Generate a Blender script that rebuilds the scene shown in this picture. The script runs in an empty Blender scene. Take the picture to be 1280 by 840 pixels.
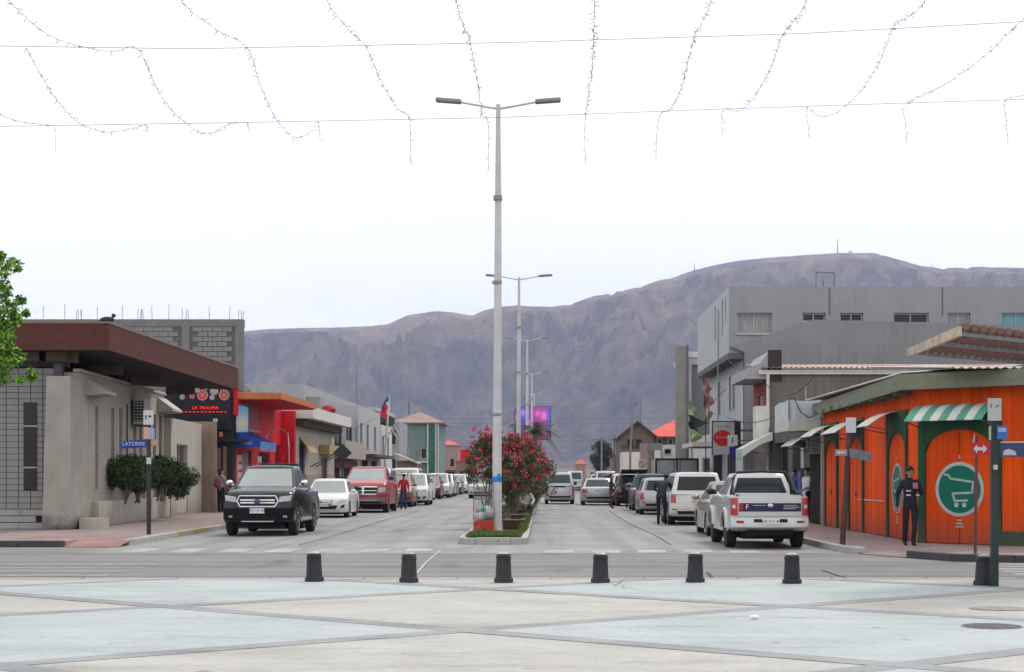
import bpy, bmesh, math, random
import numpy as np
from mathutils import Vector, Matrix, noise
random.seed(7); RNG = np.random.default_rng(7)
PI = math.pi; R = math.radians
scene = bpy.context.scene; COL = scene.collection
# ---------------------------------------------------------------- camera
F, CX, CY, EYE = 2100.0, 680.0, 594.0, 1.6        # focal length and vanishing point of the street, in photo pixels
cam_d = bpy.data.cameras.new('camera'); cam = bpy.data.objects.new('camera', cam_d); COL.objects.link(cam)
cam.location = (0, 0, EYE); cam.rotation_euler = (R(90), 0, 0)
cam_d.sensor_width = 36; cam_d.lens = F / 1280 * 36
cam_d.shift_x = -(CX - 640) / 1280; cam_d.shift_y = (CY - 420) / 1280
cam_d.clip_start = 0.2; cam_d.clip_end = 40000
scene.camera = cam
# ---------------------------------------------------------------- light
SUN_EL, SUN_AZ = 58, 38          # azimuth from +Y clockwise: high and ahead, so faces towards the camera are the shaded ones
world = bpy.data.worlds.new('World'); scene.world = world; world.use_nodes = True
wn, wl = world.node_tree.nodes, world.node_tree.links
wn.clear()
w_out = wn.new('ShaderNodeOutputWorld'); w_bg = wn.new('ShaderNodeBackground'); w_bg.inputs[1].default_value = 0.1
w_sky = wn.new('ShaderNodeTexSky'); w_sky.sky_type = 'NISHITA'; w_sky.sun_disc = False
w_sky.sun_elevation = R(SUN_EL); w_sky.sun_rotation = R(SUN_AZ); w_sky.air_density = 1.0; w_sky.dust_density = 2.0
w_tc = wn.new('ShaderNodeTexCoord'); w_mp = wn.new('ShaderNodeMapping'); w_mp.inputs['Scale'].default_value = (1.0, 1.0, 2.6)
w_no = wn.new('ShaderNodeTexNoise'); w_no.inputs['Scale'].default_value = 2.3; w_no.inputs['Detail'].default_value = 6; w_no.inputs['Roughness'].default_value = 0.55
w_rp = wn.new('ShaderNodeValToRGB')
w_rp.color_ramp.elements[0].position = 0.34; w_rp.color_ramp.elements[0].color = (0.78, 0.78, 0.78, 1)
w_rp.color_ramp.elements[1].position = 0.56; w_rp.color_ramp.elements[1].color = (1, 1, 1, 1)
w_mix = wn.new('ShaderNodeMix'); w_mix.data_type = 'RGBA'
w_mix.inputs[7].default_value = (12.3, 12.25, 12.2, 1)      # sheet of thin bright cloud over the sky
wl.new(w_tc.outputs['Generated'], w_mp.inputs[0]); wl.new(w_mp.outputs[0], w_no.inputs[0]); wl.new(w_no.outputs[0], w_rp.inputs[0])
wl.new(w_rp.outputs[0], w_mix.inputs[0]); wl.new(w_sky.outputs[0], w_mix.inputs[6]); wl.new(w_mix.outputs[2], w_bg.inputs[0]); wl.new(w_bg.outputs[0], w_out.inputs[0])
sun_d = bpy.data.lights.new('sun', 'SUN'); sun_d.energy = 1.5; sun_d.angle = R(11); sun_d.color = (1.0, 0.96, 0.9)
sun = bpy.data.objects.new('sun', sun_d); COL.objects.link(sun)
sd = Vector((math.sin(R(SUN_AZ)) * math.cos(R(SUN_EL)), math.cos(R(SUN_AZ)) * math.cos(R(SUN_EL)), math.sin(R(SUN_EL))))
sun.rotation_euler = sd.to_track_quat('Z', 'Y').to_euler(); sun.location = (0, -20, 60)
vs = scene.view_settings; vs.view_transform = 'Standard'; vs.look = 'None'; vs.exposure = 0.2; vs.gamma = 1.0
try: vs.use_curve_mapping = False
except Exception: pass
scene.cycles.use_denoising = True; scene.cycles.max_bounces = 8; scene.cycles.diffuse_bounces = 1; scene.cycles.transparent_max_bounces = 12
scene.cycles.volume_bounces = 1; scene.cycles.caustics_reflective = False; scene.cycles.caustics_refractive = False

# ---------------------------------------------------------------- photo pixel -> place
def ground(px, py, z=0.0):
    y = F * (EYE - z) / (py - CY); return (px - CX) * y / F, y
def XP(px, y): return (px - CX) * y / F
def ZP(py, y): return EYE + (CY - py) * y / F
def YX(px, x): return x * F / (px - CX)

# ---------------------------------------------------------------- materials
MATS = {}
def lin(c):
    return tuple((v / 12.92 if v <= 0.04045 else ((v + 0.055) / 1.055) ** 2.4) for v in c)
def mat(name, col, rough=0.7, var=0.14, scale=3.0, bump=0.0, bscale=40.0, spec=0.22, metal=0.0, coat=0.0, streak=0.0,
        col2=None, emit=0.0, ior=None, stretch=None, dirt=0.0, sub=0.0, grime=0.0, vary=0.0, place=False):
    """procedural surface: two-scale mottling, optional vertical streaks, dirt blotches and fine relief"""
    if name in MATS: return MATS[name]
    m = bpy.data.materials.new(name); m.use_nodes = True; MATS[name] = m
    n, l = m.node_tree.nodes, m.node_tree.links
    p = n['Principled BSDF']
    p.inputs['Roughness'].default_value = rough; p.inputs['Metallic'].default_value = metal
    p.inputs['Specular IOR Level'].default_value = spec; p.inputs['Coat Weight'].default_value = coat
    p.inputs['Coat Roughness'].default_value = 0.06
    if ior: p.inputs['IOR'].default_value = ior
    if sub: p.inputs['Subsurface Weight'].default_value = sub
    tc = n.new('ShaderNodeTexCoord'); src = n.new('ShaderNodeNewGeometry').outputs['Position'] if place else tc.outputs['Object']
    if stretch:
        mp = n.new('ShaderNodeMapping'); mp.inputs['Scale'].default_value = stretch; l.new(src, mp.inputs[0]); vec = mp.outputs[0]
    else: vec = src
    c2 = col2 or tuple(min(1, v * (1 + var * 0.8)) for v in col); c1 = col if col2 else tuple(v * (1 - var) for v in col)
    no = n.new('ShaderNodeTexNoise'); no.inputs['Scale'].default_value = scale; no.inputs['Detail'].default_value = 8; no.inputs['Roughness'].default_value = 0.6
    l.new(vec, no.inputs[0])
    mx = n.new('ShaderNodeMix'); mx.data_type = 'RGBA'; mx.inputs[6].default_value = (*c1, 1); mx.inputs[7].default_value = (*c2, 1)
    rp = n.new('ShaderNodeMapRange'); rp.inputs[1].default_value = 0.3; rp.inputs[2].default_value = 0.7
    l.new(no.outputs[0], rp.inputs[0]); l.new(rp.outputs[0], mx.inputs[0]); out = mx.outputs[2]
    def layer(out, factor, stretch_, sc, lo, hi, dcol):
        mp = n.new('ShaderNodeMapping'); mp.inputs['Scale'].default_value = stretch_; l.new(src, mp.inputs[0])
        nn = n.new('ShaderNodeTexNoise'); nn.inputs['Scale'].default_value = sc; nn.inputs['Detail'].default_value = 6; l.new(mp.outputs[0], nn.inputs[0])
        rr = n.new('ShaderNodeMapRange'); rr.inputs[1].default_value = lo; rr.inputs[2].default_value = hi; rr.inputs[4].default_value = factor
        l.new(nn.outputs[0], rr.inputs[0])
        m2 = n.new('ShaderNodeMix'); m2.data_type = 'RGBA'; m2.inputs[7].default_value = (*dcol, 1)
        l.new(rr.outputs[0], m2.inputs[0]); l.new(out, m2.inputs[6]); return m2.outputs[2]
    if streak: out = layer(out, streak, (3.0, 3.0, 0.25), 2.2, 0.5, 0.8, tuple(v * 0.45 for v in col))
    if dirt: out = layer(out, dirt, (1, 1, 1), 0.9, 0.48, 0.75, (0.09, 0.075, 0.06))
    if vary:                                              # boards painted at different times
        oi = n.new('ShaderNodeObjectInfo'); mr = n.new('ShaderNodeMapRange'); mr.inputs[3].default_value = 1-vary; mr.inputs[4].default_value = 1+vary*.6; l.new(oi.outputs['Random'], mr.inputs[0])
        hs = n.new('ShaderNodeHueSaturation'); l.new(mr.outputs[0], hs.inputs['Value']); l.new(out, hs.inputs['Color']); out = hs.outputs[0]
    if grime:                                             # splashed dirt along the foot of a wall
        sx = n.new('ShaderNodeSeparateXYZ'); l.new(tc.outputs['Object'], sx.inputs[0]); ma = n.new('ShaderNodeMath'); ma.operation = 'MULTIPLY_ADD'; ma.inputs[1].default_value = -1.1; l.new(no.outputs[0], ma.inputs[0]); l.new(sx.outputs[2], ma.inputs[2])
        gr = n.new('ShaderNodeMapRange'); gr.inputs[1].default_value = -0.55; gr.inputs[2].default_value = 0.12; gr.inputs[3].default_value = grime; gr.inputs[4].default_value = 0.0; l.new(ma.outputs[0], gr.inputs[0])
        m3 = n.new('ShaderNodeMix'); m3.data_type = 'RGBA'; m3.inputs[7].default_value = (0.10,0.075,0.06,1); l.new(gr.outputs[0], m3.inputs[0]); l.new(out, m3.inputs[6]); out = m3.outputs[2]
    l.new(out, p.inputs['Base Color'])
    if emit:
        l.new(out, p.inputs['Emission Color']); p.inputs['Emission Strength'].default_value = emit
    if bump:
        b = n.new('ShaderNodeBump'); b.inputs['Strength'].default_value = bump; b.inputs['Distance'].default_value = 0.02
        nb = n.new('ShaderNodeTexNoise'); nb.inputs['Scale'].default_value = bscale; nb.inputs['Detail'].default_value = 4
        l.new(vec, nb.inputs[0]); l.new(nb.outputs[0], b.inputs['Height']); l.new(b.outputs[0], p.inputs['Normal'])
    return m
def paint(name, col, rough=0.28, metal=0.0, coat=0.5, dirt=0.10):
    return mat('paint_' + name, col, rough, 0.06, 1.5, coat=coat, metal=metal, dirt=dirt, spec=0.3)

# ---------------------------------------------------------------- mesh collector
class MB:
    def __init__(s): s.v = []; s.f = []; s.mi = []
    def add(s, vs, fs, mi=0, M=None):
        o = len(s.v)
        s.v += [tuple(M @ Vector(p)) if M else tuple(p) for p in vs]
        s.f += [tuple(i + o for i in q) for q in fs]; s.mi += [mi] * len(fs); return s
    def box(s, x0, x1, y0, y1, z0, z1, mi=0, M=None):
        return s.add([(x0,y0,z0),(x1,y0,z0),(x1,y1,z0),(x0,y1,z0),(x0,y0,z1),(x1,y0,z1),(x1,y1,z1),(x0,y1,z1)],
                     [(0,3,2,1),(4,5,6,7),(0,1,5,4),(1,2,6,5),(2,3,7,6),(3,0,4,7)], mi, M)
    def quad(s, a, b, c, d, mi=0, M=None): return s.add([a,b,c,d], [(0,1,2,3)], mi, M)
    def prism(s, poly, z0, z1, mi=0, M=None):            # poly in xy, counter-clockwise
        n = len(poly)
        return s.add([(x,y,z0) for x,y in poly] + [(x,y,z1) for x,y in poly],
                     [tuple(range(n-1,-1,-1)), tuple(range(n,2*n))] + [(i,(i+1)%n,n+(i+1)%n,n+i) for i in range(n)], mi, M)
    def prism_xz(s, poly, y0, y1, mi=0, M=None):         # poly in xz, extruded along y
        n = len(poly)
        return s.add([(x,y0,z) for x,z in poly] + [(x,y1,z) for x,z in poly],
                     [tuple(range(n)), tuple(range(2*n-1,n-1,-1))] + [((i+1)%n,i,n+i,n+(i+1)%n) for i in range(n)], mi, M)
    def tube(s, pts, r, n=6, mi=0, M=None, cap=True):
        pts = [Vector(p) for p in pts]; rs = r if isinstance(r, (list, tuple)) else [r] * len(pts)
        vs, fs = [], []
        for i, p in enumerate(pts):
            t = (pts[min(i+1, len(pts)-1)] - pts[max(i-1, 0)])
            if t.length < 1e-9: t = Vector((0,0,1))
            t.normalize()
            a = t.cross(Vector((0,0,1)) if abs(t.z) < 0.9 else Vector((1,0,0))).normalized(); b = t.cross(a)
            for k in range(n):
                an = 2*PI*k/n; vs.append(tuple(p + (a*math.cos(an) + b*math.sin(an)) * rs[i]))
        for i in range(len(pts)-1):
            for k in range(n):
                k2 = (k+1) % n; fs.append((i*n+k, (i+1)*n+k, (i+1)*n+k2, i*n+k2))
        if cap: fs += [tuple(range(n)), tuple(range(len(pts)*n-1, (len(pts)-1)*n-1, -1))]
        return s.add(vs, fs, mi, M)
    def lathe(s, prof, n=16, mi=0, M=None, c=(0,0)):     # prof: (radius, z)
        vs, fs = [], []
        for r, z in prof:
            for k in range(n): vs.append((c[0]+r*math.cos(2*PI*k/n), c[1]+r*math.sin(2*PI*k/n), z))
        for i in range(len(prof)-1):
            for k in range(n):
                k2 = (k+1) % n; fs.append((i*n+k, i*n+k2, (i+1)*n+k2, (i+1)*n+k))
        fs += [tuple(range(n-1,-1,-1)), tuple(range((len(prof)-1)*n, len(prof)*n))]
        return s.add(vs, fs, mi, M)
    def blob(s, c, rx, ry, rz, n=10, m=6, mi=0, M=None, jit=0.0):
        vs, fs = [], []
        for i in range(m+1):
            th = PI*i/m
            for k in range(n):
                ph = 2*PI*k/n; j = 1 + random.uniform(-jit, jit)
                vs.append((c[0]+rx*j*math.sin(th)*math.cos(ph), c[1]+ry*j*math.sin(th)*math.sin(ph), c[2]+rz*j*math.cos(th)))
        for i in range(m):
            for k in range(n):
                k2 = (k+1) % n; fs.append((i*n+k, (i+1)*n+k, (i+1)*n+k2, i*n+k2))
        return s.add(vs, fs, mi, M)
    def mesh(s, name, mats, smooth=None):
        me = bpy.data.meshes.new(name); me.from_pydata(s.v, [], s.f)
        for m in (mats if isinstance(mats, (list, tuple)) else [mats]): me.materials.append(m)
        if any(s.mi): me.polygons.foreach_set('material_index', s.mi)
        if smooth is not None:
            me.polygons.foreach_set('use_smooth', [True] * len(me.polygons))
            try: me.set_sharp_from_angle(angle=R(smooth))
            except Exception: pass
        me.update(); return me
    def build(s, name, mats, parent=None, smooth=None, loc=None, rz=0.0, bevel=0.0):
        return link(name, s.mesh(name, mats, smooth), parent, loc, rz, bevel)
def link(name, me, parent=None, loc=None, rz=0.0, bevel=0.0):
    o = bpy.data.objects.new(name, me); COL.objects.link(o)
    if parent: o.parent = parent
    if loc: o.location = loc
    if rz: o.rotation_euler[2] = rz
    if bevel:
        b = o.modifiers.new('bevel', 'BEVEL'); b.width = bevel; b.segments = 2; b.limit_method = 'ANGLE'; b.angle_limit = R(40)
    return o
def tag(o, label=None, cat=None, group=None, kind=None):
    if label: o['label'] = label
    if cat: o['category'] = cat
    if group: o['group'] = group
    if kind: o['kind'] = kind
    return o
def thing(name, label, cat, loc=(0,0,0), rz=0.0, group=None):
    o = bpy.data.objects.new(name, None); COL.objects.link(o); o.location = loc; o.rotation_euler[2] = rz; o.empty_display_size = 0.2
    return tag(o, label, cat, group)
def structure(name, mb, mats, **k): return tag(mb.build(name, mats, **k), kind='structure')
def text(s, size, parent, loc, rot, m, name='lettering', ext=0.004, align='CENTER', sx=1.0):
    cu = bpy.data.curves.new(name, 'FONT'); cu.body = s; cu.size = size; cu.extrude = ext; cu.align_x = align; cu.align_y = 'CENTER'; cu.resolution_u = 3
    t = bpy.data.objects.new(name, cu); COL.objects.link(t); bpy.context.view_layer.update()
    me = bpy.data.meshes.new_from_object(t.evaluated_get(bpy.context.evaluated_depsgraph_get()))
    bpy.data.objects.remove(t); me.materials.clear(); me.materials.append(m)
    o = bpy.data.objects.new(name, me); COL.objects.link(o); o.parent = parent; o.location = loc; o.rotation_euler = rot; o.scale = (sx, 1, 1)
    return o
def quads_mesh(name, V, mats, mi=None, k=4):              # V: (n,k,3) float array, one face per row
    n = len(V); me = bpy.data.meshes.new(name)
    me.vertices.add(n*k); me.vertices.foreach_set('co', np.ascontiguousarray(V, dtype=np.float32).ravel())
    me.loops.add(n*k); me.loops.foreach_set('vertex_index', np.arange(n*k, dtype=np.int32))
    me.polygons.add(n); me.polygons.foreach_set('loop_start', np.arange(0, n*k, k, dtype=np.int32)); me.polygons.foreach_set('loop_total', np.full(n, k, dtype=np.int32))
    for m in (mats if isinstance(mats, (list, tuple)) else [mats]): me.materials.append(m)
    if mi is not None: me.polygons.foreach_set('material_index', np.asarray(mi, dtype=np.int32))
    me.update(calc_edges=True); return me
def leaf_quads(C, length, width, up=0.3):
    """a folded-free leaf quad (diamond) at each centre, random direction"""
    n = len(C); d = RNG.normal(size=(n,3)); d[:,2] = d[:,2]*0.7 + up; d /= np.linalg.norm(d, axis=1)[:,None]
    t = RNG.normal(size=(n,3)); t -= (t*d).sum(1)[:,None]*d; t /= np.linalg.norm(t, axis=1)[:,None]
    L = (length*RNG.uniform(0.6,1.25,n))[:,None]; W = (width*RNG.uniform(0.7,1.2,n))[:,None]
    nn = np.cross(d, t)
    return np.stack([C - d*L*0.5, C + t*W*0.5 + nn*W*0.12, C + d*L*0.5, C - t*W*0.5 + nn*W*0.12], 1)
def copy_tree(o, parent=None):
    c = o.copy(); COL.objects.link(c)
    if parent: c.parent = parent
    for ch in list(o.children): copy_tree(ch, c)
    return c
# ================================================================ setting
ZS = 0.13                                                 # pavement height
def node_mat(name):
    m = bpy.data.materials.new(name); m.use_nodes = True; MATS[name] = m
    n, l = m.node_tree.nodes, m.node_tree.links
    return m, n, l, n['Principled BSDF']
def ramp(n, l, src, stops):
    r = n.new('ShaderNodeValToRGB'); e = r.color_ramp.elements
    while len(e) < len(stops): e.new(0.5)
    for k, (p, c) in enumerate(stops): e[k].position = p; e[k].color = (*c, 1)
    l.new(src, r.inputs[0]); return r.outputs[0]
def tnoise(n, l, vec, sc, det=8, ro=0.6, stretch=None):
    if stretch:
        mp = n.new('ShaderNodeMapping'); mp.inputs['Scale'].default_value = stretch; l.new(vec, mp.inputs[0]); vec = mp.outputs[0]
    t = n.new('ShaderNodeTexNoise'); t.inputs['Scale'].default_value = sc; t.inputs['Detail'].default_value = det; t.inputs['Roughness'].default_value = ro
    l.new(vec, t.inputs[0]); return t.outputs[0]
def mixc(n, l, f, a, b, mode='MIX'):
    x = n.new('ShaderNodeMix'); x.data_type = 'RGBA'; x.blend_type = mode
    for s, v in ((0, f), (6, a), (7, b)):
        if isinstance(v, (int, float)): x.inputs[s].default_value = v
        elif isinstance(v, tuple): x.inputs[s].default_value = (*v, 1)
        else: l.new(v, x.inputs[s])
    return x.outputs[2]
def bumpn(n, l, p, h, st=0.3, d=0.02):
    b = n.new('ShaderNodeBump'); b.inputs['Strength'].default_value = st; b.inputs['Distance'].default_value = d; l.new(h, b.inputs['Height']); l.new(b.outputs[0], p.inputs['Normal'])
def road_material(name, lo, hi, wear, wear_dir):
    m, n, l, p = node_mat(name); tc = n.new('ShaderNodeTexCoord').outputs['Object']
    a = ramp(n, l, tnoise(n, l, tc, 0.35, 8, 0.65), [(0.3, lo), (0.7, hi)])
    tr = ramp(n, l, tnoise(n, l, tc, 1.0, 5, 0.6, wear_dir), [(0.42, (1,1,1)), (0.62, wear)])
    c = mixc(n, l, 1.0, a, tr, 'MULTIPLY')
    sp = ramp(n, l, tnoise(n, l, tc, 60, 2, 0.5), [(0.35, (0.78,0.78,0.78)), (0.7, (1.1,1.1,1.1))])
    c = mixc(n, l, 1.0, c, sp, 'MULTIPLY')
    oil = ramp(n, l, tnoise(n, l, tc, 0.55, 4, 0.5, (1.6, 0.5, 1)), [(0.6, (1,1,1)), (0.74, (0.62,0.60,0.58))])
    c = mixc(n, l, 1.0, c, oil, 'MULTIPLY')
    l.new(c, p.inputs['Base Color']); p.inputs['Roughness'].default_value = 0.82; p.inputs['Specular IOR Level'].default_value = 0.35
    bumpn(n, l, p, tnoise(n, l, tc, 90, 3, 0.6), 0.35, 0.01); return m
M_ROAD = road_material('worn_pale_asphalt', (0.24,0.234,0.23), (0.34,0.333,0.325), (0.80,0.79,0.78), (1.3, 0.035, 1))
M_CROSS = road_material('grey_asphalt', (0.18,0.175,0.173), (0.255,0.25,0.246), (0.78,0.77,0.77), (0.03, 1.6, 1))
def concrete_material(name, c1, c2, stain, bs=25, dark=0.55):
    m, n, l, p = node_mat(name); tc = n.new('ShaderNodeTexCoord').outputs['Object']
    a = ramp(n, l, tnoise(n, l, tc, 0.8, 10, 0.65), [(0.28, c1), (0.72, c2)])
    st = ramp(n, l, tnoise(n, l, tc, 0.5, 7, 0.7, (0.6, 1.8, 1)), [(0.5, (1,1,1)), (0.7, stain)])
    c = mixc(n, l, 1.0, a, st, 'MULTIPLY')
    c = mixc(n, l, 1.0, c, ramp(n, l, tnoise(n, l, tc, 14, 6, 0.7), [(0.3, (0.88,)*3), (0.65, (1.06,)*3)]), 'MULTIPLY')
    c = mixc(n, l, 1.0, c, ramp(n, l, tnoise(n, l, tc, 3.1, 3, 0.5), [(0.70, (1,1,1)), (0.76, (dark,)*3)]), 'MULTIPLY')
    c = mixc(n, l, 1.0, c, ramp(n, l, tnoise(n, l, tc, 19, 2, 0.5), [(0.69, (1,1,1)), (0.73, (0.62,0.61,0.6))]), 'MULTIPLY')
    c = mixc(n, l, 1.0, c, ramp(n, l, tnoise(n, l, tc, 1.3, 9, 0.75, (0.25, 2.2, 1)), [(0.55, (1,1,1)), (0.66, (0.84,0.83,0.82))]), 'MULTIPLY')
    l.new(c, p.inputs['Base Color']); p.inputs['Roughness'].default_value = 0.78; p.inputs['Specular IOR Level'].default_value = 0.35
    bumpn(n, l, p, tnoise(n, l, tc, bs, 5, 0.65), 0.4, 0.012); return m
M_PLAZA = concrete_material('beige_plaza_concrete', (0.35,0.342,0.32), (0.46,0.448,0.42), (0.74,0.73,0.70))
M_BLUE = concrete_material('pale_blue_plaza_panel', (0.335,0.375,0.38), (0.425,0.465,0.47), (0.80,0.81,0.82))
M_BAND = concrete_material('grey_plaza_band', (0.225,0.23,0.235), (0.33,0.335,0.335), (0.72,0.72,0.74))
M_KERB = concrete_material('kerb_concrete', (0.30,0.30,0.295), (0.47,0.465,0.455), (0.45,0.43,0.42), 30)
M_KERBD = concrete_material('dark_kerb_concrete', (0.035,0.036,0.042), (0.075,0.075,0.08), (0.7,0.7,0.7), 30)
M_SOIL = mat('planter_soil', (0.09,0.065,0.045), 0.95, 0.4, 6, 0.8, 30)
def paver_material(name, c1, c2, cm, sc=2.5):
    m, n, l, p = node_mat(name); tc = n.new('ShaderNodeTexCoord').outputs['Object']
    b = n.new('ShaderNodeTexBrick'); b.inputs['Scale'].default_value = sc; b.inputs['Color1'].default_value = (*c1,1); b.inputs['Color2'].default_value = (*c2,1); b.inputs['Mortar'].default_value = (*cm,1)
    b.inputs['Mortar Size'].default_value = 0.02; b.inputs['Row Height'].default_value = 0.5; b.inputs['Brick Width'].default_value = 1.0; l.new(tc, b.inputs[0])
    c = mixc(n, l, 1.0, b.outputs[0], ramp(n, l, tnoise(n, l, tc, 0.7, 8, 0.7), [(0.3, (0.72,0.72,0.72)), (0.7, (1.12,1.1,1.08))]), 'MULTIPLY')
    l.new(c, p.inputs['Base Color']); p.inputs['Roughness'].default_value = 0.85; p.inputs['Specular IOR Level'].default_value = 0.3
    bumpn(n, l, p, tnoise(n, l, tc, 40, 4, 0.6), 0.3, 0.01); return m
M_PAVE = paver_material('grey_pink_pavers', (0.27,0.21,0.20), (0.32,0.25,0.235), (0.17,0.14,0.13))
M_PAVER = paver_material('red_pavers', (0.27,0.155,0.145), (0.32,0.19,0.175), (0.16,0.11,0.10))
M_GROUND = mat('desert_ground', (0.23,0.19,0.155), 0.95, 0.25, 0.02, 0.3, 3)

g = MB(); g.quad((-5600,-250,-0.35),(5600,-250,-0.35),(5600,6740,-0.35),(-5600,6740,-0.35)); structure('ground', g, M_GROUND)
g = MB(); g.quad((-160,25.0,0),(160,25.0,0),(160,41,0),(-160,41,0)); structure('cross_street', g, M_CROSS)
g = MB(); g.quad((-9.6,34.2,0.004),(6.2,34.2,0.004),(6.2,430,0.004),(-9.6,430,0.004)); structure('avenue', g, M_ROAD)
# zebra crossing, worn
M_ZEB = concrete_material('worn_white_road_paint', (0.29,0.285,0.28), (0.44,0.435,0.43), (0.60,0.59,0.58))
k = 0
for px in (176, 236, 296, 354, 412, 468, 522):
    x, y = ground(px, 688); m = MB(); w = 0.28
    m.quad((x-w,34.9+random.uniform(-.1,.1),0.0075),(x+w,34.9,0.0075),(x+w+.02,36.55,0.0075),(x-w+.02,36.5+random.uniform(-.1,.1),0.0075))
    structure('crosswalk_stripe', m, M_ZEB)
for px in (698, 757, 815, 873, 930):
    x, y = ground(px, 690); m = MB(); w = 0.3
    m.quad((x-w,34.5,0.0075),(x+w,34.5+random.uniform(-.1,.1),0.0075),(x+w+.03,35.9,0.0075),(x-w+.03,35.85,0.0075))
    structure('crosswalk_stripe', m, M_ZEB)
for j in range(6):                                        # bars across the side street, far right and left
    m = MB(); yy = 26.2 + j*0.75; m.quad((7.6,yy,0.004),(10.2,yy,0.004),(10.2,yy+.36,0.004),(7.6,yy+.36,0.004)); structure('crosswalk_stripe', m, M_ZEB)
for j in range(4):
    m = MB(); yy = 26.6 + j*1.1; m.quad((-9.6,yy,0.004),(-6.9,yy,0.004),(-6.9,yy+.4,0.004),(-9.6,yy+.4,0.004)); structure('crosswalk_stripe', m, mat('faint_road_paint', (0.25,0.246,0.243), 0.85, 0.25, 2))
def road_line(pts, w, col, name, z=0.0085):
    m = MB(); P = [Vector((x, y, z)) for x, y in pts]
    for a, b in zip(P, P[1:]):
        d = (b-a).normalized(); s = Vector((-d.y, d.x, 0))*w/2; m.quad(a-s, b-s, b+s, a+s)
    return structure(name, m, col)
M_JOINT = mat('asphalt_joint', (0.07,0.068,0.066), 0.9, 0.3, 5); M_CHALK = mat('chalky_seam', (0.38,0.37,0.36), 0.9, 0.2, 4)
road_line([ground(p, q) for p, q in ((521,717),(533,703),(546,692),(551,688))], 0.05, M_CHALK, 'road_seam')
road_line([ground(p, q) for p, q in ((350,669),(395,658),(452,648))], 0.06, M_CHALK, 'road_seam')
road_line([ground(p, q) for p, q in ((884,716),(890,722),(893,725))], 0.05, M_JOINT, 'road_crack')
road_line([ground(p, q) for p, q in ((1027,713),(1045,719),(1066,725))], 0.04, M_JOINT, 'road_crack')
road_line([(-9.4,53),(-7,52.6),(-4.4,53.1),(-2.1,52.8)], 0.04, M_JOINT, 'road_crack')
road_line([(-.3,49),(2,49.3),(4,48.7),(6,49)], 0.04, M_JOINT, 'road_crack')
road_line([(-.3,62),(3,61.6),(6,62.1)], 0.05, M_JOINT, 'road_crack')
road_line([(2.9,38.5),(2.95,44),(2.8,56),(2.9,75)], 0.045, M_JOINT, 'road_crack')
road_line([(-5.6,38.5),(-5.5,44),(-5.65,56),(-5.6,75)], 0.045, M_JOINT, 'road_crack')
road_line([(-30,29.2),(-8,29.5),(-1,29.35),(7,29.6),(30,29.4)], 0.05, M_JOINT, 'road_crack', 0.004)

# ---- plaza with the inlaid diamonds
PLZ = 0.035; YE = 25.62
m = MB(); m.box(-45, 45, -20, YE, -0.3, PLZ); plaza = structure('plaza', m, M_PLAZA)
def clip(poly, y):
    out = []
    for i in range(len(poly)):
        a, b = poly[i], poly[(i+1) % len(poly)]
        if a[1] <= y: out.append(a)
        if (a[1] <= y) != (b[1] <= y):
            t = (y - a[1]) / (b[1] - a[1]); out.append((a[0] + t*(b[0]-a[0]), y))
    return out
def lat(a, b): u = (a+b)/2; v = (a-b)/2; return (-0.8 + 3.72*u, 20 + 3.1*v)
WB = 0.068
for i in range(-7, 8):
    for j in range(-7, 8):
        if (i + j) % 2 == 0: continue
        a0, a1, b0, b1 = 2*i-1+WB, 2*i+1-WB, 2*j-1+WB, 2*j+1-WB
        poly = [lat(a0,b0), lat(a0,b1), lat(a1,b1), lat(a1,b0)]
        cx = sum(p[0] for p in poly)/4; cy = sum(p[1] for p in poly)/4
        if abs(cx) > 16 or cy < -4 or cy > 28: continue
        poly = clip(poly, YE - 0.45)
        if len(poly) < 3: continue
        area = sum(poly[k][0]*poly[(k+1) % len(poly)][1] - poly[(k+1) % len(poly)][0]*poly[k][1] for k in range(len(poly)))
        if area < 0: poly = poly[::-1]
        mb = MB(); mb.prism(poly, PLZ - 0.02, PLZ + 0.004); mb.build('paving_panel', M_BLUE, plaza)
for k in range(-9, 10, 2):
    for d in (0, 1):
        c = [lat(k-WB, -14), lat(k-WB, 14), lat(k+WB, 14), lat(k+WB, -14)] if d == 0 else [lat(-14, k-WB), lat(14, k-WB), lat(14, k+WB), lat(-14, k+WB)]
        c = clip(c, YE - 0.45)
        if len(c) < 3: continue
        area = sum(c[q][0]*c[(q+1) % len(c)][1] - c[(q+1) % len(c)][0]*c[q][1] for q in range(len(c)))
        if area < 0: c = c[::-1]
        mb = MB(); mb.prism(c, PLZ - 0.02, PLZ + (0.006 if d else 0.0085)); mb.build('paving_band', M_BAND, plaza)
mb = MB(); mb.box(-45, 45, YE - 0.36, YE - 0.30, PLZ - 0.02, PLZ + 0.003); mb.build('edge_joint', mat('dark_joint', (0.10,0.095,0.09), 0.9, 0.4, 2), plaza)
for q in range(-11, 11):                                  # saw-cut joints of the plaza slab
    mb = MB(); mb.box(q*1.42 + .1, q*1.42 + .112, YE - 0.30, YE, PLZ - 0.02, PLZ + 0.003); mb.build('edge_joint', MATS['dark_joint'], plaza)
M_CRK = mat('hairline_crack', (0.16,0.155,0.15), 0.9, 0.3, 5)
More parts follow.
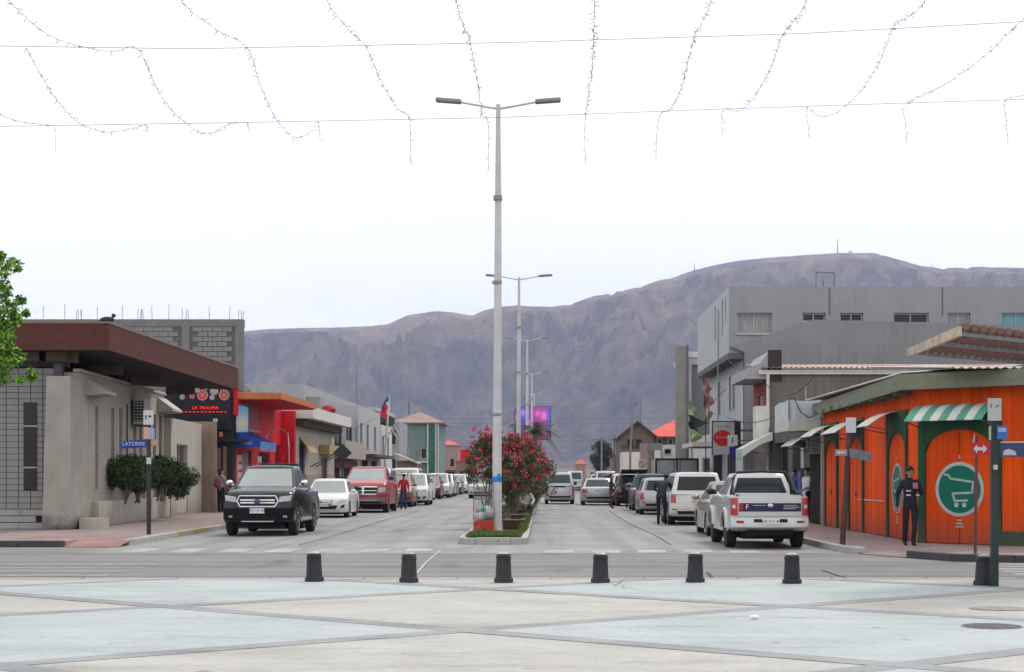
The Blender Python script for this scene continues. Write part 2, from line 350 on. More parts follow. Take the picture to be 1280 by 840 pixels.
for pts in ([(-9,24.6),(-6.2,24.3),(-4.1,24.7),(-2.2,24.5)], [(-7,21.2),(-5.4,21.5),(-4.0,21.3)], [(.6,18.1),(2.2,18.5),(3.6,18.2),(5.6,18.6)], [(-3.6,16.2),(-1.9,16.0),(-.6,16.3)], [(3.6,22.2),(5.4,22.6),(7.4,22.3)], [(-6.5,18.8),(-6.1,17.2),(-6.6,15.8),(-6.3,14.2)], [(1.2,25.3),(1.0,23.8),(1.4,22.4)]):
    Pq = []
    for a, b in zip(pts, pts[1:]):
        for q in range(6): f = q/6; Pq.append((a[0]+(b[0]-a[0])*f+random.uniform(-.05,.05), a[1]+(b[1]-a[1])*f+random.uniform(-.06,.06)))
    road_line(Pq, 0.012, M_CRK, 'plaza_crack', PLZ+.0105)
M_GRATE = mat('cast_iron', (0.17,0.17,0.175), 0.6, 0.3, 8, metal=0.5)
gx, gy = ground(1240, 788)
t = thing('drain_cover', 'round cast iron drain cover set in the plaza floor', 'drain cover', (gx, gy, PLZ))
mb = MB(); mb.lathe([(0.31,-0.02),(0.31,0.012),(0.29,0.016),(0.28,0.006),(0.0001,0.006)], 28); mb.build('rim', M_GRATE, t, 30)
for q in range(-4, 5):
    h = math.sqrt(max(0.01, 0.27**2 - (q*0.06)**2)); mb = MB(); mb.box(-h, h, q*0.06-0.017, q*0.06+0.017, 0.004, 0.018); mb.build('bar', M_GRATE, t)
gx, gy = ground(1250, 765); mb = MB(); mb.prism([(0.36*math.cos(a)*1.0, 0.3*math.sin(a)) for a in [2*PI*q/20 for q in range(20)]], -0.02, 0.010)
tag(mb.build('inspection_cover', mat('concrete_cover', (0.27,0.26,0.25), 0.8, 0.3, 5, 0.4), loc=(gx, gy, PLZ)), 'plain round grey inspection lid in the plaza floor', 'manhole cover')
mb = MB(); mb.blob((0,0,0.02), 0.05, 0.035, 0.022, 8, 5, jit=0.25); gx, gy = ground(943, 779)
tag(mb.build('paper_scrap', mat('white_paper', (0.75,0.75,0.74), 0.9), loc=(gx, gy, PLZ+.012)), 'crumpled white paper scrap lying on pale blue paving', 'litter')

# ---- pavements and kerbs
def kerb_run(root, pts, near_len, z0=-0.05, z1=ZS+0.01, w=0.15, m_=None, colour=None):
    """kerb stones one by one; pts run so that the pavement lies to the left"""
    for a, b in zip(pts, pts[1:]):
        a = Vector((*a, 0)); b = Vector((*b, 0)); d = b - a; n = max(1, round(d.length / 1.0)); st = d / n; ln = st.length
        ang = math.atan2(d.y, d.x)
        me = MB().box(0.004, ln - 0.008, 0, w, z0, z1 - 0.0).mesh('kerb_stone', m_ or M_KERB)
        for q in range(n):
            p = a + st*q
            o = link('kerb_stone', me, root, (p.x, p.y, random.uniform(-0.006, 0.006)), ang + random.uniform(-0.004, 0.004), 0.02)
            if colour and random.random() < colour[1]: o.data = me.copy(); o.data.materials[0] = colour[0]
M_YEL = concrete_material('worn_yellow_kerb_paint', (0.30,0.26,0.14), (0.44,0.38,0.2), (0.6,0.6,0.6))
# left
mb = MB(); LX = -9.45
mb.prism([(-60,37.45),(-10.66,37.45),(-10.66,38.5),(LX-.15,38.5),(LX-.15,60),(-60,60)], -0.3, ZS); mb.prism([(-60,60),(LX-.15,60),(LX-.15,430),(-60,430)], -0.3, ZS)
sidewalk = structure('sidewalk', mb, M_PAVE)
mb = MB(); mb.add([(-10.66,37.28,0.012),(LX+.02,37.28,0.012),(LX+.02,38.5,ZS+.004),(-10.66,38.5,ZS+.004),(-12.2,38.9,ZS+.004),(-12.2,37.45,ZS+.004),(LX-.15,40.2,ZS+.004),(-12.2,40.2,ZS+.004)],
                  [(0,1,2,3),(3,2,6,7,4),(0,3,4,5)]); mb.build('ramp', M_PAVER, sidewalk)
root = thing('kerb', None, None); tag(root, kind='structure')
kerb_run(root, [(-30,37.3),(-10.66,37.3)], 99, m_=M_KERBD)
kerb_run(root, [(LX,38.3),(LX,75)], 99, colour=(M_YEL, 0.14))
mb = MB(); mb.box(LX-.15, LX, 75, 430, -0.05, ZS+.01); mb.build('kerb_strip', M_KERB, root)
# right
RX = 6.05; edge = [(RX,36.6),(6.15,35.2),(6.46,33.9),(6.97,32.6),(7.55,31.15),(8.6,30.7),(40,30.7)]
zz = [ZS,ZS,0.012,0.012,ZS,ZS,ZS]; inner = [(RX+.9,37.2),(RX+1.0,36),(7.5,35.2),(8.0,34.0),(8.3,32.8),(9.0,32.0),(40,32.0)]
vsx = [(x,y,z) for (x,y),z in zip(edge,zz)] + [(x,y,ZS) for x,y in inner]
fs = [(i, i+1, 8+i, 7+i) for i in range(6)]
mb = MB(); mb.add(vsx, fs); mb.add([(x,y,ZS) for x,y in inner] + [(40,60,ZS),(RX,60,ZS),(RX,36.6,ZS)], [(0,1,2,3,4,5,6,7,8,9)])
mb.box(RX+.15, 40, 60, 430, -0.3, ZS)
sidewalk_r = structure('sidewalk', mb, M_PAVE)
root = thing('kerb', None, None); tag(root, kind='structure')
kerb_run(root, [(RX,75),(RX,36.6),(6.15,35.2),(6.40,34.15)], 99, m_=M_KERB)
kerb_run(root, [(7.0,32.5),(7.55,31.15),(8.6,30.7),(20,30.7)], 99, m_=M_KERBD)
mb = MB(); mb.box(RX, RX+.15, 75, 430, -0.05, ZS+.01); mb.build('kerb_strip', M_KERB, root)
# median
MX0, MX1, MY = -1.98, -0.37, 38.6
mb = MB(); mb.prism([(MX0+.1,MY+.3),(MX0+.3,MY+.1),(MX1-.3,MY+.1),(MX1-.1,MY+.3),(MX1-.1,250),(MX0+.1,250)], -0.2, 0.12); structure('median', mb, M_SOIL)
root = thing('kerb', None, None); tag(root, kind='structure')
kp = [(MX0,95),(MX0,MY+.4),(MX0+.12,MY+.12),(MX0+.4,MY),(MX1-.4,MY),(MX1-.12,MY+.12),(MX1,MY+.4),(MX1,95)]
kerb_run(root, kp, 99, z1=0.16, w=0.16, m_=M_KERB)
mb = MB(); mb.box(MX0, MX0+.16, 95, 250, -0.05, .16); mb.box(MX1-.16, MX1, 95, 250, -0.05, .16); mb.build('kerb_strip', M_KERB, root)

# ---- desert mountains
def ridge_py(px):
    P = [(-900,470),(-300,455),(0,440),(200,424),(305,416),(340,413),(380,412),(430,411),(470,409),(487,406),(510,396),(545,391),(570,393),(590,397),(605,390),(622,386),(645,384),(690,386),(715,382),(740,373),(770,367),(800,361),(830,351),(870,340),(890,335),(920,329),(960,325),(1000,322),(1050,319),(1092,319),(1120,326),(1150,335),(1180,338),(1230,336),(1280,338),(1400,345),(1800,400),(2400,470)]
    return float(np.interp(px, [p[0] for p in P], [p[1] for p in P]))
NU, NV = 860, 200; Y0, YR, Y1 = 2300.0, 5000.0, 6600.0
us = np.linspace(-300, 1900, NU); vv = np.concatenate([np.linspace(0, 1, 180), np.linspace(1.03, 1.6, 20)])
verts = []
for j, t in enumerate(vv):
    for i, px in enumerate(us):
        hr = (594 - ridge_py(px)) / F * YR
        # spurs: warp the azimuth, ridged noise gives gullies running down slope
        y = Y0 + (YR - Y0) * t; x = (px - CX) / F * y
        q = Vector((x/760.0, y/1500.0, 0.0)); wv = noise.noise(q*1.3 + Vector((5,3,1)))*0.55
        r1 = 1 - abs(noise.noise(Vector((x/620.0 + wv, y/1900.0 + wv*0.6, 2.0))))*2
        r2 = 1 - abs(noise.noise(Vector((x/230.0 + wv*2, y/560.0, 7.0))))*2
        r3 = 1 - abs(noise.noise(Vector((x/85.0 + wv*4, y/190.0, 11.0))))*2
        r4 = 0.6 - abs(noise.noise(Vector((x/34.0 + wv*6, y/70.0, 17.0))))*2
        if t <= 1:
            s = 0.26*t**1.2 + 0.74*(t*t*(3-2*t))**1.15
            env = (math.sin(PI*min(1, t**0.8)))**0.8 if 0 < t < 1 else 0
            h = hr*s + env*hr*(0.26*(r1-0.3) + 0.15*(r2-0.4)) + (0.25+env)*min(1, t*5)*(58*(r3-0.45) + 20*r4)
            lim = hr*(y/YR)*(0.985 if t < 0.97 else 1.01); h = min(h, lim + 4*r4*min(1, t*5)) if t > 0.3 else h
        else:
            h = hr*(1 - 1.3*(t-1)) + 15*r3*(t-1)
        verts.append((x, y, max(h, -3 if t < 0.05 else 0)))
faces = [(j*NU+i, j*NU+i+1, (j+1)*NU+i+1, (j+1)*NU+i) for j in range(NV-1) for i in range(NU-1)]
m, n, l, p = node_mat('desert_mountain'); tc = n.new('ShaderNodeTexCoord').outputs['Object']
a = ramp(n, l, tnoise(n, l, tc, 0.0016, 9, 0.62, (1,0.6,1.8)), [(0.32, (0.07,0.056,0.058)), (0.5, (0.17,0.125,0.10)), (0.68, (0.36,0.26,0.18))])
a = mixc(n, l, 0.55, a, ramp(n, l, tnoise(n, l, tc, 0.011, 8, 0.7), [(0.40, (0.02,0.018,0.025)), (0.60, (0.31,0.225,0.17))]))
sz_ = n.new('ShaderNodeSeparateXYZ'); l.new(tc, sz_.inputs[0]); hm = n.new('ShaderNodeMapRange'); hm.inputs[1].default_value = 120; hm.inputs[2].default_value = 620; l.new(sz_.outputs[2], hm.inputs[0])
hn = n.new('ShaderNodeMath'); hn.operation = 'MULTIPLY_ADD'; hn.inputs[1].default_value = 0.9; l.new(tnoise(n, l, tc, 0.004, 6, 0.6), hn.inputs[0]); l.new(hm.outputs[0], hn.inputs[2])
a = mixc(n, l, 1.0, a, ramp(n, l, hn.outputs[0], [(0.45, (0.78,0.80,0.86)), (1.0, (1.25,1.16,1.0))]), 'MULTIPLY')     # haze painted into the rock: bluish low down, paler tan towards the tops
l.new(a, p.inputs['Base Color']); p.inputs['Roughness'].default_value = 0.95; p.inputs['Specular IOR Level'].default_value = 0.1
bumpn(n, l, p, tnoise(n, l, tc, 0.022, 10, 0.72), 1.0, 30.0)
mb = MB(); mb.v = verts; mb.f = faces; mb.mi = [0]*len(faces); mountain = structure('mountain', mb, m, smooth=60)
# ---- haze
mh, n, l, p = node_mat('haze'); n.remove(p); pv = n.new('ShaderNodeVolumePrincipled'); pv.inputs['Color'].default_value = (0.57,0.69,1.0,1); pv.inputs['Density'].default_value = 0.000115; pv.inputs['Anisotropy'].default_value = 0.0
l.new(pv.outputs[0], n['Material Output'].inputs['Volume'])
mb = MB(); mb.box(-5700, 5700, -400, 6800, -4, 740); tag(mb.build('haze', mh), kind='stuff')
# ================================================================ vehicles
M_TYRE = mat('tyre_rubber', (0.022,0.022,0.023), 0.85, 0.2, 10); M_RIM = mat('alloy_rim', (0.45,0.45,0.46), 0.35, 0.15, 6, metal=0.8)
M_RIMD = mat('dark_alloy_rim', (0.12,0.12,0.125), 0.4, 0.15, 6, metal=0.6)
M_BLACK = mat('black_plastic', (0.02,0.02,0.022), 0.55, 0.2, 6); M_CHROME = mat('chrome_trim', (0.62,0.62,0.64), 0.18, 0.05, 3, metal=1.0)
M_WIND = mat('windscreen_glass', (0.25,0.28,0.27), 0.04, 0.10, 2.2, ior=1.7, coat=0.6); M_TINT = mat('tinted_car_glass', (0.02,0.027,0.03), 0.2, 0.1, 2, ior=1.55)  # windscreen base lightened to carry the reflection of the sky
M_LAMP = mat('headlamp_lens', (0.42,0.44,0.45), 0.08, 0.25, 12, coat=1.0); M_TAIL = mat('tail_lamp_red', (0.42,0.012,0.012), 0.15, 0.2, 12, coat=1.0); M_AMB = mat('amber_lens', (0.6,0.2,0.03), 0.2)
M_PLATE = mat('number_plate_white', (0.72,0.72,0.70), 0.5, 0.05, 5); M_PLT = mat('number_plate_ink', (0.03,0.03,0.035), 0.6); M_REV = mat('clear_lens', (0.6,0.58,0.56), 0.15, coat=1.0)
M_UNDER = mat('car_underside', (0.012,0.012,0.013), 0.9)

def wheel(parent, x, y, r, w, side, rim_m):
    mb = MB(); M = Matrix.Translation((x, y, r)) @ Matrix.Rotation(PI/2*side, 4, 'Y')
    prof = [(r*0.62,-w/2+.012),(r*0.78,-w/2),(r*0.93,-w/2+.01),(r,-w/2+.04),(r,w/2-.04),(r*0.93,w/2-.01),(r*0.78,w/2),(r*0.62,w/2-.012)]
    mb.lathe(prof, 24, 0, M); o = mb.build('wheel', M_TYRE, parent, 40)
    mb = MB(); mb.lathe([(r*0.64,w/2-.05),(r*0.64,w/2-.004),(r*0.57,w/2-.008),(r*0.55,w/2-.05)], 24, 0, M)
    mb.lathe([(r*0.16,w/2-.05),(r*0.15,w/2-.012),(r*0.06,w/2-.006)], 12, 0, M)
    for k in range(5):
        a = 2*PI*k/5; Mk = M @ Matrix.Rotation(a, 4, 'Z'); mb.box(-r*0.075, r*0.075, 0.02, r*0.6, w/2-.05, w/2-.016, 0, Mk)
    mb.build('rim', rim_m, o)

class Car:
    """front of the car looks along local +y; body is an extruded side outline with arches, drawn in at the ends and the shoulders"""
    def __init__(s, name, label, cat, loc, rz, L, W, H, r, axF, axR, top, belt, cabin, paint_m, clear=0.2, nose=0.10, group=None, rim=None, lower=None, hood_black=False):
        s.L, s.W, s.H, s.r = L, W, H, r; s.root = thing(name, label, cat, loc, rz, group); s.p = paint_m; s.hw = W/2
        ar = r*1.16; pts = []                              # outline: arches first along the sill from rear to front
        def arch(yc): return [(yc + ar*math.cos(a), r + ar*math.sin(a)*0.98, 0) for a in [PI*(1 - k/8) for k in range(9)]]
        sill = clear
        A = arch(axR); B = arch(axF)
        pts += [(-L/2+.16, sill+.04, 1)]
        pts += [(A[0][0], sill, 0)] + A + [(A[-1][0], sill, 0)]
        pts += [(B[0][0], sill, 0)] + B + [(B[-1][0], sill, 0)]
        pts += [(L/2-.14, sill+.02, 1)]
        pts += [(y, z, 1) for y, z in top]                 # bumper, bonnet, scuttle, belt, boot, rear bumper: front to back
        s.pts = pts; s.ya = axF + ar*0.7; s.yb = -axR + ar*0.7; s.nose = nose
        n = len(pts)
        def offs(ins):
            out = []
            for i, (y, z, fl) in enumerate(pts):
                if not fl: out.append((y, z)); continue
                a, b = pts[i-1], pts[(i+1) % n]; d = Vector((b[0]-a[0], b[1]-a[1]))
                if d.length < 1e-6: out.append((y, z)); continue
                d.normalize(); nn = Vector((-d.y, d.x)); out.append((y + nn.x*ins, z + nn.y*ins))
            return out
        s.slices = [(1.0, 0.075), (0.988, 0.038), (0.955, 0.014), (0.89, 0.0), (0.6, -0.004), (0.25, -0.010), (0.0, -0.012)]
        fr = [(-f, i) for f, i in s.slices] + [(f, i) for f, i in s.slices[-2::-1]]
        vs, fs, mi = [], [], []
        for f, ins in fr:
            for y, z in offs(ins): vs.append((f*s.hw*s.tumble(z), s.bend(y, f), z))
        for k in range(len(fr)-1):
            for i in range(n):
                j = (i+1) % n; fs.append((k*n+i, (k+1)*n+i, (k+1)*n+j, k*n+j)); mi.append(1 if not (pts[i][2] and pts[j][2]) else 0)
        fs.append(tuple(range(n))); mi.append(0); fs.append(tuple(range(len(vs)-1, len(vs)-n-1, -1))); mi.append(0)
        mb = MB(); mb.v, mb.f, mb.mi = vs, fs, mi
        s.body = mb.build('body', [paint_m, M_UNDER], s.root, 38)
        s.top = top; s.belt = belt; s.cab(cabin); s.rim = rim or M_RIM
        for y in (axF, axR):
            for sd in (-1, 1): wheel(s.root, sd*(s.hw - 0.115), y, r, 0.2 if r < 0.36 else 0.24, sd, s.rim)
        mb = MB(); mb.box(-s.hw+.3, s.hw-.3, -L/2+.35, L/2-.35, max(.13, sill-.14), sill+.25); mb.build('underbody', M_UNDER, s.root)  # dark box hung low so no light passes, deepening the shadow beneath
    def tumble(s, z): return 1.0 - 0.035*max(0, (z - 0.62)/0.5)
    def bend(s, y, f):
        t = abs(f)**2.4
        if y > s.ya: return y - s.nose*2.0*t*(y - s.ya)/(s.L/2 - s.ya)
        if y < -s.yb: return y + s.nose*1.3*t*(-y - s.yb)/(s.L/2 - s.yb)
        return y
    def end_y(s, x, z, front):
        """skin position of the nose (or tail) at lateral x and height z"""
        P = [(y, zz) for y, zz, fl in s.pts if fl]; best = None; n = len(s.pts)
        for i in range(n):
            a, b = s.pts[i], s.pts[(i+1) % n]
            if (a[1]-z)*(b[1]-z) <= 0 and abs(a[1]-b[1]) > 1e-6:
                y = a[0] + (z-a[1])/(b[1]-a[1])*(b[0]-a[0])
                if best is None or (y > best if front else y < best): best = y
        if best is None: best = s.L/2 if front else -s.L/2
        f = min(1, abs(x)/s.hw); y = s.bend(best, f)
        ins = float(np.interp(f, [0, .6, .89, .955, .988, 1], [-.012, -.004, 0, .014, .038, .075]))
        return y - ins if front else y + ins
    def patch(s, name, m_, corners, front=True, off=0.008, nx=6, nz=3, parent=None, mir=False):
        """panel lying on the nose or tail; corners (x,z) : bottom-left, bottom-right, top-right, top-left"""
        res = []
        for sg in ((1, -1) if mir else (1,)):
            vs, fs = [], []; c = corners; sgn = 1 if front else -1
            for layer in (off, -0.03):
                for j in range(nz+1):
                    v = j/nz
                    for i in range(nx+1):
                        u = i/nx; x = (c[0][0]*(1-u)+c[1][0]*u)*(1-v) + (c[3][0]*(1-u)+c[2][0]*u)*v; z = (c[0][1]*(1-u)+c[1][1]*u)*(1-v) + (c[3][1]*(1-u)+c[2][1]*u)*v
                        vs.append((sg*x, s.end_y(x, z, front) + sgn*layer, z))
            N = (nx+1)*(nz+1)
            for j in range(nz):
                for i in range(nx):
                    q = j*(nx+1)+i; fs.append((q, q+1, q+nx+2, q+nx+1))
            ring = [i for i in range(nx+1)] + [j*(nx+1)+nx for j in range(1, nz+1)] + [nz*(nx+1)+i for i in range(nx-1, -1, -1)] + [j*(nx+1) for j in range(nz-1, 0, -1)]
            for a, b in zip(ring, ring[1:]+ring[:1]): fs.append((a, a+N, b+N, b))
            if front != (sg < 0): fs = [q[::-1] for q in fs]
            mb = MB(); mb.v, mb.f, mb.mi = vs, fs, [0]*len(fs); res.append(mb.build(name, m_, parent or s.root, 50))
        return res
    def cab(s, c):
        """greenhouse: rings of points (front edge, right, back, left) at belt, window top, roof edge and roof"""
        yf0, yf1, yr1, yr0 = c['f0'], c['f1'], c['r1'], c['r0']; hb = s.hw - c.get('in0', 0.07); ht = s.hw - c.get('in1', 0.22); z0 = s.belt - 0.03; z1 = s.H - 0.085
        NF, NS = 10, 12; s.NF, s.NS = NF, NS
        def ring(yf, yr, hw, z, bulge, rc, crown=0):
            pts = []
            for i in range(NF): u = -1 + 2*i/NF; pts.append((hw*u, yf + bulge*(1-u*u) - rc*max(0, abs(u)-.8)/.2, z + crown*(1-u*u)))
            for i in range(NS): u = i/NS; pts.append((hw*(1), yf - rc + (yr - yf + 2*rc)*u, z))
            for i in range(NF): u = 1 - 2*i/NF; pts.append((hw*u, yr - bulge*0.6*(1-u*u) + rc*max(0, abs(u)-.8)/.2, z + crown*(1-u*u)))
            for i in range(NS): u = i/NS; pts.append((-hw, yr + rc + (yf - yr - 2*rc)*u, z))
            return [Vector(p) for p in pts]
        s.r0 = ring(yf0, yr0, hb, z0, 0.10, 0.05); s.r1 = ring(yf1, yr1, ht, z1, 0.07, 0.05, 0.0)
        r2 = ring(yf1-.05, yr1+.04, ht-.035, s.H-.03, 0.06, 0.05, 0.006); r3 = ring(yf1-.25, yr1+.22, ht-.2, s.H-.006, 0.05, 0.05, 0.006); r4 = ring(yf1-.6, yr1+.5, ht*.4, s.H, 0.02, 0.02, 0.0)
        rings = [s.r0, s.r1, r2, r3, r4]; N = 2*(NF+NS); vs = [tuple(p) for r_ in rings for p in r_]; fs = []
        for k in range(4):
            for i in range(N): j = (i+1) % N; fs.append((k*N+i, k*N+j, (k+1)*N+j, (k+1)*N+i)[::-1])
        fs.append(tuple(range(4*N, 5*N))[::-1])
        mb = MB(); mb.v, mb.f, mb.mi = vs, fs, [0]*len(fs); s.cabin = mb.build('cabin', s.p, s.root, 45)
        N1 = NF; g0 = c.get('gl', 0.12)
        s.glass('windscreen', M_WIND, 0, NF, 0.055, 0.945, 0.10, 0.97)
        s.glass('rear_window', c.get('rear_m', M_TINT), NF+NS, NF, *c.get('rear', (0.07, 0.93, 0.16, 0.94)))
        for sd in (NF, 2*NF+NS):
            for a, b in c.get('sides', ((0.05, 0.48), (0.53, 0.93))):
                if sd != NF: a, b = 1-b, 1-a
                s.glass('side_window', M_TINT, sd, NS, a, b, 0.14, 0.93)
    def edge_pt(s, start, n, u, v, off):
        N = 2*(s.NF+s.NS); k = min(n-1e-6, max(0, u*n)); i = int(k); f = k-i
        a = s.r0[(start+i) % N].lerp(s.r0[(start+i+1) % N], f); b = s.r1[(start+i) % N].lerp(s.r1[(start+i+1) % N], f)
        t = s.r0[(start+i+1) % N] - s.r0[(start+i) % N]; nn = t.cross(b-a).normalized()
        p = a.lerp(b, v); c = Vector((0, p.y if (start == s.NF or start == 2*s.NF+s.NS) else 0, p.z))
        if nn.dot(p - c) < 0: nn = -nn
        return p + nn*off
    def glass(s, name, m_, start, n, u0, u1, v0, v1, nu=10, off=0.007):
        vs, fs = [], []
        for lay in (off, -0.02):
            for j in range(3):
                for i in range(nu+1):
                    u = u0 + (u1-u0)*i/nu; v = v0 + (v1-v0)*j/2; vs.append(tuple(s.edge_pt(start, n, u, v, lay)))
        N = 3*(nu+1)
        for j in range(2):
            for i in range(nu): q = j*(nu+1)+i; fs.append((q, q+nu+1, q+nu+2, q+1))
        ring = list(range(nu+1)) + [(nu+1)+nu] + [2*(nu+1)+i for i in range(nu, -1, -1)] + [nu+1]
        for a, b in zip(ring, ring[1:]+ring[:1]): fs.append((a, b, b+N, a+N))
        mb = MB(); mb.v, mb.f, mb.mi = vs, fs, [0]*len(fs); return mb.build(name, m_, s.root, 50)
    def mirrors(s, y, z, m_=None):
        for sg in (-1, 1):
            mb = MB(); mb.blob((sg*(s.hw+.075), y, z), 0.115, 0.07, 0.075, 10, 6); mb.box(sg*(s.hw-.06) if sg > 0 else sg*(s.hw+.02), sg*(s.hw+.02) if sg > 0 else sg*(s.hw-.06), y-.03, y+.03, z-.07, z-.02)
            mb.build('wing_mirror', m_ or s.p, s.root, 40)
    def handles(s, ys, z):
        for sg in (-1, 1):
            for y in ys: mb = MB(); x = sg*s.hw*s.tumble(z); mb.box(min(x-.012, x+.018), max(x-.012, x+.018), y-.1, y+.1, z-.015, z+.015); mb.build('door_handle', s.p, s.root, bevel=0.006)
    def seams(s, ys, z0, z1):
        for sg in (-1, 1):
            for y in ys:
                mb = MB(); zs = [z0 + (z1-z0)*k/4 for k in range(5)]
                for a, b in zip(zs, zs[1:]):
                    xa, xb = sg*(s.hw*s.tumble(a)+.0015), sg*(s.hw*s.tumble(b)+.0015); mb.quad((xa,y-.005,a),(xa,y+.005,a),(xb,y+.005,b),(xb,y-.005,b))
                mb.build('door_gap', M_BLACK, s.root)
    def plate(s, txt, z, front, w=0.36):
        sg = 1 if front else -1; y = s.end_y(0, z, front) + sg*0.02
        mb = MB(); mb.box(-w/2, w/2, min(y, y+sg*.012), max(y, y+sg*.012), z-.065, z+.065); o = mb.build('number_plate', M_PLATE, s.root)
        text(txt, 0.11, o, (0, y+sg*.015, z), (PI/2, 0, PI if front else 0), M_PLT, ext=0.001)
    def rails(s, z=None):
        for sg in (-1, 1):
            mb = MB(); x = sg*(s.hw-.3); mb.tube([(x,0.75,s.H-.02),(x,0.65,s.H+.035),(x,-1.3,s.H+.035),(x,-1.45,s.H-.02)], 0.018, 6); mb.build('roof_rail', M_BLACK, s.root)

# side outlines, front to back (y, z), as fractions of a real car in metres
def top_sedan(L, b=0.93): h = L/2; return [(h-.02,0.34),(h,0.5),(h-.03,0.64),(h-.14,0.735),(h-.45,0.83),(h-1.0,0.92),(h-1.25,b+.02),(0,b),(-h+.95,b+.03),(-h+.25,b+.05),(-h+.06,b-.02),(-h+.01,0.74),(-h,0.5),(-h+.05,0.33)]
def top_suv(L, b=1.02, hood=1.02): h = L/2; return [(h-.02,0.38),(h,0.52),(h-.01,0.74),(h-.08,hood-.16),(h-.3,hood-.09),(h-.95,hood+.01),(h-1.15,b+.02),(0,b),(-h+.5,b+.02),(-h+.07,b+.02),(-h+.03,0.85),(-h,0.62),(-h+.01,0.45),(-h+.06,0.36)]
def top_pick(L, b=1.03, hood=1.06, bed=0.98, rb=0): h = L/2; return [(h-.04,0.42),(h,0.55),(h,0.76),(h-.03,hood-.25),(h-.12,hood-.16),(h-.5,hood-.09),(h-1.0,hood),(h-1.2,b+.04),(0.2,b),(-0.75,b),(-0.8,bed),(-h+.3,bed),(-h+.05,bed),(-h+.035,0.85),(-h+.04,0.57+rb),(-h-.02,0.55+rb),(-h-.02,0.40+rb*.6),(-h+.06,0.38+rb*.6)]
def top_van(L, b=1.05): h = L/2; return [(h-.02,0.34),(h,0.5),(h-.03,0.66),(h-.12,0.80),(h-.45,0.95),(h-.75,b),(0,b),(-h+.4,b),(-h+.05,b),(-h+.02,0.8),(-h,0.5),(-h+.04,0.32)]

def front_kit(c, zl, zg, lamp_m=None, grille='bars', gw=0.5, low=True, lampw=0.38):
    """lamps, grille, lower intake, fog lamps"""
    hw = c.hw
    c.patch('headlight', lamp_m or M_LAMP, [(hw*0.60, zl-.06),(hw*0.93, zl-.03),(hw*0.955, zl+.09),(hw*0.62, zl+.05)], True, 0.01, mir=True)
    gr = c.patch('grille', M_BLACK, [(-gw*.9, zg-.09),(gw*.9, zg-.09),(gw, zg+.07),(-gw, zg+.07)], True, 0.009, 8, 3)[0]
    if grille == 'bars':
        for k in (-.035, .02): c.patch('grille_bar', M_CHROME, [(-gw*.92, zg+k-.012),(gw*.92, zg+k-.012),(gw*.94, zg+k+.012),(-gw*.94, zg+k+.012)], True, 0.016, 8, 1, gr)
    if low:
        c.patch('lower_intake', M_BLACK, [(-hw*.5, 0.33),(hw*.5, 0.33),(hw*.58, 0.47),(-hw*.58, 0.47)], True, 0.009, 8, 2)
        c.patch('fog_lamp', M_BLACK, [(hw*0.66, 0.36),(hw*0.86, 0.40),(hw*0.88, 0.52),(hw*0.74, 0.47)], True, 0.009, 4, 2, mir=True)
def rear_kit(c, zt, ztop, plate_z, w=0.16, txt=None):
    hw = c.hw
    c.patch('tail_light', M_TAIL, [(hw*.96-w*1.0, zt),(hw*.955, zt),(hw*.955, ztop),(hw*.96-w*.9, ztop)], False, 0.012, 4, 3, mir=True)
    c.patch('bumper_insert', M_BLACK, [(-hw*.7, 0.36),(hw*.7, 0.36),(hw*.74, 0.46),(-hw*.74, 0.46)], False, 0.008, 8, 2)
    c.patch('reflector', M_TAIL, [(hw*.74, 0.49),(hw*.9, 0.49),(hw*.9, 0.53),(hw*.74, 0.53)], False, 0.010, 3, 1, mir=True)
    if txt: c.plate(txt, plate_z, False)

def sedan(label, x, y, away, m_, L=4.35, W=1.7, H=1.46, name='sedan', plate=None, group=None, detail=True, cat='car'):
    c = Car(name, label, cat, (x, y + L/2, 0), 0 if away else PI, L, W, H, 0.305, L/2-.86, -L/2+.92, top_sedan(L), 0.93, dict(f0=L/2-1.05, f1=0.42, r1=-0.88, r0=-L/2+.55, in0=0.06, in1=0.25, rear_m=M_TINT), m_, 0.19, 0.12, group)
    front_kit(c, 0.64, 0.60, gw=0.32); rear_kit(c, 0.68, 0.86, 0.78, 0.28, plate if away else None)
    c.mirrors(L/2-1.42, 1.0); c.handles((0.05,-.85), 0.80); c.seams((0.62,-.32), 0.3, 0.9)
    if plate and not away: c.plate(plate, 0.50, True)
    return c
def hatch(label, x, y, away, m_, L=3.9, W=1.68, H=1.5, name='hatchback', plate=None, group=None):
    h = L/2; t = top_sedan(L)[:8] + [(-h+.5,0.96),(-h+.1,0.97),(-h+.04,0.85),(-h+.0,0.6),(-h+.0,0.45),(-h+.05,0.33)]
    c = Car(name, label, 'car', (x, y + L/2, 0), 0 if away else PI, L, W, H, 0.3, L/2-.8, -L/2+.68, t, 0.93, dict(f0=L/2-1.0, f1=0.45, r1=-h+.55, r0=-h+.16, in0=0.06, in1=0.24, sides=((.05,.42),(.46,.76),(.8,.93))), m_, 0.19, 0.11, group)
    front_kit(c, 0.66, 0.62, gw=0.3); rear_kit(c, 0.62, 0.9, 0.72, 0.15, plate if away else None)
    c.mirrors(L/2-1.35, 1.0); c.handles((0.05,-.85), 0.80); c.seams((0.62,-.32), 0.3, 0.9)
    return c
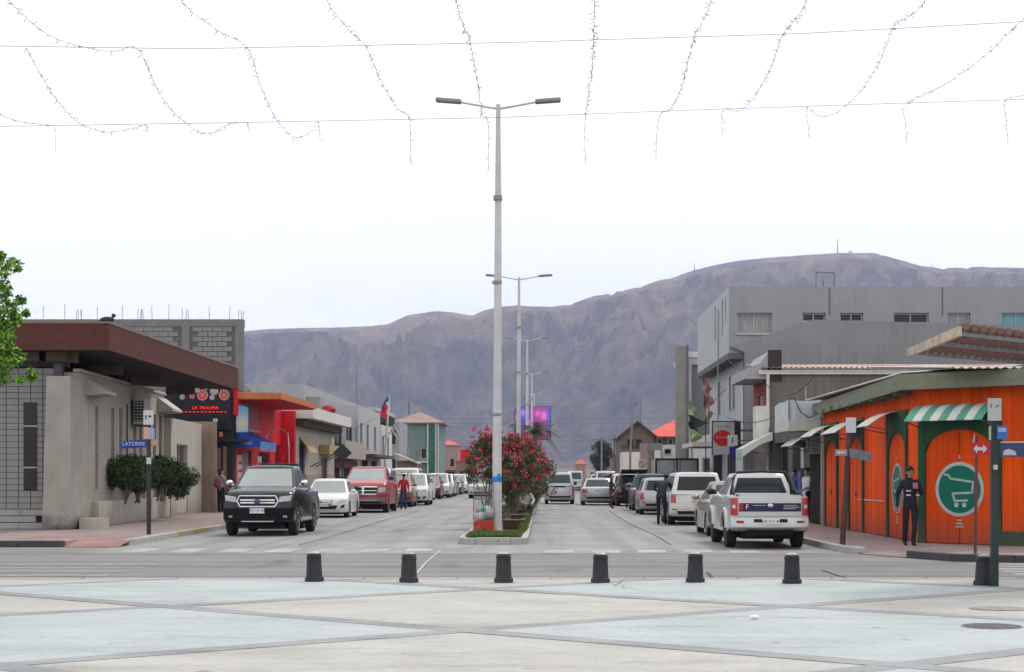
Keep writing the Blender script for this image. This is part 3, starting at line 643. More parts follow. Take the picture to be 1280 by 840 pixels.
def suv(label, x, y, away, m_, L=4.5, W=1.78, H=1.7, name='suv', plate=None, group=None, rails=True, low_m=None):
    h = L/2
    c = Car(name, label, 'car', (x, y + h, 0), 0 if away else PI, L, W, H, 0.36, h-.88, -h+.9, top_suv(L), 1.02, dict(f0=h-1.0, f1=0.55, r1=-h+.34, r0=-h+.1, in0=0.06, in1=0.21, sides=((.05,.38),(.42,.70),(.75,.94)), rear=(0.09,0.91,0.2,0.9)), m_, 0.25, 0.10, group)
    front_kit(c, 0.80, 0.74, gw=0.42); rear_kit(c, 0.72, 1.02, 0.76, 0.17, plate if away else None)
    c.mirrors(h-1.35, 1.12); c.handles((0.1,-.85), 0.88); c.seams((0.75,-.28), 0.36, 1.0)
    if rails: c.rails()
    if plate and not away: c.plate(plate, 0.56, True)
    return c
def van(label, x, y, away, m_, L=4.2, W=1.7, H=1.82, name='van', plate=None, group=None):
    h = L/2
    c = Car(name, label, 'van', (x, y + h, 0), 0 if away else PI, L, W, H, 0.3, h-.8, -h+.75, top_van(L), 1.05, dict(f0=h-.62, f1=0.75, r1=-h+.17, r0=-h+.06, in0=0.05, in1=0.17, sides=((.06,.36),(.42,.68),(.73,.95)), rear=(0.10,0.90,0.22,0.92), rear_m=mat('greenish_car_glass', (0.05,0.085,0.085), 0.05, 0.2, 2, ior=1.6)), m_, 0.2, 0.09, group)
    front_kit(c, 0.74, 0.66, gw=0.36); rear_kit(c, 0.58, 0.98, 0.98, 0.11, None)
    c.patch('plate_recess', M_BLACK, [(-.3,.93),(.3,.93),(.3,1.02),(-.3,1.02)], False, 0.008, 4, 1)
    c.mirrors(h-1.15, 1.12, M_BLACK); c.handles((0.15,-.5), 0.9); c.seams((0.8,-.1), 0.3, 1.02)
    return c
def pickup(label, x, y, away, m_, L=5.2, W=1.84, H=1.82, name='pickup_truck', group=None, r=0.38, rim=None, rb=0, bed=1.02, hood=1.06):
    h = L/2
    c = Car(name, label, 'pickup truck', (x, y + h, 0), 0 if away else PI, L, W, H, r, h-.92, -h+1.2, top_pick(L, b=hood-.06, hood=hood, bed=bed, rb=rb), hood-.06, dict(f0=h-1.12, f1=0.66, r1=-0.62, r0=-0.82, in0=0.09, in1=0.27, sides=((.05,.46),(.52,.92)), rear=(0.09,0.91,0.2,0.92)), m_, 0.36, 0.09, group, rim=rim)
    mb = MB(); mb.box(-W/2+.13, W/2-.13, -h+.12, -.92, bed-.02, bed+.003); mb.build('bed_liner', M_BLACK, c.root)
    c.handles((0.2,-.55), 0.92); c.seams((0.85,-.15), 0.42, hood-.08)
    return c
# ---------------------------------------------------------------- the parked and driving vehicles
P_WHITE = paint('white', (0.66,0.66,0.65)); P_SILVER = paint('silver', (0.42,0.43,0.45), 0.3, 0.35); P_GREY = paint('dark_grey', (0.075,0.075,0.08), 0.3, 0.2)
P_BLACK = paint('black', (0.006,0.0065,0.009), 0.2, 0.0, 0.35, 0.02); P_RED = paint('red', (0.36,0.028,0.03)); P_MAROON = paint('maroon', (0.10,0.018,0.02)); P_BLUE = paint('grey_blue', (0.10,0.13,0.18), 0.3, 0.2)
P_GREEN = paint('dark_green', (0.012,0.05,0.05)); P_BEIGE = paint('beige', (0.33,0.29,0.25), 0.3, 0.2); P_CREAM = paint('cream', (0.58,0.55,0.48)); P_BROWN = paint('copper', (0.26,0.09,0.055), 0.3, 0.2)

# 1 black pickup, nose to the camera
c = pickup('black pickup truck with chrome ringed grille parked at the left kerb', -7.45, 43.65, False, P_BLACK, 5.25, 1.86, 1.87, r=0.39, hood=1.31, bed=1.18)
c.patch('headlight', M_LAMP, [(.545,.90),(.84,.93),(.88,1.08),(.57,1.04)], True, 0.012, mir=True)
gr = c.patch('grille', M_BLACK, [(-.45,.80),(.45,.80),(.52,1.04),(-.52,1.04)], True, 0.010, 8, 3)[0]
fr = [((-.53,.92),(-.47,1.06)),((-.47,1.06),(.47,1.06)),((.47,1.06),(.53,.92)),((.53,.92),(.45,.78)),((.45,.78),(-.45,.78)),((-.45,.78),(-.53,.92))]
mb = MB()
for a, b in fr: mb.tube([(a[0], c.end_y(a[0],a[1],True)+.012, a[1]),((a[0]+b[0])/2, c.end_y((a[0]+b[0])/2,(a[1]+b[1])/2,True)+.014,(a[1]+b[1])/2),(b[0], c.end_y(b[0],b[1],True)+.012, b[1])], 0.022, 6)
mb.build('grille_surround', M_CHROME, c.root, 50)
for k in (.885,.955): c.patch('grille_bar', M_CHROME, [(-.45,k-.016),(.45,k-.016),(.45,k+.016),(-.45,k+.016)], True, 0.02, 8, 1, gr)
mb = MB(); mb.lathe([(0.0001,0),(.1,0),(.1,.012),(.085,.02),(0.0001,.02)], 20, 0, Matrix.Translation((0, c.end_y(0,.92,True)+.02, .92)) @ Matrix.Rotation(-PI/2,4,'X') @ Matrix.Diagonal((1,.55,1,1))); mb.build('oval_badge', mat('badge_blue', (0.02,0.05,0.22), 0.3, coat=1.0), c.root, 40)
c.patch('bumper', mat('satin_black_bumper', (0.007,0.007,0.008), 0.5, spec=0.1), [(-.86,.43),(.86,.43),(.90,.74),(-.90,.74)], True, 0.02, 10, 3)
c.patch('lower_intake', M_UNDER, [(-.5,.44),(.5,.44),(.55,.56),(-.55,.56)], True, 0.026, 8, 2)
c.patch('fog_lamp', M_LAMP, [(.66,.50),(.76,.50),(.76,.55),(.66,.55)], True, 0.028, 3, 1, mir=True)
mb = MB(); mb.box(-.42,.42, c.L/2-.12, c.L/2-.03, .385, .41); mb.build('skid_bar', M_CHROME, c.root)
c.plate('PD·LF·43', .675, True, .38); rear_kit(c, .7, 1.0, .62)
c.mirrors(c.L/2-1.5, 1.40, M_CHROME)
mb = MB()
for sg in (-1,1): mb.tube([(sg*.6,-.95,1.05),(sg*.52,-.98,1.88),(sg*.5,-1.0,1.9)],.03,8)
mb.tube([(-.5,-1.0,1.9),(.5,-1.0,1.9)],.03,8); mb.build('sports_bar', M_BLACK, c.root)
for sg in (-1,1): mb = MB(); mb.tube([(sg*.93,1.1,.42),(sg*.93,-.7,.42)],.04,8); mb.build('side_step', M_CHROME, c.root)
mb = MB(); mb.tube([(-.3,.75,1.84),(-.3,.5,1.95),(-.3,.1,2.2)],.006,4); mb.build('aerial', M_BLACK, c.root)

sedan('dark grey sedan tucked in close behind the black pickup', -8.05, 49.7, False, P_GREY, 4.4, 1.72, 1.48)
c = sedan('white sedan with small slatted grille standing ahead of the red pickup', -8.2, 62.6, False, P_WHITE, 4.35, 1.72, 1.47, plate='CX·RS·20')
# red pickup
c = pickup('red pickup truck with cross bar grille and grey bumper on the left kerb', -7.62, 70.7, False, P_RED, 5.8, 2.0, 1.98, r=0.4, hood=1.40, bed=1.28)
c.patch('headlight', M_LAMP, [(.62,.88),(.93,.88),(.95,1.10),(.66,1.08)], True, 0.012, mir=True)
gr = c.patch('grille', M_BLACK, [(-.56,.80),(.56,.80),(.60,1.13),(-.60,1.13)], True, 0.012, 8, 3)[0]
for q in ([(-.6,1.09),(.6,1.09),(.6,1.14),(-.6,1.14)],[(-.56,.79),(.56,.79),(.57,.82),(-.57,.82)],[(-.57,.94),(.57,.94),(.57,.965),(-.57,.965)],[(-.04,.82),(.04,.82),(.04,1.09),(-.04,1.09)]): c.patch('grille_bar', M_CHROME, q, True, 0.02, 6, 1, gr)
c.patch('bumper', mat('bumper_grey', (0.2,0.2,0.21), 0.35, metal=0.6), [(-.95,.50),(.95,.50),(.96,.66),(-.96,.66)], True, 0.05, 10, 2)
c.patch('lower_intake', M_UNDER, [(-.7,.43),(.7,.43),(.74,.5),(-.74,.5)], True, 0.03, 8, 1); c.patch('bumper_chrome', M_CHROME, [(-.6,.53),(.3,.53),(.3,.56),(-.6,.56)], True, 0.056, 6, 1)
rear_kit(c, .75, 1.05, .62); c.mirrors(c.L/2-1.55, 1.48, M_BLACK)
# white van with its driver's door open
c = van('white van standing behind the red pickup with its driver door swung open', -8.0, 78.2, False, P_WHITE, 4.5, 1.75, 1.95)
def open_door(c, y, side, z0, z1, ln, ang, m_):
    M = Matrix.Translation((side*(c.hw-.01), y, 0)) @ Matrix.Rotation(side*R(-ang), 4, 'Z')
    mb = MB(); mb.box(-.03,.03,-ln,0,z0,z0+.6,0,M); mb.box(-.025,.025,-ln,-ln+.07,z0+.6,z1,0,M); mb.box(-.025,.025,-ln,-.15,z1-.06,z1,0,M); mb.box(-.025,.025,-.22,-.12,z0+.6,z1,0,M)
    o = mb.build('door', m_, c.root, bevel=0.01); mb = MB(); mb.box(-.006,.006,-ln+.07,-.2,z0+.6,z1-.05,0,M); mb.build('window_pane', M_TINT, o)
    mb = MB(); mb.blob((0.12*side,-.12,z0+.72),.1,.06,.09,8,6,0,M); mb.build('wing_mirror', M_BLACK, o)
open_door(c, 1.2, -1, .35, 1.72, 1.0, 62, P_WHITE)
suv('copper red suv between two white cars on the left side of the avenue', -7.45, 83.3, False, P_BROWN, 4.3, 1.75, 1.68)
suv('white suv with broad dark grille parked beyond the copper suv', -7.02, 88.3, False, P_WHITE, 4.6, 1.82, 1.72)
van('tall white van parked beyond the white suv with the dark grille', -7.9, 94.2, False, P_WHITE, 4.7, 1.8, 2.02)
sedan('silver sedan parked beyond the tall white van', -7.85, 100.2, False, P_SILVER)
hatch('cream hatchback parked ahead of the maroon suv', -7.9, 105.8, False, P_CREAM)
suv('maroon suv with black mirrors on the left kerb beyond the cream hatchback', -7.75, 111.2, False, P_MAROON, 4.3, 1.74, 1.64)
suv('white suv parked directly behind the maroon suv', -7.55, 117.8, False, P_WHITE, 4.5, 1.8, 1.75)
suv('silver suv parked across from the red roadside board', -7.6, 124.6, False, P_SILVER, 4.6, 1.8, 1.72)
sedan('grey blue sedan parked behind the silver suv', -7.7, 131.5, False, P_BLUE)
hatch('small maroon hatchback parked near the green building', -7.6, 137.6, False, P_MAROON)
suv('white suv parked by the green building', -7.5, 144, False, P_WHITE)
suv('white suv without roof rails parked past the green building', -7.6, 151, False, P_WHITE, rails=False)
FAR = [('white sedan far along the left kerb', sedan, P_WHITE), ('copper sedan far along the left kerb', sedan, P_BROWN), ('silver van far along the left kerb', van, P_SILVER), ('black sedan far along the left kerb', sedan, P_BLACK), ('white hatchback far along the left kerb', hatch, P_WHITE)]
for k, (lb, fn, pm) in enumerate(FAR): fn(lb, -7.6, 158 + 7.2*k, False, pm)
c = suv('white suv driving towards the plaza beside the planted median', -4.28, 115.0, False, P_WHITE, 4.5, 1.82, 1.66, plate='GK·TB·71')

# right side, tails to the camera
c = pickup('white pickup truck with dark tailgate band parked before the orange store', 4.86, 36.05, True, paint('pearl_white', (0.52,0.525,0.54), 0.3, 0.25), 5.0, 1.70, 1.66, r=0.365, hood=1.20, bed=1.17, rb=.12, rim=M_RIMD)
for q in ('tail_light',): c.patch(q, M_TAIL, [(.70,.74),(.835,.74),(.835,1.11),(.70,1.11)], False, 0.02, 4, 3, mir=True)
c.patch('lamp_window', M_REV, [(.745,.89),(.80,.89),(.80,.96),(.745,.96)], False, 0.026, 2, 1, mir=True)
c.patch('tailgate', paint('pearl_white', (0.6,0.6,0.6)), [(-.68,.72),(.68,.72),(.68,1.16),(-.68,1.16)], False, 0.012, 10, 3)
band = c.patch('tailgate_band', mat('navy_decal', (0.022,0.024,0.06), 0.4), [(-.67,.82),(.67,.82),(.67,1.0),(-.67,1.0)], False, 0.018, 10, 1)[0]
c.patch('red_decal', mat('red_decal', (0.4,0.02,0.04), 0.4), [(-.665,.85),(-.58,.85),(-.58,.98),(-.665,.98)], False, 0.021, 2, 1, band)
yb = c.end_y(0,.9,False)-.022
text('F', .15, band, (-.5, yb, .915), (PI/2,0,0), M_PLATE, ext=0.001); M_DEC = mat('decal_grey', (0.45,0.45,0.48), 0.5)
for zz_, w_ in ((.95,.30),(.915,.34),(.88,.26)): mb = MB(); mb.box(.28,.28+w_,yb-.002,yb,zz_-.006,zz_+.006); mb.build('decal_line', M_DEC, band)
mb = MB(); mb.box(-.38,-.1,yb-.002,yb,.945,.957); mb.build('decal_line', M_DEC, band)
mb = MB(); mb.lathe([(0.0001,0),(.065,0),(.06,.012),(0.0001,.016)],16,0,Matrix.Translation((0,yb,.95)) @ Matrix.Rotation(PI/2,4,'X') @ Matrix.Diagonal((1,.7,1,1))); mb.build('oval_badge', M_CHROME, c.root, 40)
c.patch('bumper', paint('pearl_white', (0.6,0.6,0.6)), [(-.80,.49),(.80,.49),(.83,.68),(-.83,.68)], False, 0.03, 10, 2)
c.patch('bumper_step', M_BLACK, [(-.36,.59),(.36,.59),(.36,.66),(-.36,.66)], False, 0.036, 6, 1)
c.patch('fog_lamp', M_TAIL, [(.56,.57),(.72,.57),(.74,.625),(.58,.625)], False, 0.036, 3, 1, mir=True)
y_ = c.end_y(0,.6,False)-.046; mb = MB(); mb.box(-.19,.19,y_-.01,y_,.55,.66); o = mb.build('number_plate', M_PLATE, c.root); text('HZ·CV·40', .095, o, (0,y_-.012,.605), (PI/2,0,0), M_PLT, ext=0.001)
mb = MB(); mb.tube([(-.68,-.95,1.16),(-.62,-.98,1.55),(-.54,-.99,1.66),(0,-1.0,1.685),(.54,-.99,1.66),(.62,-.98,1.55),(.68,-.95,1.16)],.03,8); mb.tube([(.70,-1.7,1.19),(.66,-1.2,1.42),(.60,-1.0,1.6)],.026,8); mb.tube([(-.70,-1.7,1.19),(-.66,-1.2,1.42),(-.60,-1.0,1.6)],.026,8); mb.build('sports_bar', M_BLACK, c.root, 40)
c.patch('brake_lamp', M_TAIL, [(-.01,.60),(.01,.60),(.01,.61),(-.01,.61)], False, 0.0)
for sg in (-1,1):
    for ax in (c.L/2-.92, -c.L/2+1.2):
        mb = MB(); vs_ = []; fs_ = []
        for k in range(13):
            a = R(10+160*k/12)
            for rr, xo in ((.43,.86),(.43,.905),(.52,.895),(.53,.84)): vs_.append((sg*xo, ax+rr*math.cos(a), .365+rr*math.sin(a)))
        for k in range(12):
            for q in range(3): fs_.append((k*4+q,k*4+q+1,k*4+q+5,k*4+q+4))
        mb.add(vs_, fs_); mb.build('wheel_flare', paint('pearl_white',(0.6,0.6,0.6)), c.root, 50)
c.mirrors(c.L/2-1.45, 1.22, M_BLACK); front_kit(c, .9, .85)
mb = MB(); mb.box(-.5,.5,-c.L/2+.1,-c.L/2+.6,.3,.42); mb.build('tow_frame', M_UNDER, c.root)

sedan('beige sedan hidden ahead of the white pickup with only its flank and mirror showing', 5.10, 43.3, True, P_BEIGE, 4.4, 1.7, 1.45)
c = suv('white suv with open driver door and wide dark rear window', 4.88, 53.3, True, P_WHITE, 4.65, 1.78, 1.70, plate='TD·JY·62')
open_door(c, .95, -1, .38, 1.45, 1.0, 58, P_WHITE)
hatch('silver hatchback with bright red tail lamps ahead of the white suv', 4.7, 67.6, True, P_SILVER, 3.95, 1.7, 1.5, plate='LW·PR·15')
suv('dark green suv parked ahead of the silver hatchback', 4.85, 75.0, True, P_GREEN, 4.3, 1.76, 1.66)
c = suv('black suv with its tailgate raised and a red bag in the boot', 4.62, 86.2, True, P_BLACK, 4.4, 1.78, 1.66)
M = Matrix.Translation((0,-c.L/2+.3,1.66)) @ Matrix.Rotation(R(-12),4,'X'); mb = MB(); mb.box(-.7,.7,-.95,0,0,.05,0,M); mb.build('tailgate', P_BLACK, c.root, bevel=.02)
c.patch('boot_opening', M_UNDER, [(-.6,.6),(.6,.6),(.6,1.0),(-.6,1.0)], False, 0.01); c.patch('boot_lining', mat('red_cloth', (0.38,0.02,0.03), 0.8), [(-.35,.62),(.3,.62),(.25,.96),(-.3,.96)], False, 0.02)
sedan('silver sedan driving away with wide red tail lamps', 2.88, 88.6, True, P_SILVER, 4.5, 1.78, 1.46, plate='KS·DL·33')
c = van('silver white van driving away close beside the median', 0.86, 92.2, True, paint('van_silver', (0.55,0.56,0.58), 0.3, 0.15), 4.1, 1.66, 1.76)
suv('white suv parked far ahead of the black suv with raised tailgate', 4.7, 96, True, P_WHITE)
sedan('black sedan parked along the right kerb beyond the driving cars', 4.7, 103, True, P_BLACK)
van('white van parked far along the right kerb', 4.5, 122, True, P_WHITE, H=1.9)
suv('grey suv parked far along the right kerb', 4.6, 112, True, P_GREY)
van('white van driving far ahead near the end of the avenue', 2.9, 158, True, P_WHITE, H=2.0)
sedan('black sedan driving far ahead of the silver white van', 1.5, 150, True, P_BLACK)
sedan('white sedan parked far ahead before the wooden house', 4.6, 131, True, P_WHITE)
suv('silver suv parked far ahead before the wooden house', 4.6, 139, True, P_SILVER)

# box truck half on the right pavement
t = thing('box_truck', 'small truck with grey box body in a black frame on the right pavement', 'truck', (6.35, 80.2, 0.03))
M_BOX = mat('truck_panel_grey', (0.30,0.32,0.34), 0.45, 0.15, 2, streak=0.3)
mb = MB(); mb.box(-1.0,1.0,0.03,3.3,.95,2.33); mb.build('box_body', M_BOX, t)
mb = MB()
for x in (-1.04,.96): mb.box(x,x+.08,-.02,.06,.9,2.38)
mb.box(-.96,.96,-.02,.06,2.30,2.38); mb.box(-.96,.96,-.02,.06,.9,.98); mb.box(-.03,.03,-.02,.05,.98,2.3); mb.build('rear_frame', M_BLACK, t)
for x in (-.94,.05): mb = MB(); mb.box(x,x+.89,0,.03,1.0,2.28); d = mb.build('door', M_BOX, t); mb = MB(); mb.box(x+(.78 if x < 0 else .08),x+(.81 if x < 0 else .11),-.02,0,1.0,2.28); mb.build('lock_rod', M_BLACK, d)
mb = MB(); mb.box(-.85,.85,3.4,5.0,.5,1.2); mb.prism_xz([(-.82,1.2),(.82,1.2),(.74,1.95),(-.74,1.95)],3.4,4.75); mb.build('cab', P_WHITE, t, bevel=.05)
mb = MB(); mb.box(-.7,.7,.1,5.0,.55,.9); mb.build('chassis', M_UNDER, t)
for y in (.9,4.3):
    for sg in (-1,1): wheel(t, sg*.78, y, .36, .24, sg, M_RIM)
for sg in (-1,1): mb = MB(); mb.box(sg*.7-.14,sg*.7+.14,.02,.1,.68,.8); mb.build('tail_light', M_TAIL, t)
# ================================================================ buildings
M_DARK = mat('dark_interior', (0.014,0.013,0.013), 0.9, 0.3, 3); M_PANE = mat('window_glass', (0.03,0.038,0.045), 0.05, 0.3, 1.2, ior=1.5); M_FRAME = mat('aluminium_frame', (0.38,0.39,0.40), 0.45, 0.1, 4, metal=0.4); M_WOODD = mat('dark_wood', (0.055,0.028,0.02), 0.7, 0.3, 8, stretch=(6,6,0.6))
M_CURTAIN = mat('curtained_glass', (0.30,0.30,0.31), 0.15, 0.35, 5, stretch=(6,6,0.3), ior=1.5)
def wallpanel(mb, o, u, n, L, H, ops, d=0.12, z0=0.0, mi=0, top=None):
    """wall sheet from o along u, outward normal n, with recessed openings (u0,u1,z0,z1)"""
    o, u, n = Vector(o), Vector(u), Vector(n); us = sorted({0, L, *[q for a in ops for q in a[:2]]}); zs = sorted({z0, H, *[q for a in ops for q in a[2:4]]})
    P = lambda a, z, e=0.0: tuple(o + u*a - n*e + Vector((0,0,z)))
    flip = u.cross(Vector((0,0,1))).dot(n) < 0
    def Q(a, b, c, e): mb.quad(*((a, b, c, e) if not flip else (e, c, b, a)), mi=mi)
    for a, b in zip(us, us[1:]):
        for c, e in zip(zs, zs[1:]):
            if any(q[0] <= a + 1e-6 and q[1] >= b - 1e-6 and q[2] <= c + 1e-6 and q[3] >= e - 1e-6 for q in ops): continue
            Q(P(a,c), P(b,c), P(b,e), P(a,e))
    for a, b, c, e in [q[:4] for q in ops]:
        Q(P(a,c), P(a,c,d), P(b,c,d), P(b,c)); Q(P(a,e,d), P(a,e), P(b,e), P(b,e,d)); Q(P(a,c,d), P(a,c), P(a,e), P(a,e,d)); Q(P(b,c), P(b,c,d), P(b,e,d), P(b,e))
def opening(parent, o, u, n, op, kind='window', frame_m=None, pane_m=None, nx=1, nz=1, d=0.12, fw=0.05, sill=True, name=None):
    """frame, pane and sill (or leaf) filling a recess"""
    o, u, n = Vector(o), Vector(u), Vector(n); a, b, c, e = op[:4]; M = Matrix(((u.x,n.x,0,o.x),(u.y,n.y,0,o.y),(0,0,1,o.z),(0,0,0,1)))
    frame_m = frame_m or M_FRAME; pane_m = pane_m or M_PANE; y0, y1 = -d+.005, -d+.05
    mb = MB(); mb.box(a,a+fw,y0,y1,c,e,0,M); mb.box(b-fw,b,y0,y1,c,e,0,M); mb.box(a+fw,b-fw,y0,y1,c,c+fw,0,M); mb.box(a+fw,b-fw,y0,y1,e-fw,e,0,M)
    for k in range(1, nx): x = a + (b-a)*k/nx; mb.box(x-fw*.4,x+fw*.4,y0+.004,y1-.004,c+fw,e-fw,0,M)
    for k in range(1, nz): z = c + (e-c)*k/nz; mb.box(a+fw,b-fw,y0+.008,y1-.008,z-fw*.4,z+fw*.4,0,M)
    w = mb.build(name or kind, frame_m, parent)
    mb = MB(); mb.box(a+fw*.5,b-fw*.5,-d-.06,-d+.012,c+fw*.5,e-fw*.5,0,M); mb.build('pane' if kind == 'window' else 'leaf', pane_m, w)
    if sill and kind == 'window': mb = MB(); mb.box(a-.05,b+.05,-.02,.06,c-.06,c-.004,0,M); mb.build('sill', frame_m, w)
    return w
def house(name, label, cat, A, ang, L, D, H, wall_m, front=(), left=(), right=(), back=(), roof_m=None, roof='flat', z0=0.0, parapet=0.0, d=0.12, group=None, eave=0.25, rise=1.2):
    """A = near corner of the front wall on the ground; local x runs along the front, y into the block"""
    t = thing(name, label, cat, (A[0], A[1], z0), ang, group); mb = MB()
    S = {'f': ((0,0,0),(1,0,0),(0,-1,0),L,front), 'r': ((L,0,0),(0,1,0),(1,0,0),D,right), 'b': ((L,D,0),(-1,0,0),(0,1,0),L,back), 'l': ((0,D,0),(0,-1,0),(-1,0,0),D,left)}
    for o, u, n, ln, ops in S.values(): wallpanel(mb, o, u, n, ln, H, [q[:4] for q in ops], d)
    mb.quad((0,0,H-parapet-.02),(L,0,H-parapet-.02),(L,D,H-parapet-.02),(0,D,H-parapet-.02))
    if parapet:
        w = 0.15; mb.quad((0,0,H),(L,0,H),(L-w,w,H),(w,w,H)); mb.quad((L,0,H),(L,D,H),(L-w,D-w,H),(L-w,w,H)); mb.quad((0,D,H),(0,0,H),(w,w,H),(w,D-w,H)); mb.quad((L,D,H),(0,D,H),(w,D-w,H),(L-w,D-w,H))
        for a, b in (((w,w),(L-w,w)),((L-w,w),(L-w,D-w)),((L-w,D-w),(w,D-w)),((w,D-w),(w,w))): mb.quad((*a,H-parapet),(*b,H-parapet),(*b,H),(*a,H))
    mb.build('wall', wall_m, t)
    for o, u, n, ln, ops in S.values():
        for q in ops:
            k = q[4] if len(q) > 4 else {}
            opening(t, o, u, n, q, **{**dict(d=d), **k})
    if roof == 'hip':
        e = eave; P = [(-e,-e,H),(L+e,-e,H),(L+e,D+e,H),(-e,D+e,H)]; mn = min(L, D)/2
        rg = [(mn, D/2, H+rise),(L-mn, D/2, H+rise)] if L >= D else [(L/2, mn, H+rise),(L/2, D-mn, H+rise)]
        mb = MB(); mb.add(P + rg + [(x,y,z-.12) for x,y,z in P], [(0,1,5,4),(1,2,5),(2,3,4,5),(3,0,4),(0,6,7,1),(1,7,8,2),(2,8,9,3),(3,9,6,0),(6,9,8,7)] if L >= D else [(0,1,4),(1,2,5,4),(2,3,5),(3,0,4,5),(0,6,7,1),(1,7,8,2),(2,8,9,3),(3,9,6,0),(6,9,8,7)])
        mb.build('roof', roof_m, t)
    elif roof == 'slab':
        mb = MB(); mb.box(-eave,L+eave,-eave,D+eave,H+.003,H+.14); mb.build('roof', roof_m, t)
    return t
RW, LW_ = -PI/2, PI/2
def corrugated(mb, x0, x1, y0, y1, z0, z1, pitch=0.18, amp=0.02, mi=0, M=None):
    """sheet rising from y0 to y1, waves across x"""
    n = max(2, int((x1-x0)/pitch*4)); vs = []
    for i in range(n+1):
        x = x0 + (x1-x0)*i/n; w = amp*math.sin(2*PI*(x-x0)/pitch); vs += [(x,y0,z0+w),(x,y1,z1+w),(x,y1,z1+w-.01),(x,y0,z0+w-.01)]
    fs = []
    for i in range(n): a = 4*i; fs += [(a,a+4,a+5,a+1),(a+3,a+2,a+6,a+7),(a,a+3,a+7,a+4)]
    mb.add(vs, fs, mi, M)

# ---------------------------------------------------------------- left corner: low cream hall with a brown canopy roof
M_CREAM = mat('cream_render', (0.42,0.385,0.33), 0.85, 0.12, 1.2, 0.25, 60, streak=0.45, grime=0.5); M_TILEW = mat('pale_wall_tile', (0.27,0.265,0.26), 0.6, 0.16, 2.5)
M_BRN = mat('brown_metal_fascia', (0.09,0.027,0.019), 0.6, 0.25, 2.5, stretch=(1,1,7), streak=0.3); M_SOFF = mat('soffit_panel', (0.11,0.075,0.058), 0.8, 0.2, 2); M_STEEL = mat('grey_steel_post', (0.11,0.115,0.13), 0.55, 0.2, 5)
M_STONE = mat('pale_pillar_render', (0.44,0.41,0.37), 0.85, 0.12, 1.5, 0.3, 50, streak=0.3)
ang = math.atan2(-0.055, 1.0)      # this block leans 3 degrees off the avenue
dirv = Vector((-0.05, 1, 0)).normalized(); nrm = Vector((dirv.y, -dirv.x, 0))
W0 = Vector((XP(98,46.2), 46.2, ZS))
t = thing('corner_hall', 'cream hall with slit windows beneath a wide brown canopy roof', 'building', (W0.x, W0.y, ZS), math.atan2(dirv.y, dirv.x))   # local x into the distance, local -y to the street
LWALL = 20.4; HW = ZP(463, 46.2) - ZS
def su(px, extra=0.0):                                    # photo column -> distance along the wall
    k = (px - CX)/F; return (k*W0.y - W0.x) / (dirv.x - k*dirv.y)
mb = MB(); slits = [(121,508,612),(141,510,612),(151,511,612),(168.5,531,612),(176,532,612),(193,518,612),(200.5,519,612)]
ops = []
for px, t0, b0 in slits:
    s0 = su(px - 2.0); s1 = su(px + 2.0); ym = W0.y + dirv.y*(s0+s1)/2; ops.append((s0, s1, max(.55, ZP(b0, ym)-ZS), ZP(t0, ym)-ZS))
s_end = su(205)
HP = HW - 0.05
wallpanel(mb, (0,0,0), (1,0,0), (0,-1,0), s_end, HP, ops, 0.16); mb.quad((0,0,HP),(s_end,0,HP),(s_end,6,HP),(0,6,HP)); mb.quad((0,6,0),(0,0,0),(0,0,HP),(0,6,HP)); mb.quad((s_end,0,0),(s_end,6,0),(s_end,6,HP),(s_end,0,HP))
# lower rear wing
wallpanel(mb, (s_end,-.25,0), (1,0,0), (0,-1,0), LWALL-s_end, 3.5, [(s_end*0+1.2, 3.6, .1, 2.6)], 0.16); mb.quad((s_end,-.25,3.5),(LWALL,-.25,3.5),(LWALL,6,3.5),(s_end,6,3.5)); mb.quad((s_end,0,0),(s_end,-.25,0),(s_end,-.25,3.5),(s_end,0,3.5)); mb.quad((LWALL,-.25,0),(LWALL,6,0),(LWALL,6,3.5),(LWALL,-.25,3.5))
mb.build('wall', M_CREAM, t)
for q in ops: opening(t, (0,0,0), (1,0,0), (0,-1,0), q, fw=0.03, d=0.16, sill=False, frame_m=M_STEEL, pane_m=mat('brown_slit_glass',(0.035,0.03,0.028),0.25,0.3,2))
opening(t, (s_end,-.25,0), (1,0,0), (0,-1,0), (1.2,3.6,.1,2.6), kind='door', frame_m=M_FRAME, pane_m=M_PANE, nx=2, nz=2, d=0.16)
mb = MB(); mb.box(-.1, s_end+.1, -.08, .12, HP+.003, HP+.09); mb.build('coping', mat('coping_stone', (0.4,0.38,0.35), 0.85), t)
for s0, w_, hh in ((su(107), 1.5, HP-.05), (su(196), 1.9, HP-.1)):      # sloping concrete hoods
    mb = MB(); mb.add([(s0,0.02,hh),(s0+w_,0.02,hh),(s0+w_,-.55,hh-.42),(s0,-.55,hh-.42),(s0,0.02,hh-.55),(s0+w_,0.02,hh-.55),(s0+w_,-.55,hh-.5),(s0,-.55,hh-.5)], [(0,3,2,1),(3,7,6,2),(4,5,6,7),(0,4,7,3),(1,2,6,5)]); mb.build('window_hood', M_STONE, t)
for z_ in (1.0, 2.15): mb = MB(); mb.box(.05, s_end-.05, -.012, .01, z_, z_+.02); mb.build('wall_groove', mat('wall_line', (0.42,0.39,0.35), 0.85), t)
mb = MB(); mb.box(su(158)-.02, su(158)+.02, -.05, -.005, .5, HP-.6); mb.build('conduit', M_STEEL, t)
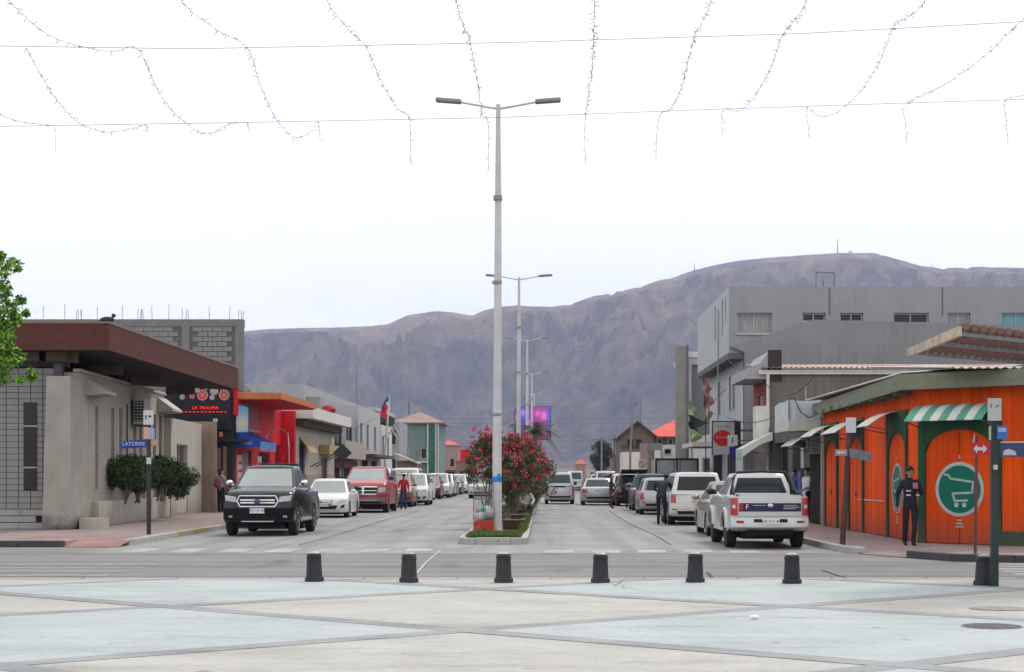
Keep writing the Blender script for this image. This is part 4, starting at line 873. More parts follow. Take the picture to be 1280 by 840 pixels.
# tiled end wall facing the plaza, with dark glass strips: every tile its own piece
Minv = Matrix.Rotation(-math.atan2(dirv.y, dirv.x), 4, 'Z') @ Matrix.Translation((-W0.x, -W0.y, -ZS))
yt = 46.05; x1 = XP(56, yt); x0 = x1 - 7.0; zb = 0.55; zt = ZP(462, yt)
mb = MB(); mb.box(x0, x1+.35, yt, yt+.25, ZS, zt, 0, Minv); mb.build('end_wall', mat('dark_mortar', (0.055,0.05,0.048), 0.9), t)
tw, th = 0.335, 0.168; me_tile = MB().box(0, tw-.022, -.03, 0, 0, th-.016).mesh('wall_tile', M_TILEW); cnt = 0
wins = [(XP(30,yt), XP(47,yt), ZP(613,yt), ZP(503,yt)), (XP(30,yt)-1.45, XP(47,yt)-1.45, ZP(613,yt), ZP(503,yt)), (XP(30,yt)-2.9, XP(47,yt)-2.9, ZP(613,yt), ZP(503,yt))]
rows = int((zt - zb)/th); cols = int(2.9/tw)
for r_ in range(rows):
    for c_ in range(cols):
        tx = x1 + .3 - (c_+1)*tw; tz = zb + ZS + r_*th
        if any(a - .02 < tx and tx + tw < b + .02 and c < tz + th*.6 and tz + th*.4 < e for a, b, c, e in wins): continue
        o = link('wall_tile', me_tile, t); o.matrix_local = Minv @ Matrix.Translation((tx, yt + random.uniform(-.003,.003), tz))
for a, b, c, e in wins[:2]:
    mb = MB(); mb.box(a, b, yt-.045, yt-.005, c, e, 0, Minv); w = mb.build('window', mat('smoked_glass', (0.03,0.025,0.026), 0.15, 0.3, 2), t)
    for z_ in (c + (e-c)*.26, c + (e-c)*.73): mb = MB(); mb.box(a, b, yt-.06, yt-.045, z_-.018, z_+.018, 0, Minv); mb.build('glazing_bar', M_FRAME, w)
for q, (za, zb_) in enumerate(((ZS,.30),(.31,.48),(.49,.66))):
    for k in range(9):
        mb = MB(); off = .45*(q % 2); mb.box(x1+.25-off-(k+1)*.9+.012, x1+.25-off-k*.9, yt-.22+q*.05, yt, za+.01, zb_+.0, 0, Minv); mb.build('plinth_stone', mat('plinth_grey', (0.34,0.335,0.33), 0.8, 0.15, 2, 0.3), t)
# battered corner pillar, its foot stained
M_PIL, n, l, p = node_mat('pillar_render_stained'); tc = n.new('ShaderNodeTexCoord').outputs['Object']; sx_ = n.new('ShaderNodeSeparateXYZ'); l.new(tc, sx_.inputs[0])
ad = n.new('ShaderNodeMath'); ad.operation = 'MULTIPLY_ADD'; ad.inputs[1].default_value = 0.9; l.new(tnoise(n, l, tc, 2.2, 6, 0.65), ad.inputs[0]); l.new(sx_.outputs[2], ad.inputs[2])
c_ = mixc(n, l, 1.0, ramp(n, l, tnoise(n, l, tc, 1.5, 8, 0.6), [(0.3,(0.29,0.27,0.245)),(0.7,(0.37,0.345,0.31))]), ramp(n, l, ad.outputs[0], [(0.45,(0.22,0.16,0.14)),(0.85,(1,1,1))]), 'MULTIPLY')
l.new(c_, p.inputs['Base Color']); p.inputs['Roughness'].default_value = 0.9; p.inputs['Specular IOR Level'].default_value = 0.2
yp = 45.2; mb = MB(); xa, xb, xc = XP(52,yp), XP(88,yp), XP(58,yp); zt_ = ZP(470,yp)
mb.add([(xa,yp,ZS),(xb,yp,ZS),(xb+.06,yp+1.1,ZS),(xa,yp+1.1,ZS),(xc,yp,zt_),(xb,yp,zt_),(xb+.02,yp+1.1,zt_),(xc,yp+1.1,zt_)], [(0,1,5,4),(1,2,6,5),(2,3,7,6),(3,0,4,7),(4,5,6,7)], 0, Minv); mb.build('corner_pillar', M_PIL, t, bevel=.02)
mb = MB(); mb.box(xb+.1, xb+.75, yp+.5, yp+1.1, ZS, ZS+.3, 0, Minv); mb.build('step', M_STONE, t)
# canopy roof
A = Vector((XP(136,45), 45)); B = Vector((XP(298,57), 57)); zA, zB = ZP(404,45), ZP(461,57); th_A = .72; zl = ZP(404,45)
C0 = Vector((-22, 45)); D0 = Vector((-22, 58)); e2 = (B-A).normalized()
mb = MB(); mb.add([(A.x,A.y,zA),(B.x,B.y,zB),(D0.x,D0.y,zB+.5),(C0.x,C0.y,zl),(A.x,A.y,zA-th_A),(B.x,B.y,zB-th_A),(D0.x,D0.y,zB+.5-th_A),(C0.x,C0.y,zl-th_A)],
   [(0,1,2,3),(3,7,4,0),(0,4,5,1),(1,5,6,2)], 0, Minv); mb.add([(A.x,A.y,zA-th_A),(B.x,B.y,zB-th_A),(D0.x,D0.y,zB+.5-th_A),(C0.x,C0.y,zl-th_A)], [(0,3,2,1)], 1, Minv); roof = mb.build('roof', [M_BRN, mat('dark_soffit_paint',(0.022,0.016,0.015),0.8)], t)  # near-black underside: the shade under the eave is put into its colour
mb = MB()
for z_ in (zA+.0,): mb.add([(A.x+.03,A.y-.03,z_),(B.x+.05,B.y,zB),(B.x+.05,B.y,zB+.05),(A.x+.03,A.y-.03,z_+.05),(C0.x,C0.y-.03,zl+.05),(C0.x,C0.y-.03,zl)], [(0,1,2,3),(5,0,3,4)], 0, Minv)
mb.build('gutter_edge', mat('weathered_flashing', (0.20,0.15,0.13), 0.6), roof)
for k in (0,2,4,6):                                        # coffered boards hanging below the edge of the roof
    f = .04 + k*.14; p = Vector((A.x, A.y)).lerp(B, f); zz0 = zA + (zB-zA)*f - th_A; x_ = p.x - .75
    mb = MB(); mb.box(x_-1.3, x_-.35, p.y+.3, p.y+.42, zz0-.26, zz0+.02, 0, Minv); mb.build('soffit_board', M_SOFF, t)
for px in (44, 70): mb = MB(); p_ = XP(px,45.8); mb.box(p_-.4, p_+.35, 45.6, 45.7, zl-th_A-.24, zl-th_A+.02, 0, Minv); mb.build('soffit_board', M_SOFF, t)
for px, py0 in ((72, 470), (162, 478), (182,486), (202, 491)):
    s_ = max(.1, su(px)) if px > 99 else None; P_ = Vector((XP(px,46.0), 46.0)) if s_ is None else Vector((W0.x+dirv.x*s_-.25, W0.y+dirv.y*s_))
    zz0 = ZP(py0, P_.y)-.1; f = min(1, max(0, (P_.y-A.y)/(B.y-A.y))); mb = MB(); mb.box(P_.x-.12, P_.x+.12, P_.y, P_.y+.24, zz0, zA+(zB-zA)*f-th_A+.15, 0, Minv); mb.build('roof_post', M_STEEL, t)
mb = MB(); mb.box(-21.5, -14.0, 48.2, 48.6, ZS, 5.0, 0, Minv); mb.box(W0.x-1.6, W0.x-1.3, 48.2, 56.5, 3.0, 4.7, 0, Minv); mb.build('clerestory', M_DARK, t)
mb = MB(); mb.box(-21.5, -13.2, 46.6, 46.8, zl-th_A-.35, zl-th_A+.02, 0, Minv); mb.build('roof_beam', M_STEEL, t)
# air conditioner on the wall
s0 = su(160); ac = thing('air_conditioner', 'boxy white air conditioner unit bolted high on the cream wall', 'air conditioner', tuple(W0 + dirv*su(163) + nrm*0.03 + Vector((0,0,ZP(530,W0.y+su(163))-ZS-.0))), math.atan2(dirv.y, dirv.x))
mb = MB(); mb.box(0,1.0,-.42,-.06,0,.8); mb.build('casing', mat('ac_casing', (0.46,0.46,0.44), 0.5, 0.15, 3, streak=0.3), ac, bevel=.02)
mb = MB(); mb.box(-.012,.0,-.39,-.10,.08,.74); mb.build('grille', M_DARK, ac)
for k in range(7): mb = MB(); mb.box(-.03,-.012,-.40,-.09,.10+k*.095,.125+k*.095); mb.build('slat', MATS['ac_casing'], ac)
for k in range(2): mb = MB(); mb.box(-.03,-.014,-.31+k*.1,-.295+k*.1,.08,.74); mb.build('slat', MATS['ac_casing'], ac)
for xq in (.1,.85): mb = MB(); mb.box(xq,xq+.06,-.42,-.01,-.06,-.002); mb.build('bracket', M_STEEL, ac)
# planter with shrubs
pl0 = ground(124, 658.5, ZS); tp = thing('planter_wall', 'long low concrete planter box along the cream wall', 'planter', (pl0[0], pl0[1], ZS), math.atan2(dirv.y, dirv.x))
M_PLANT = mat('planter_render', (0.52,0.475,0.41), 0.85, 0.14, 1.2, 0.3, 50, streak=0.5, dirt=0.15, grime=0.4); LP_ = 17.0
mb = MB(); mb.box(0,LP_,0,.18,0,.72); mb.box(0,.18,.18,1.2,0,.72); mb.box(LP_-.18,LP_,.18,1.2,0,.72); mb.box(0.18,LP_-.18,.18,1.2,0,.6,1); mb.box(0,LP_,1.2,1.3,0,.72); mb.build('trough', [M_PLANT, M_SOIL], tp, bevel=.015)
mb = MB(); mb.box(LP_-3.0,LP_-2.6,.3,.7,.6,1.0); mb.build('vent_block', M_PLANT, tp)

# ---------------------------------------------------------------- grey block wall house behind, unfinished
M_MORT = mat('grey_mortar', (0.13,0.13,0.132), 0.95, 0.2, 3, 0.4); M_BLOCK = mat('concrete_block', (0.235,0.235,0.235), 0.95, 0.18, 2.5, 0.5, 30); M_BEAMC = mat('raw_concrete', (0.20,0.20,0.198), 0.95, 0.18, 1.5, 0.4, streak=0.4)
yb = 68.35; ZBOT = 5.02; xr = XP(303.5, yb); xl = XP(20, yb); zt = ZP(399, yb)
t = thing('block_house', 'unfinished grey concrete block upper storey wall with bare rebar on top', 'building', (xl, yb, 0)); Lb = xr - xl
mb = MB(); mb.box(0, Lb, 0.03, .35, ZBOT, zt-.3); mb.build('wall', M_MORT, t)
mb = MB(); mb.box(-.02, Lb+.02, 0, .37, zt-.3, zt); mb.build('ring_beam', M_BEAMC, t)
bw, bh = .40, .20; me_b = MB().box(0, bw-.025, -.02, .035, 0, bh-.025).mesh('block', M_BLOCK); colx = [XP(232,yb)-xl, XP(299,yb)-xl, XP(150,yb)-xl, XP(90,yb)-xl]
for cx_ in colx: mb = MB(); mb.box(cx_-.16, cx_+.16, -.012, .1, ZBOT, zt-.302); mb.build('concrete_column', M_BEAMC, t)
for r_ in range(11):
    for c_ in range(int(Lb/bw)+1):
        bx = c_*bw - (bw/2 if r_ % 2 else 0) ; bz = zt - .3 - (r_+1)*bh
        if bx < XP(135,yb)-xl or bx + bw > Lb - .05 or any(abs(bx + bw/2 - q) < .34 for q in colx): continue
        line = np.interp(XP(0,yb)*0 + (bx+xl)/yb*F+CX, [136,298],[403,460])
        if ZP(line+14, yb) > bz + bh: continue
        link('block', me_b, t, (bx, random.uniform(-.004,.004), bz))
M_REBAR = mat('rebar', (0.09,0.07,0.065), 0.8)
for px in (27,30,53,80,94,97,100,101,120,151,172,175,177,178,189,210,227,232,235,261,286,298,301,303.5):
    x_ = XP(px, yb) - xl; h_ = random.uniform(.35,.45) if px in (94,97,100,101,172,175,177,178,227,232,235,298,301,303.5) else random.uniform(.5,.66); mb = MB(); y_ = random.uniform(.05,.2)
    mb.tube([(min(x_, Lb-.02), y_, zt-.05-0), (min(x_, Lb-.02)+random.uniform(-.03,.03), y_, zt+h_)], .011, 5); mb.build('rebar', M_REBAR, t)
# ---------------------------------------------------------------- tan side wall and black bar front
yt = 67.0
t = thing('tan_wall', 'plain tan rendered wall end standing below the black citrus sign', 'wall', (XP(223,yt), yt, ZS)); wd = XP(270,yt) - XP(223,yt); hh = ZP(527,yt) - ZS
mb = MB(); mb.box(-.6, wd, 0, .25, 0, hh); mb.build('face', mat('tan_render', (0.30,0.215,0.155), 0.85, 0.15, 1.3, 0.3, 50, streak=0.4, dirt=0.3), t, bevel=.015); mb = MB(); mb.box(wd-.12, wd+.02, -.01, .26, hh+.002, hh+.12); mb.build('coping', M_STONE, t)
yt = 67.8
t = thing('bar_front', 'black bar front with citrus slice sign and red led lettering', 'building', (XP(224,yt), yt, ZS)); wd = XP(291,yt) - XP(224,yt); k_ = lambda px: XP(px,yt) - XP(224,yt); kz = lambda py: ZP(py,yt) - ZS
mb = MB(); mb.box(-6, wd, .05, .5, 0, 5.015-ZS); mb.build('wall', mat('charcoal_wall', (0.022,0.02,0.022), 0.7, 0.2, 2), t)
M_SGN = mat('sign_black', (0.012,0.011,0.018), 0.45); mb = MB(); mb.box(0, wd-.05, -.12, .05, kz(537), kz(481)); sg_ = mb.build('signboard', M_SGN, t)
M_CIT = mat('citrus_red', (0.52,0.02,0.012), 0.5, 0.2, 6); M_CITE = mat('citrus_rind', (0.55,0.42,0.40), 0.5); M_CITG = mat('citrus_grey', (0.33,0.30,0.29), 0.5, 0.25, 6)
for px, py, rp, red in ((233.5,486,6.6,1),(245,486,5,0),(254,494,6.7,1),(268.5,489,5,0),(281,494,6.5,1),(228.7,496.5,3.2,0),(241,495.5,3.2,1),(266,497,3.1,0),(259,484.5,3,0),(277.5,484.5,3,1)):
    r_ = rp*yt/F; M = Matrix.Translation((k_(px), -.12, kz(py))) @ Matrix.Rotation(PI/2, 4, 'X')
    mb = MB(); mb.lathe([(r_,0),(r_,.03)], 24, 0, M); o = mb.build('citrus_slice', M_CITE, t)
    mb = MB()
    for q in range(8):
        a = 2*PI*q/8; mb.prism([(r_*.1*math.cos(a+.39), r_*.1*math.sin(a+.39)), (r_*.86*math.cos(a+.05), r_*.86*math.sin(a+.05)), (r_*.9*math.cos(a+.39), r_*.9*math.sin(a+.39)), (r_*.86*math.cos(a+.73), r_*.86*math.sin(a+.73))], .028, .036, 0, M)
    mb.build('segment', M_CIT if red else M_CITG, o)
M_LED = mat('red_led', (0.8,0.02,0.01), 0.5, emit=0.9); text('LA TRAUMA', .17, sg_, ((k_(240)+k_(275))/2, -.13, kz(510)), (PI/2,0,0), M_LED, sx=1.15)
for q in range(12): x_ = k_(227) + q*(k_(286)-k_(227))/12; mb = MB(); mb.box(x_, x_+.1, -.135, -.121, kz(515.5), kz(514.6)); mb.build('led_dash', M_LED, sg_)
mb = MB(); mb.box(k_(270), k_(276), 0, .05, 0, kz(560)); mb.box(k_(279), k_(283),-.05,.05,0,kz(558)); mb.build('door_post', mat('brown_post', (0.2,0.13,0.1), 0.8), t)
mb = MB(); mb.box(k_(276),k_(279),-.3,-.05,kz(540),kz(546)); mb.build('wall_lamp', mat('amber_lamp', (0.5,0.2,0.08), 0.5), t)
mb = MB(); mb.box(k_(271),k_(305),-.2,.5,kz(552),kz(548)); mb.build('door_hood', M_BLACK, t)
# blue and yellow projecting box sign
t = thing('projecting_sign', 'upright box sign with pale blue and cream face above the blue awning', 'sign', (XP(291,68.2), 68.2, ZP(542,68.2))); wd = XP(309.5,68.2)-XP(291,68.2); hh = ZP(504,68.2)-ZP(541,68.2)
M_SBL = mat('sign_blue', (0.02,0.11,0.38), 0.4); mb = MB(); mb.add([(0,.1,.02),(.12,-.02,0),(.12,-.02,hh+.04),(0,.1,hh),(wd,.28,.02),(wd,.28,hh-.1)], [(0,1,2,3),(1,4,5,2),(4,0,3,5),(3,2,5),(0,4,1)]); mb.build('casing', M_SBL, t)
M_SF, n, l, p = node_mat('sign_face_sky'); tc = n.new('ShaderNodeTexCoord').outputs['Object']; sx_ = n.new('ShaderNodeSeparateXYZ'); l.new(tc, sx_.inputs[0]); mr = n.new('ShaderNodeMath'); mr.operation = 'ADD'; mr.inputs[1].default_value = 0
l.new(sx_.outputs[2], mr.inputs[0]); l.new(ramp(n, l, mr.outputs[0], [(0.05,(0.30,0.45,0.50)),(0.45,(0.55,0.53,0.36)),(0.9,(0.16,0.44,0.62))]), p.inputs['Base Color'])
mb = MB(); mb.add([(.15,-.045,.06),(wd-.03,.255,.08),(wd-.03,.255,hh-.13),(.15,-.045,hh-.02)], [(0,1,2,3)]); mb.build('face', M_SF, t)
mb = MB(); mb.box(-.35,.05,.1,.16,hh*.3,hh*.3+.06); mb.box(-.35,.05,.1,.16,hh*.8,hh*.8+.06); mb.build('bracket', M_STEEL, t)

# ---------------------------------------------------------------- red shop with orange canopy
XF = -12.0
def fy(px, X=XF): return YX(px, X)
M_RED = mat('red_wall_paint', (0.64,0.010,0.020), 0.65, 0.10, 1.3, 0.15, streak=0.22); M_ORG = mat('orange_canopy', (0.46,0.15,0.05), 0.7, 0.2, 2, streak=0.2); M_GREYR = mat('grey_roof_wall', (0.17,0.17,0.175), 0.85, 0.2, 2)
XF = -12.55; y0, y1 = 68.42, fy(366); Ln = y1-y0; zr = lambda py, y: ZP(py,y)-ZS
t = house('red_shop', 'bright red shop with orange canopy slab and a framed panel', 'shop', (XF, y0), LW_, Ln, 7, 4.75, M_RED,
    front=[(fy(339)-y0-.0, fy(352)-y0, 0, 2.5, dict(kind='door', frame_m=M_RED, pane_m=M_DARK)), (fy(320)-y0, fy(330)-y0, 0, 2.5, dict(kind='door', frame_m=M_RED, pane_m=mat('grey_shutter', (0.25,0.26,0.28),0.6))), (fy(358)-y0, fy(365)-y0, 0, 2.9, dict(kind='door', frame_m=M_RED, pane_m=mat('dark_red_door', (0.14,0.01,0.012),0.6)))], z0=ZS)
mb = MB(); cy0 = 68-y0; cy1 = 78.5-y0; mb.box(cy0, cy1, -1.9, .0, 4.55, 4.82); mb.box(cy0, cy1, .003, 3, 4.55, 4.80); mb.build('canopy', M_ORG, t, bevel=.01); mb = MB(); mb.box(cy0+.08, cy1-.08, -1.8, -.02, 4.52, 4.547); mb.build('canopy_soffit', M_RED, t)
mb = MB(); mb.box(80.25-y0, 80.78-y0, -.62, -.003, 0, 4.55); mb.build('end_pier', M_RED, t)
mb = MB(); mb.box(-.6, Ln, 1.5, 6.5, 4.82, 5.5); mb.build('roof_wall', M_GREYR, t)
mb = MB(); mb.box(fy(319)-y0, fy(338)-y0, -.06, .02, zr(537,72), zr(506,72)); o = mb.build('framed_panel', mat('panel_rose', (0.34,0.05,0.065), 0.5, 0.3, 1.5), t); mb = MB(); mb.box(fy(319)-y0-.1, fy(338)-y0+.1, -.09, .02, zr(540,72), zr(537,72)-.003); mb.build('ledge', mat('panel_ledge',(0.5,0.3,0.2),0.7), o)
mb = MB(); mb.box(-.5, -.003, -.15, .12, 3.9, 5.0); mb.build('fascia_block', M_RED, t)
for a, b in ((313,318),(337,341)):
    mb = MB(); mb.box(fy(a)-y0, fy(b)-y0, -.05, .01, .4, 2.3); o = mb.build('price_panel', mat('white_poster', (0.62,0.56,0.55), 0.6, 0.3, 8), t)
    for q in range(5): mb = MB(); mb.box(fy(a)-y0+.1, fy(b)-y0-.1, -.055, -.05, .6+q*.33, .72+q*.33); mb.build('poster_block', M_RED, o)
# blue awning
aw = thing('blue_awning', 'blue fabric awning with pale scalloped edge on the red shop', 'awning', (XF, 68.3, ZP(563,70)), 0)
M_BLA = mat('awning_blue', (0.02,0.055,0.33), 0.7, 0.2, 3); M_BLB = mat('awning_lightblue', (0.12,0.28,0.62), 0.7, 0.5, 9)
mb = MB(); mb.add([(.02,0,.78),(.02,4.1,.78),(1.0,4.1,.32),(1.0,0,.32),(1.0,4.1,.1),(1.0,0,.1),(.02,0,.1)], [(0,3,2,1),(3,5,4,2),(0,6,5,3)]); mb.build('canvas', M_BLA, aw)
mb = MB()
for q in range(8): ya = 0.0 + q*.5; mb.add([(1.02,ya,.34),(1.02,ya+.48,.34),(1.02,ya+.48,.1),(1.02,ya+.36,-.05),(1.02,ya+.12,-.05),(1.02,ya,.1)], [(0,5,4,3,2,1)])
mb.build('valance', M_BLB, aw); text('Cristal', .18, aw, (.45,-.012,.28), (PI/2,0,0), mat('logo_rose', (0.62,0.4,0.45), 0.5))
mb = MB(); mb.tube([(0.02,6.2,.3),(.4,6.1,.9),(.9,5.9,1.05),(1.3,5.5,.8),(1.42,5.0,.2),(1.45,4.9,-.9)], .02, 6); mb.build('hoop_arm', mat('white_pipe',(0.6,0.6,0.58),0.5), aw)

# ---------------------------------------------------------------- cream shop row, then grey houses further along
M_CRM2 = mat('cream_shop_paint', (0.43,0.39,0.32), 0.85, 0.12, 1.2, 0.2, streak=0.3); M_WHT = mat('white_cornice', (0.60,0.58,0.54), 0.8, 0.12, 2, streak=0.3); M_TANW = mat('tan_lower_wall', (0.33,0.26,0.21), 0.85, 0.15, 1.5)
XF = -12.0; y0, y1 = fy(368.6), fy(418); Ln = y1-y0
t = house('cream_shop', 'cream shop with white cornice, brown eave and rolled awning arms', 'shop', (XF, y0), LW_, Ln, 8, 4.2, M_CRM2,
    front=[(fy(374)-y0, fy(381)-y0, 0, 3.0, dict(kind='door', frame_m=M_WOODD, pane_m=mat('navy_curtain',(0.012,0.02,0.07),0.8))), (fy(402)-y0, fy(409)-y0, 0, 2.4, dict(kind='door', frame_m=M_WOODD, pane_m=mat('brown_door',(0.09,0.03,0.022),0.6)))], z0=ZS)
mb = MB(); mb.box(-.1, Ln+.6, -.9, .4, 4.2, 4.75); mb.build('cornice', M_WHT, t, bevel=.02); mb = MB(); mb.box(0, Ln, -.45, .0, 3.85, 4.197); mb.build('eave_board', M_WOODD, t)
mb = MB(); mb.box(fy(381.5)-y0, fy(401.5)-y0, -.03, 0, 0, 1.5); mb.box(fy(409.5)-y0, Ln, -.03, 0, 0, 1.5); mb.build('dado', M_TANW, t)
mb = MB(); mb.box(fy(399)-y0, fy(411)-y0, -.55, -.05, 2.6, 3.1); mb.build('rolled_awning', mat('awning_tan',(0.42,0.29,0.15),0.8), t)
mb = MB(); mb.add([(fy(374)-y0,0,3.35),(fy(384)-y0,0,3.35),(fy(384)-y0,-.6,2.6),(fy(374)-y0,-.6,2.6)], [(0,3,2,1)]); mb.build('canvas_flap', MATS['awning_tan'], t)
for q in (388, 394): mb = MB(); mb.tube([(fy(q)-y0,0,1.9),(fy(q)-y0+1.2,-1.3,2.7)], .03, 5); mb.build('awning_arm', M_BLACK, t)
mb = MB(); mb.box(fy(412)-y0, fy(416)-y0, -.08, -.003, 2.8, 3.6); mb.build('notice_board', M_WHT, t)
mb = MB(); mb.blob((8,-.6,4.95), 1.3, .35, .22, 10, 6, jit=.2); mb.build('red_tarp', mat('red_tarp',(0.3,0.015,0.02),0.8), t)
M_G1 = mat('grey_house_paint', (0.29,0.295,0.31), 0.85, 0.1, 1.2, streak=0.3); M_G2 = mat('light_grey_paint', (0.40,0.40,0.41), 0.85, 0.1, 1.2, streak=0.3)
y0, y1 = fy(418.6), fy(447); 
t = house('brown_shop', 'narrow shop with brown balcony and red ground floor front', 'shop', (XF-.2, y0), LW_, y1-y0, 8, 5.1, M_G1,
   front=[(1,5,3.0,4.6,dict(nx=2,frame_m=M_WOODD)), (7,10.5,3.0,4.6,dict(nx=2,frame_m=M_WOODD)), (1,4,0,2.3,dict(kind='door',frame_m=M_WOODD,pane_m=M_DARK)), (6,9.5,0,2.3,dict(kind='door',frame_m=M_RED,pane_m=M_DARK))], z0=ZS)
mb = MB(); mb.box(0.2, y1-y0-.2, -.75, -.003, 2.45, 2.6); mb.box(.2,y1-y0-.2,-.75,-.69,2.6,3.5); mb.build('balcony', mat('balcony_tan',(0.36,0.31,0.26),0.8,0.2,2), t)
mb = MB(); mb.box(.3, y1-y0-.3, -.2, -.003, 1.9, 2.4); mb.build('shop_band', mat('maroon_band',(0.12,0.02,0.02),0.7), t)
y0, y1 = fy(448), fy(489)
t = house('grey_shop', 'pale grey two storey shop front next to the white flag house', 'shop', (XF, y0), LW_, 14.5, 8, 6.0, M_G2,
   front=[(1,2.4,3.3,4.9,dict(nx=2)),(5,6.4,3.3,4.9,dict(nx=2)),(10,11.4,3.3,4.9,dict(nx=2)),(2,6,0,2.5,dict(kind='door',frame_m=M_WOODD,pane_m=M_DARK)),(8,12,0,2.5,dict(kind='door',frame_m=M_RED,pane_m=M_DARK))], z0=ZS)
mb = MB(); mb.box(.2,14.2,-1.1,-.003,2.65,2.85); mb.build('awning_slab', mat('dark_slab',(0.10,0.06,0.055),0.8), t)
y2 = y0 + 15
t = house('white_flag_house', 'white house front with satellite dishes and flag pole', 'house', (XF, y2), LW_, 9, 8, 5.2, mat('white_house_paint',(0.55,0.55,0.54),0.85,0.1,1.3,streak=0.4),
   front=[(1,2.5,2.9,4.4,dict(nx=2)),(5,6.5,2.9,4.4,dict(nx=2)),(3,4.5,0,2.3,dict(kind='door',frame_m=M_WOODD,pane_m=M_DARK))], z0=ZS)
for (a, z_) in ((1.2,4.6),(3.6,4.9)):
    M = Matrix.Translation((a,-.7,z_)) @ Matrix.Rotation(R(60),4,'X'); mb = MB(); mb.lathe([(0.02,0),(.25,.04),(.45,.14),(.44,.15),(.24,.06),(.02,.02)],16,0,M); o = mb.build('satellite_dish', mat('dish_grey',(0.3,0.29,0.28),0.5), t, 40); mb = MB(); mb.tube([(a,-.7,z_),(a,0,z_-.3)],.025,5); mb.build('arm', M_STEEL, o)
# flag and pole
fpx, fY = 482, 124.0
t = thing('flagpole', 'white flagpole leaning out over the left kerb with a tricolour flag', 'flagpole', (XP(479.5,fY), fY, ZS)); mb = MB(); xt = XP(487,fY)-XP(479.5,fY)
mb.tube([(0,0,0),(xt*.25,0,3.0),(xt,0,ZP(494,fY)-ZS)], [.12,.09,.04], 8); mb.build('pole', mat('white_pole',(0.55,0.55,0.55),0.5), t)
M_FR, M_FW, M_FB = mat('flag_red',(0.62,0.02,0.03),0.8), mat('flag_white',(0.7,0.7,0.7),0.8), mat('flag_blue',(0.02,0.04,0.2),0.8)
zt = ZP(495,fY)-ZS
def cloth(pts, m_, name, par): mb = MB(); n_ = len(pts)//2; mb.add(pts, [(i,i+1,n_+i+1,n_+i) for i in range(n_-1)]); return mb.build(name, m_, par)
cloth([(xt-.10,0,zt),(xt-.35,.1,zt-.35),(xt-.55,-.05,zt-.8),(xt+.0,.02,zt-.45),(xt-.3,.12,zt-.85),(xt-.5,-.04,zt-1.2)], M_FB, 'flag_canton', t)
cloth([(xt-.5,-.02,zt-.55),(xt-.62,.1,zt-1.0),(xt-.7,0,zt-1.35),(xt-.15,.0,zt-.75),(xt-.2,.12,zt-1.25),(xt-.3,0,zt-1.75)], M_FR, 'flag_red_band', t)
cloth([(xt-.28,-.02,zt-.45),(xt-.2,.1,zt-.8),(xt-.22,0,zt-1.3),(xt+.02,.0,zt-.4),(xt+.05,.12,zt-.9),(xt-.02,0,zt-1.35)], M_FW, 'flag_white_band', t)
# large grey sheds behind
xg = -14.3; yg = YX(400, xg)
t = house('grey_hall', 'tall plain grey hall rising behind the cream shop', 'building', (xg, yg), LW_, 40, 12, ZP(496,yg), M_G1, right=[], z0=0)
xg2 = -15.2; yg2 = YX(368, xg2)
t = house('grey_loft', 'grey sheet metal loft with dark roof overhang behind the red shop', 'building', (xg2, yg2+4), LW_, 46, 10, ZP(480,yg2)+.2, mat('grey_sheet_metal',(0.33,0.335,0.35),0.6,0.1,1.5,streak=0.3), z0=0)
mb = MB(); mb.box(24, 40, -2.2, 0, 5.9, 6.6); mb.box(24,40,-2.2,-.003,6.603,6.9,1); mb.build('roof_overhang', [M_DARK, M_G2], t)
mb = MB(); mb.tube([(30,0,7.0),(30,0,10.5)],.03,5); mb.build('aerial', M_STEEL, t)
mb = MB(); mb.box(10,11,.5,2,7.0,7.7); mb.build('roof_tank', M_G1, t)
# green two storey house with tiled hip roof, facing the plaza
yg = 186.0; M_GRN = mat('faded_green_paint', (0.16,0.225,0.215), 0.85, 0.2, 0.8, streak=0.5); M_NET = mat('green_scaffold_net', (0.035,0.13,0.105), 0.8, 0.3, 2)
xl, xr = XP(497,yg), XP(549,yg)
t = house('green_house', 'faded green two storey house with pale tiled hip roof', 'house', (xl, yg), 0, xr-xl, 12, ZP(528,yg), M_GRN,
   front=[(.4,1.2,3.4,4.8,dict(frame_m=M_WHT)),(2.6,3.2,3.4,4.6,dict(frame_m=M_WHT)),(1.2,2.4,0,2.6,dict(kind='door',frame_m=M_WHT,pane_m=MATS['grey_shutter']))], roof='hip', roof_m=mat('pale_roof_tiles',(0.33,0.235,0.2),0.85,0.2,2), rise=1.25, eave=.55)
mb = MB(); mb.box(XP(536,yg)-xl, XP(544,yg)-xl, -.35, -.2, .5, ZP(530,yg)); mb.build('scaffold_net', M_NET, t)
for px in (535,545,548): mb = MB(); mb.box(XP(px,yg)-xl-.06, XP(px,yg)-xl+.06, -.4, -.28, 0, ZP(528,yg)); mb.build('scaffold_pole', M_WHT, t)
mb = MB(); mb.box(.6,xr-xl-1.2,-.5,-.003,3.0,3.15); mb.build('string_course', M_WHT, t)
mb = MB(); mb.tube([(1.0,3,ZP(528,yg)+1),(1.0,3,ZP(528,yg)+2.4)],.08,6); mb.build('vent_pipe', M_STEEL, t)
t = house('grey_annex', 'grey annex with dark upper windows beside the green house', 'house', (XP(485,165), 165), 0, 1.1, 10, ZP(527,165), M_G1, front=[(.3,.8,4.6,6.0,dict()),(.3,.8,2.0,3.2,dict())])
yk = 150
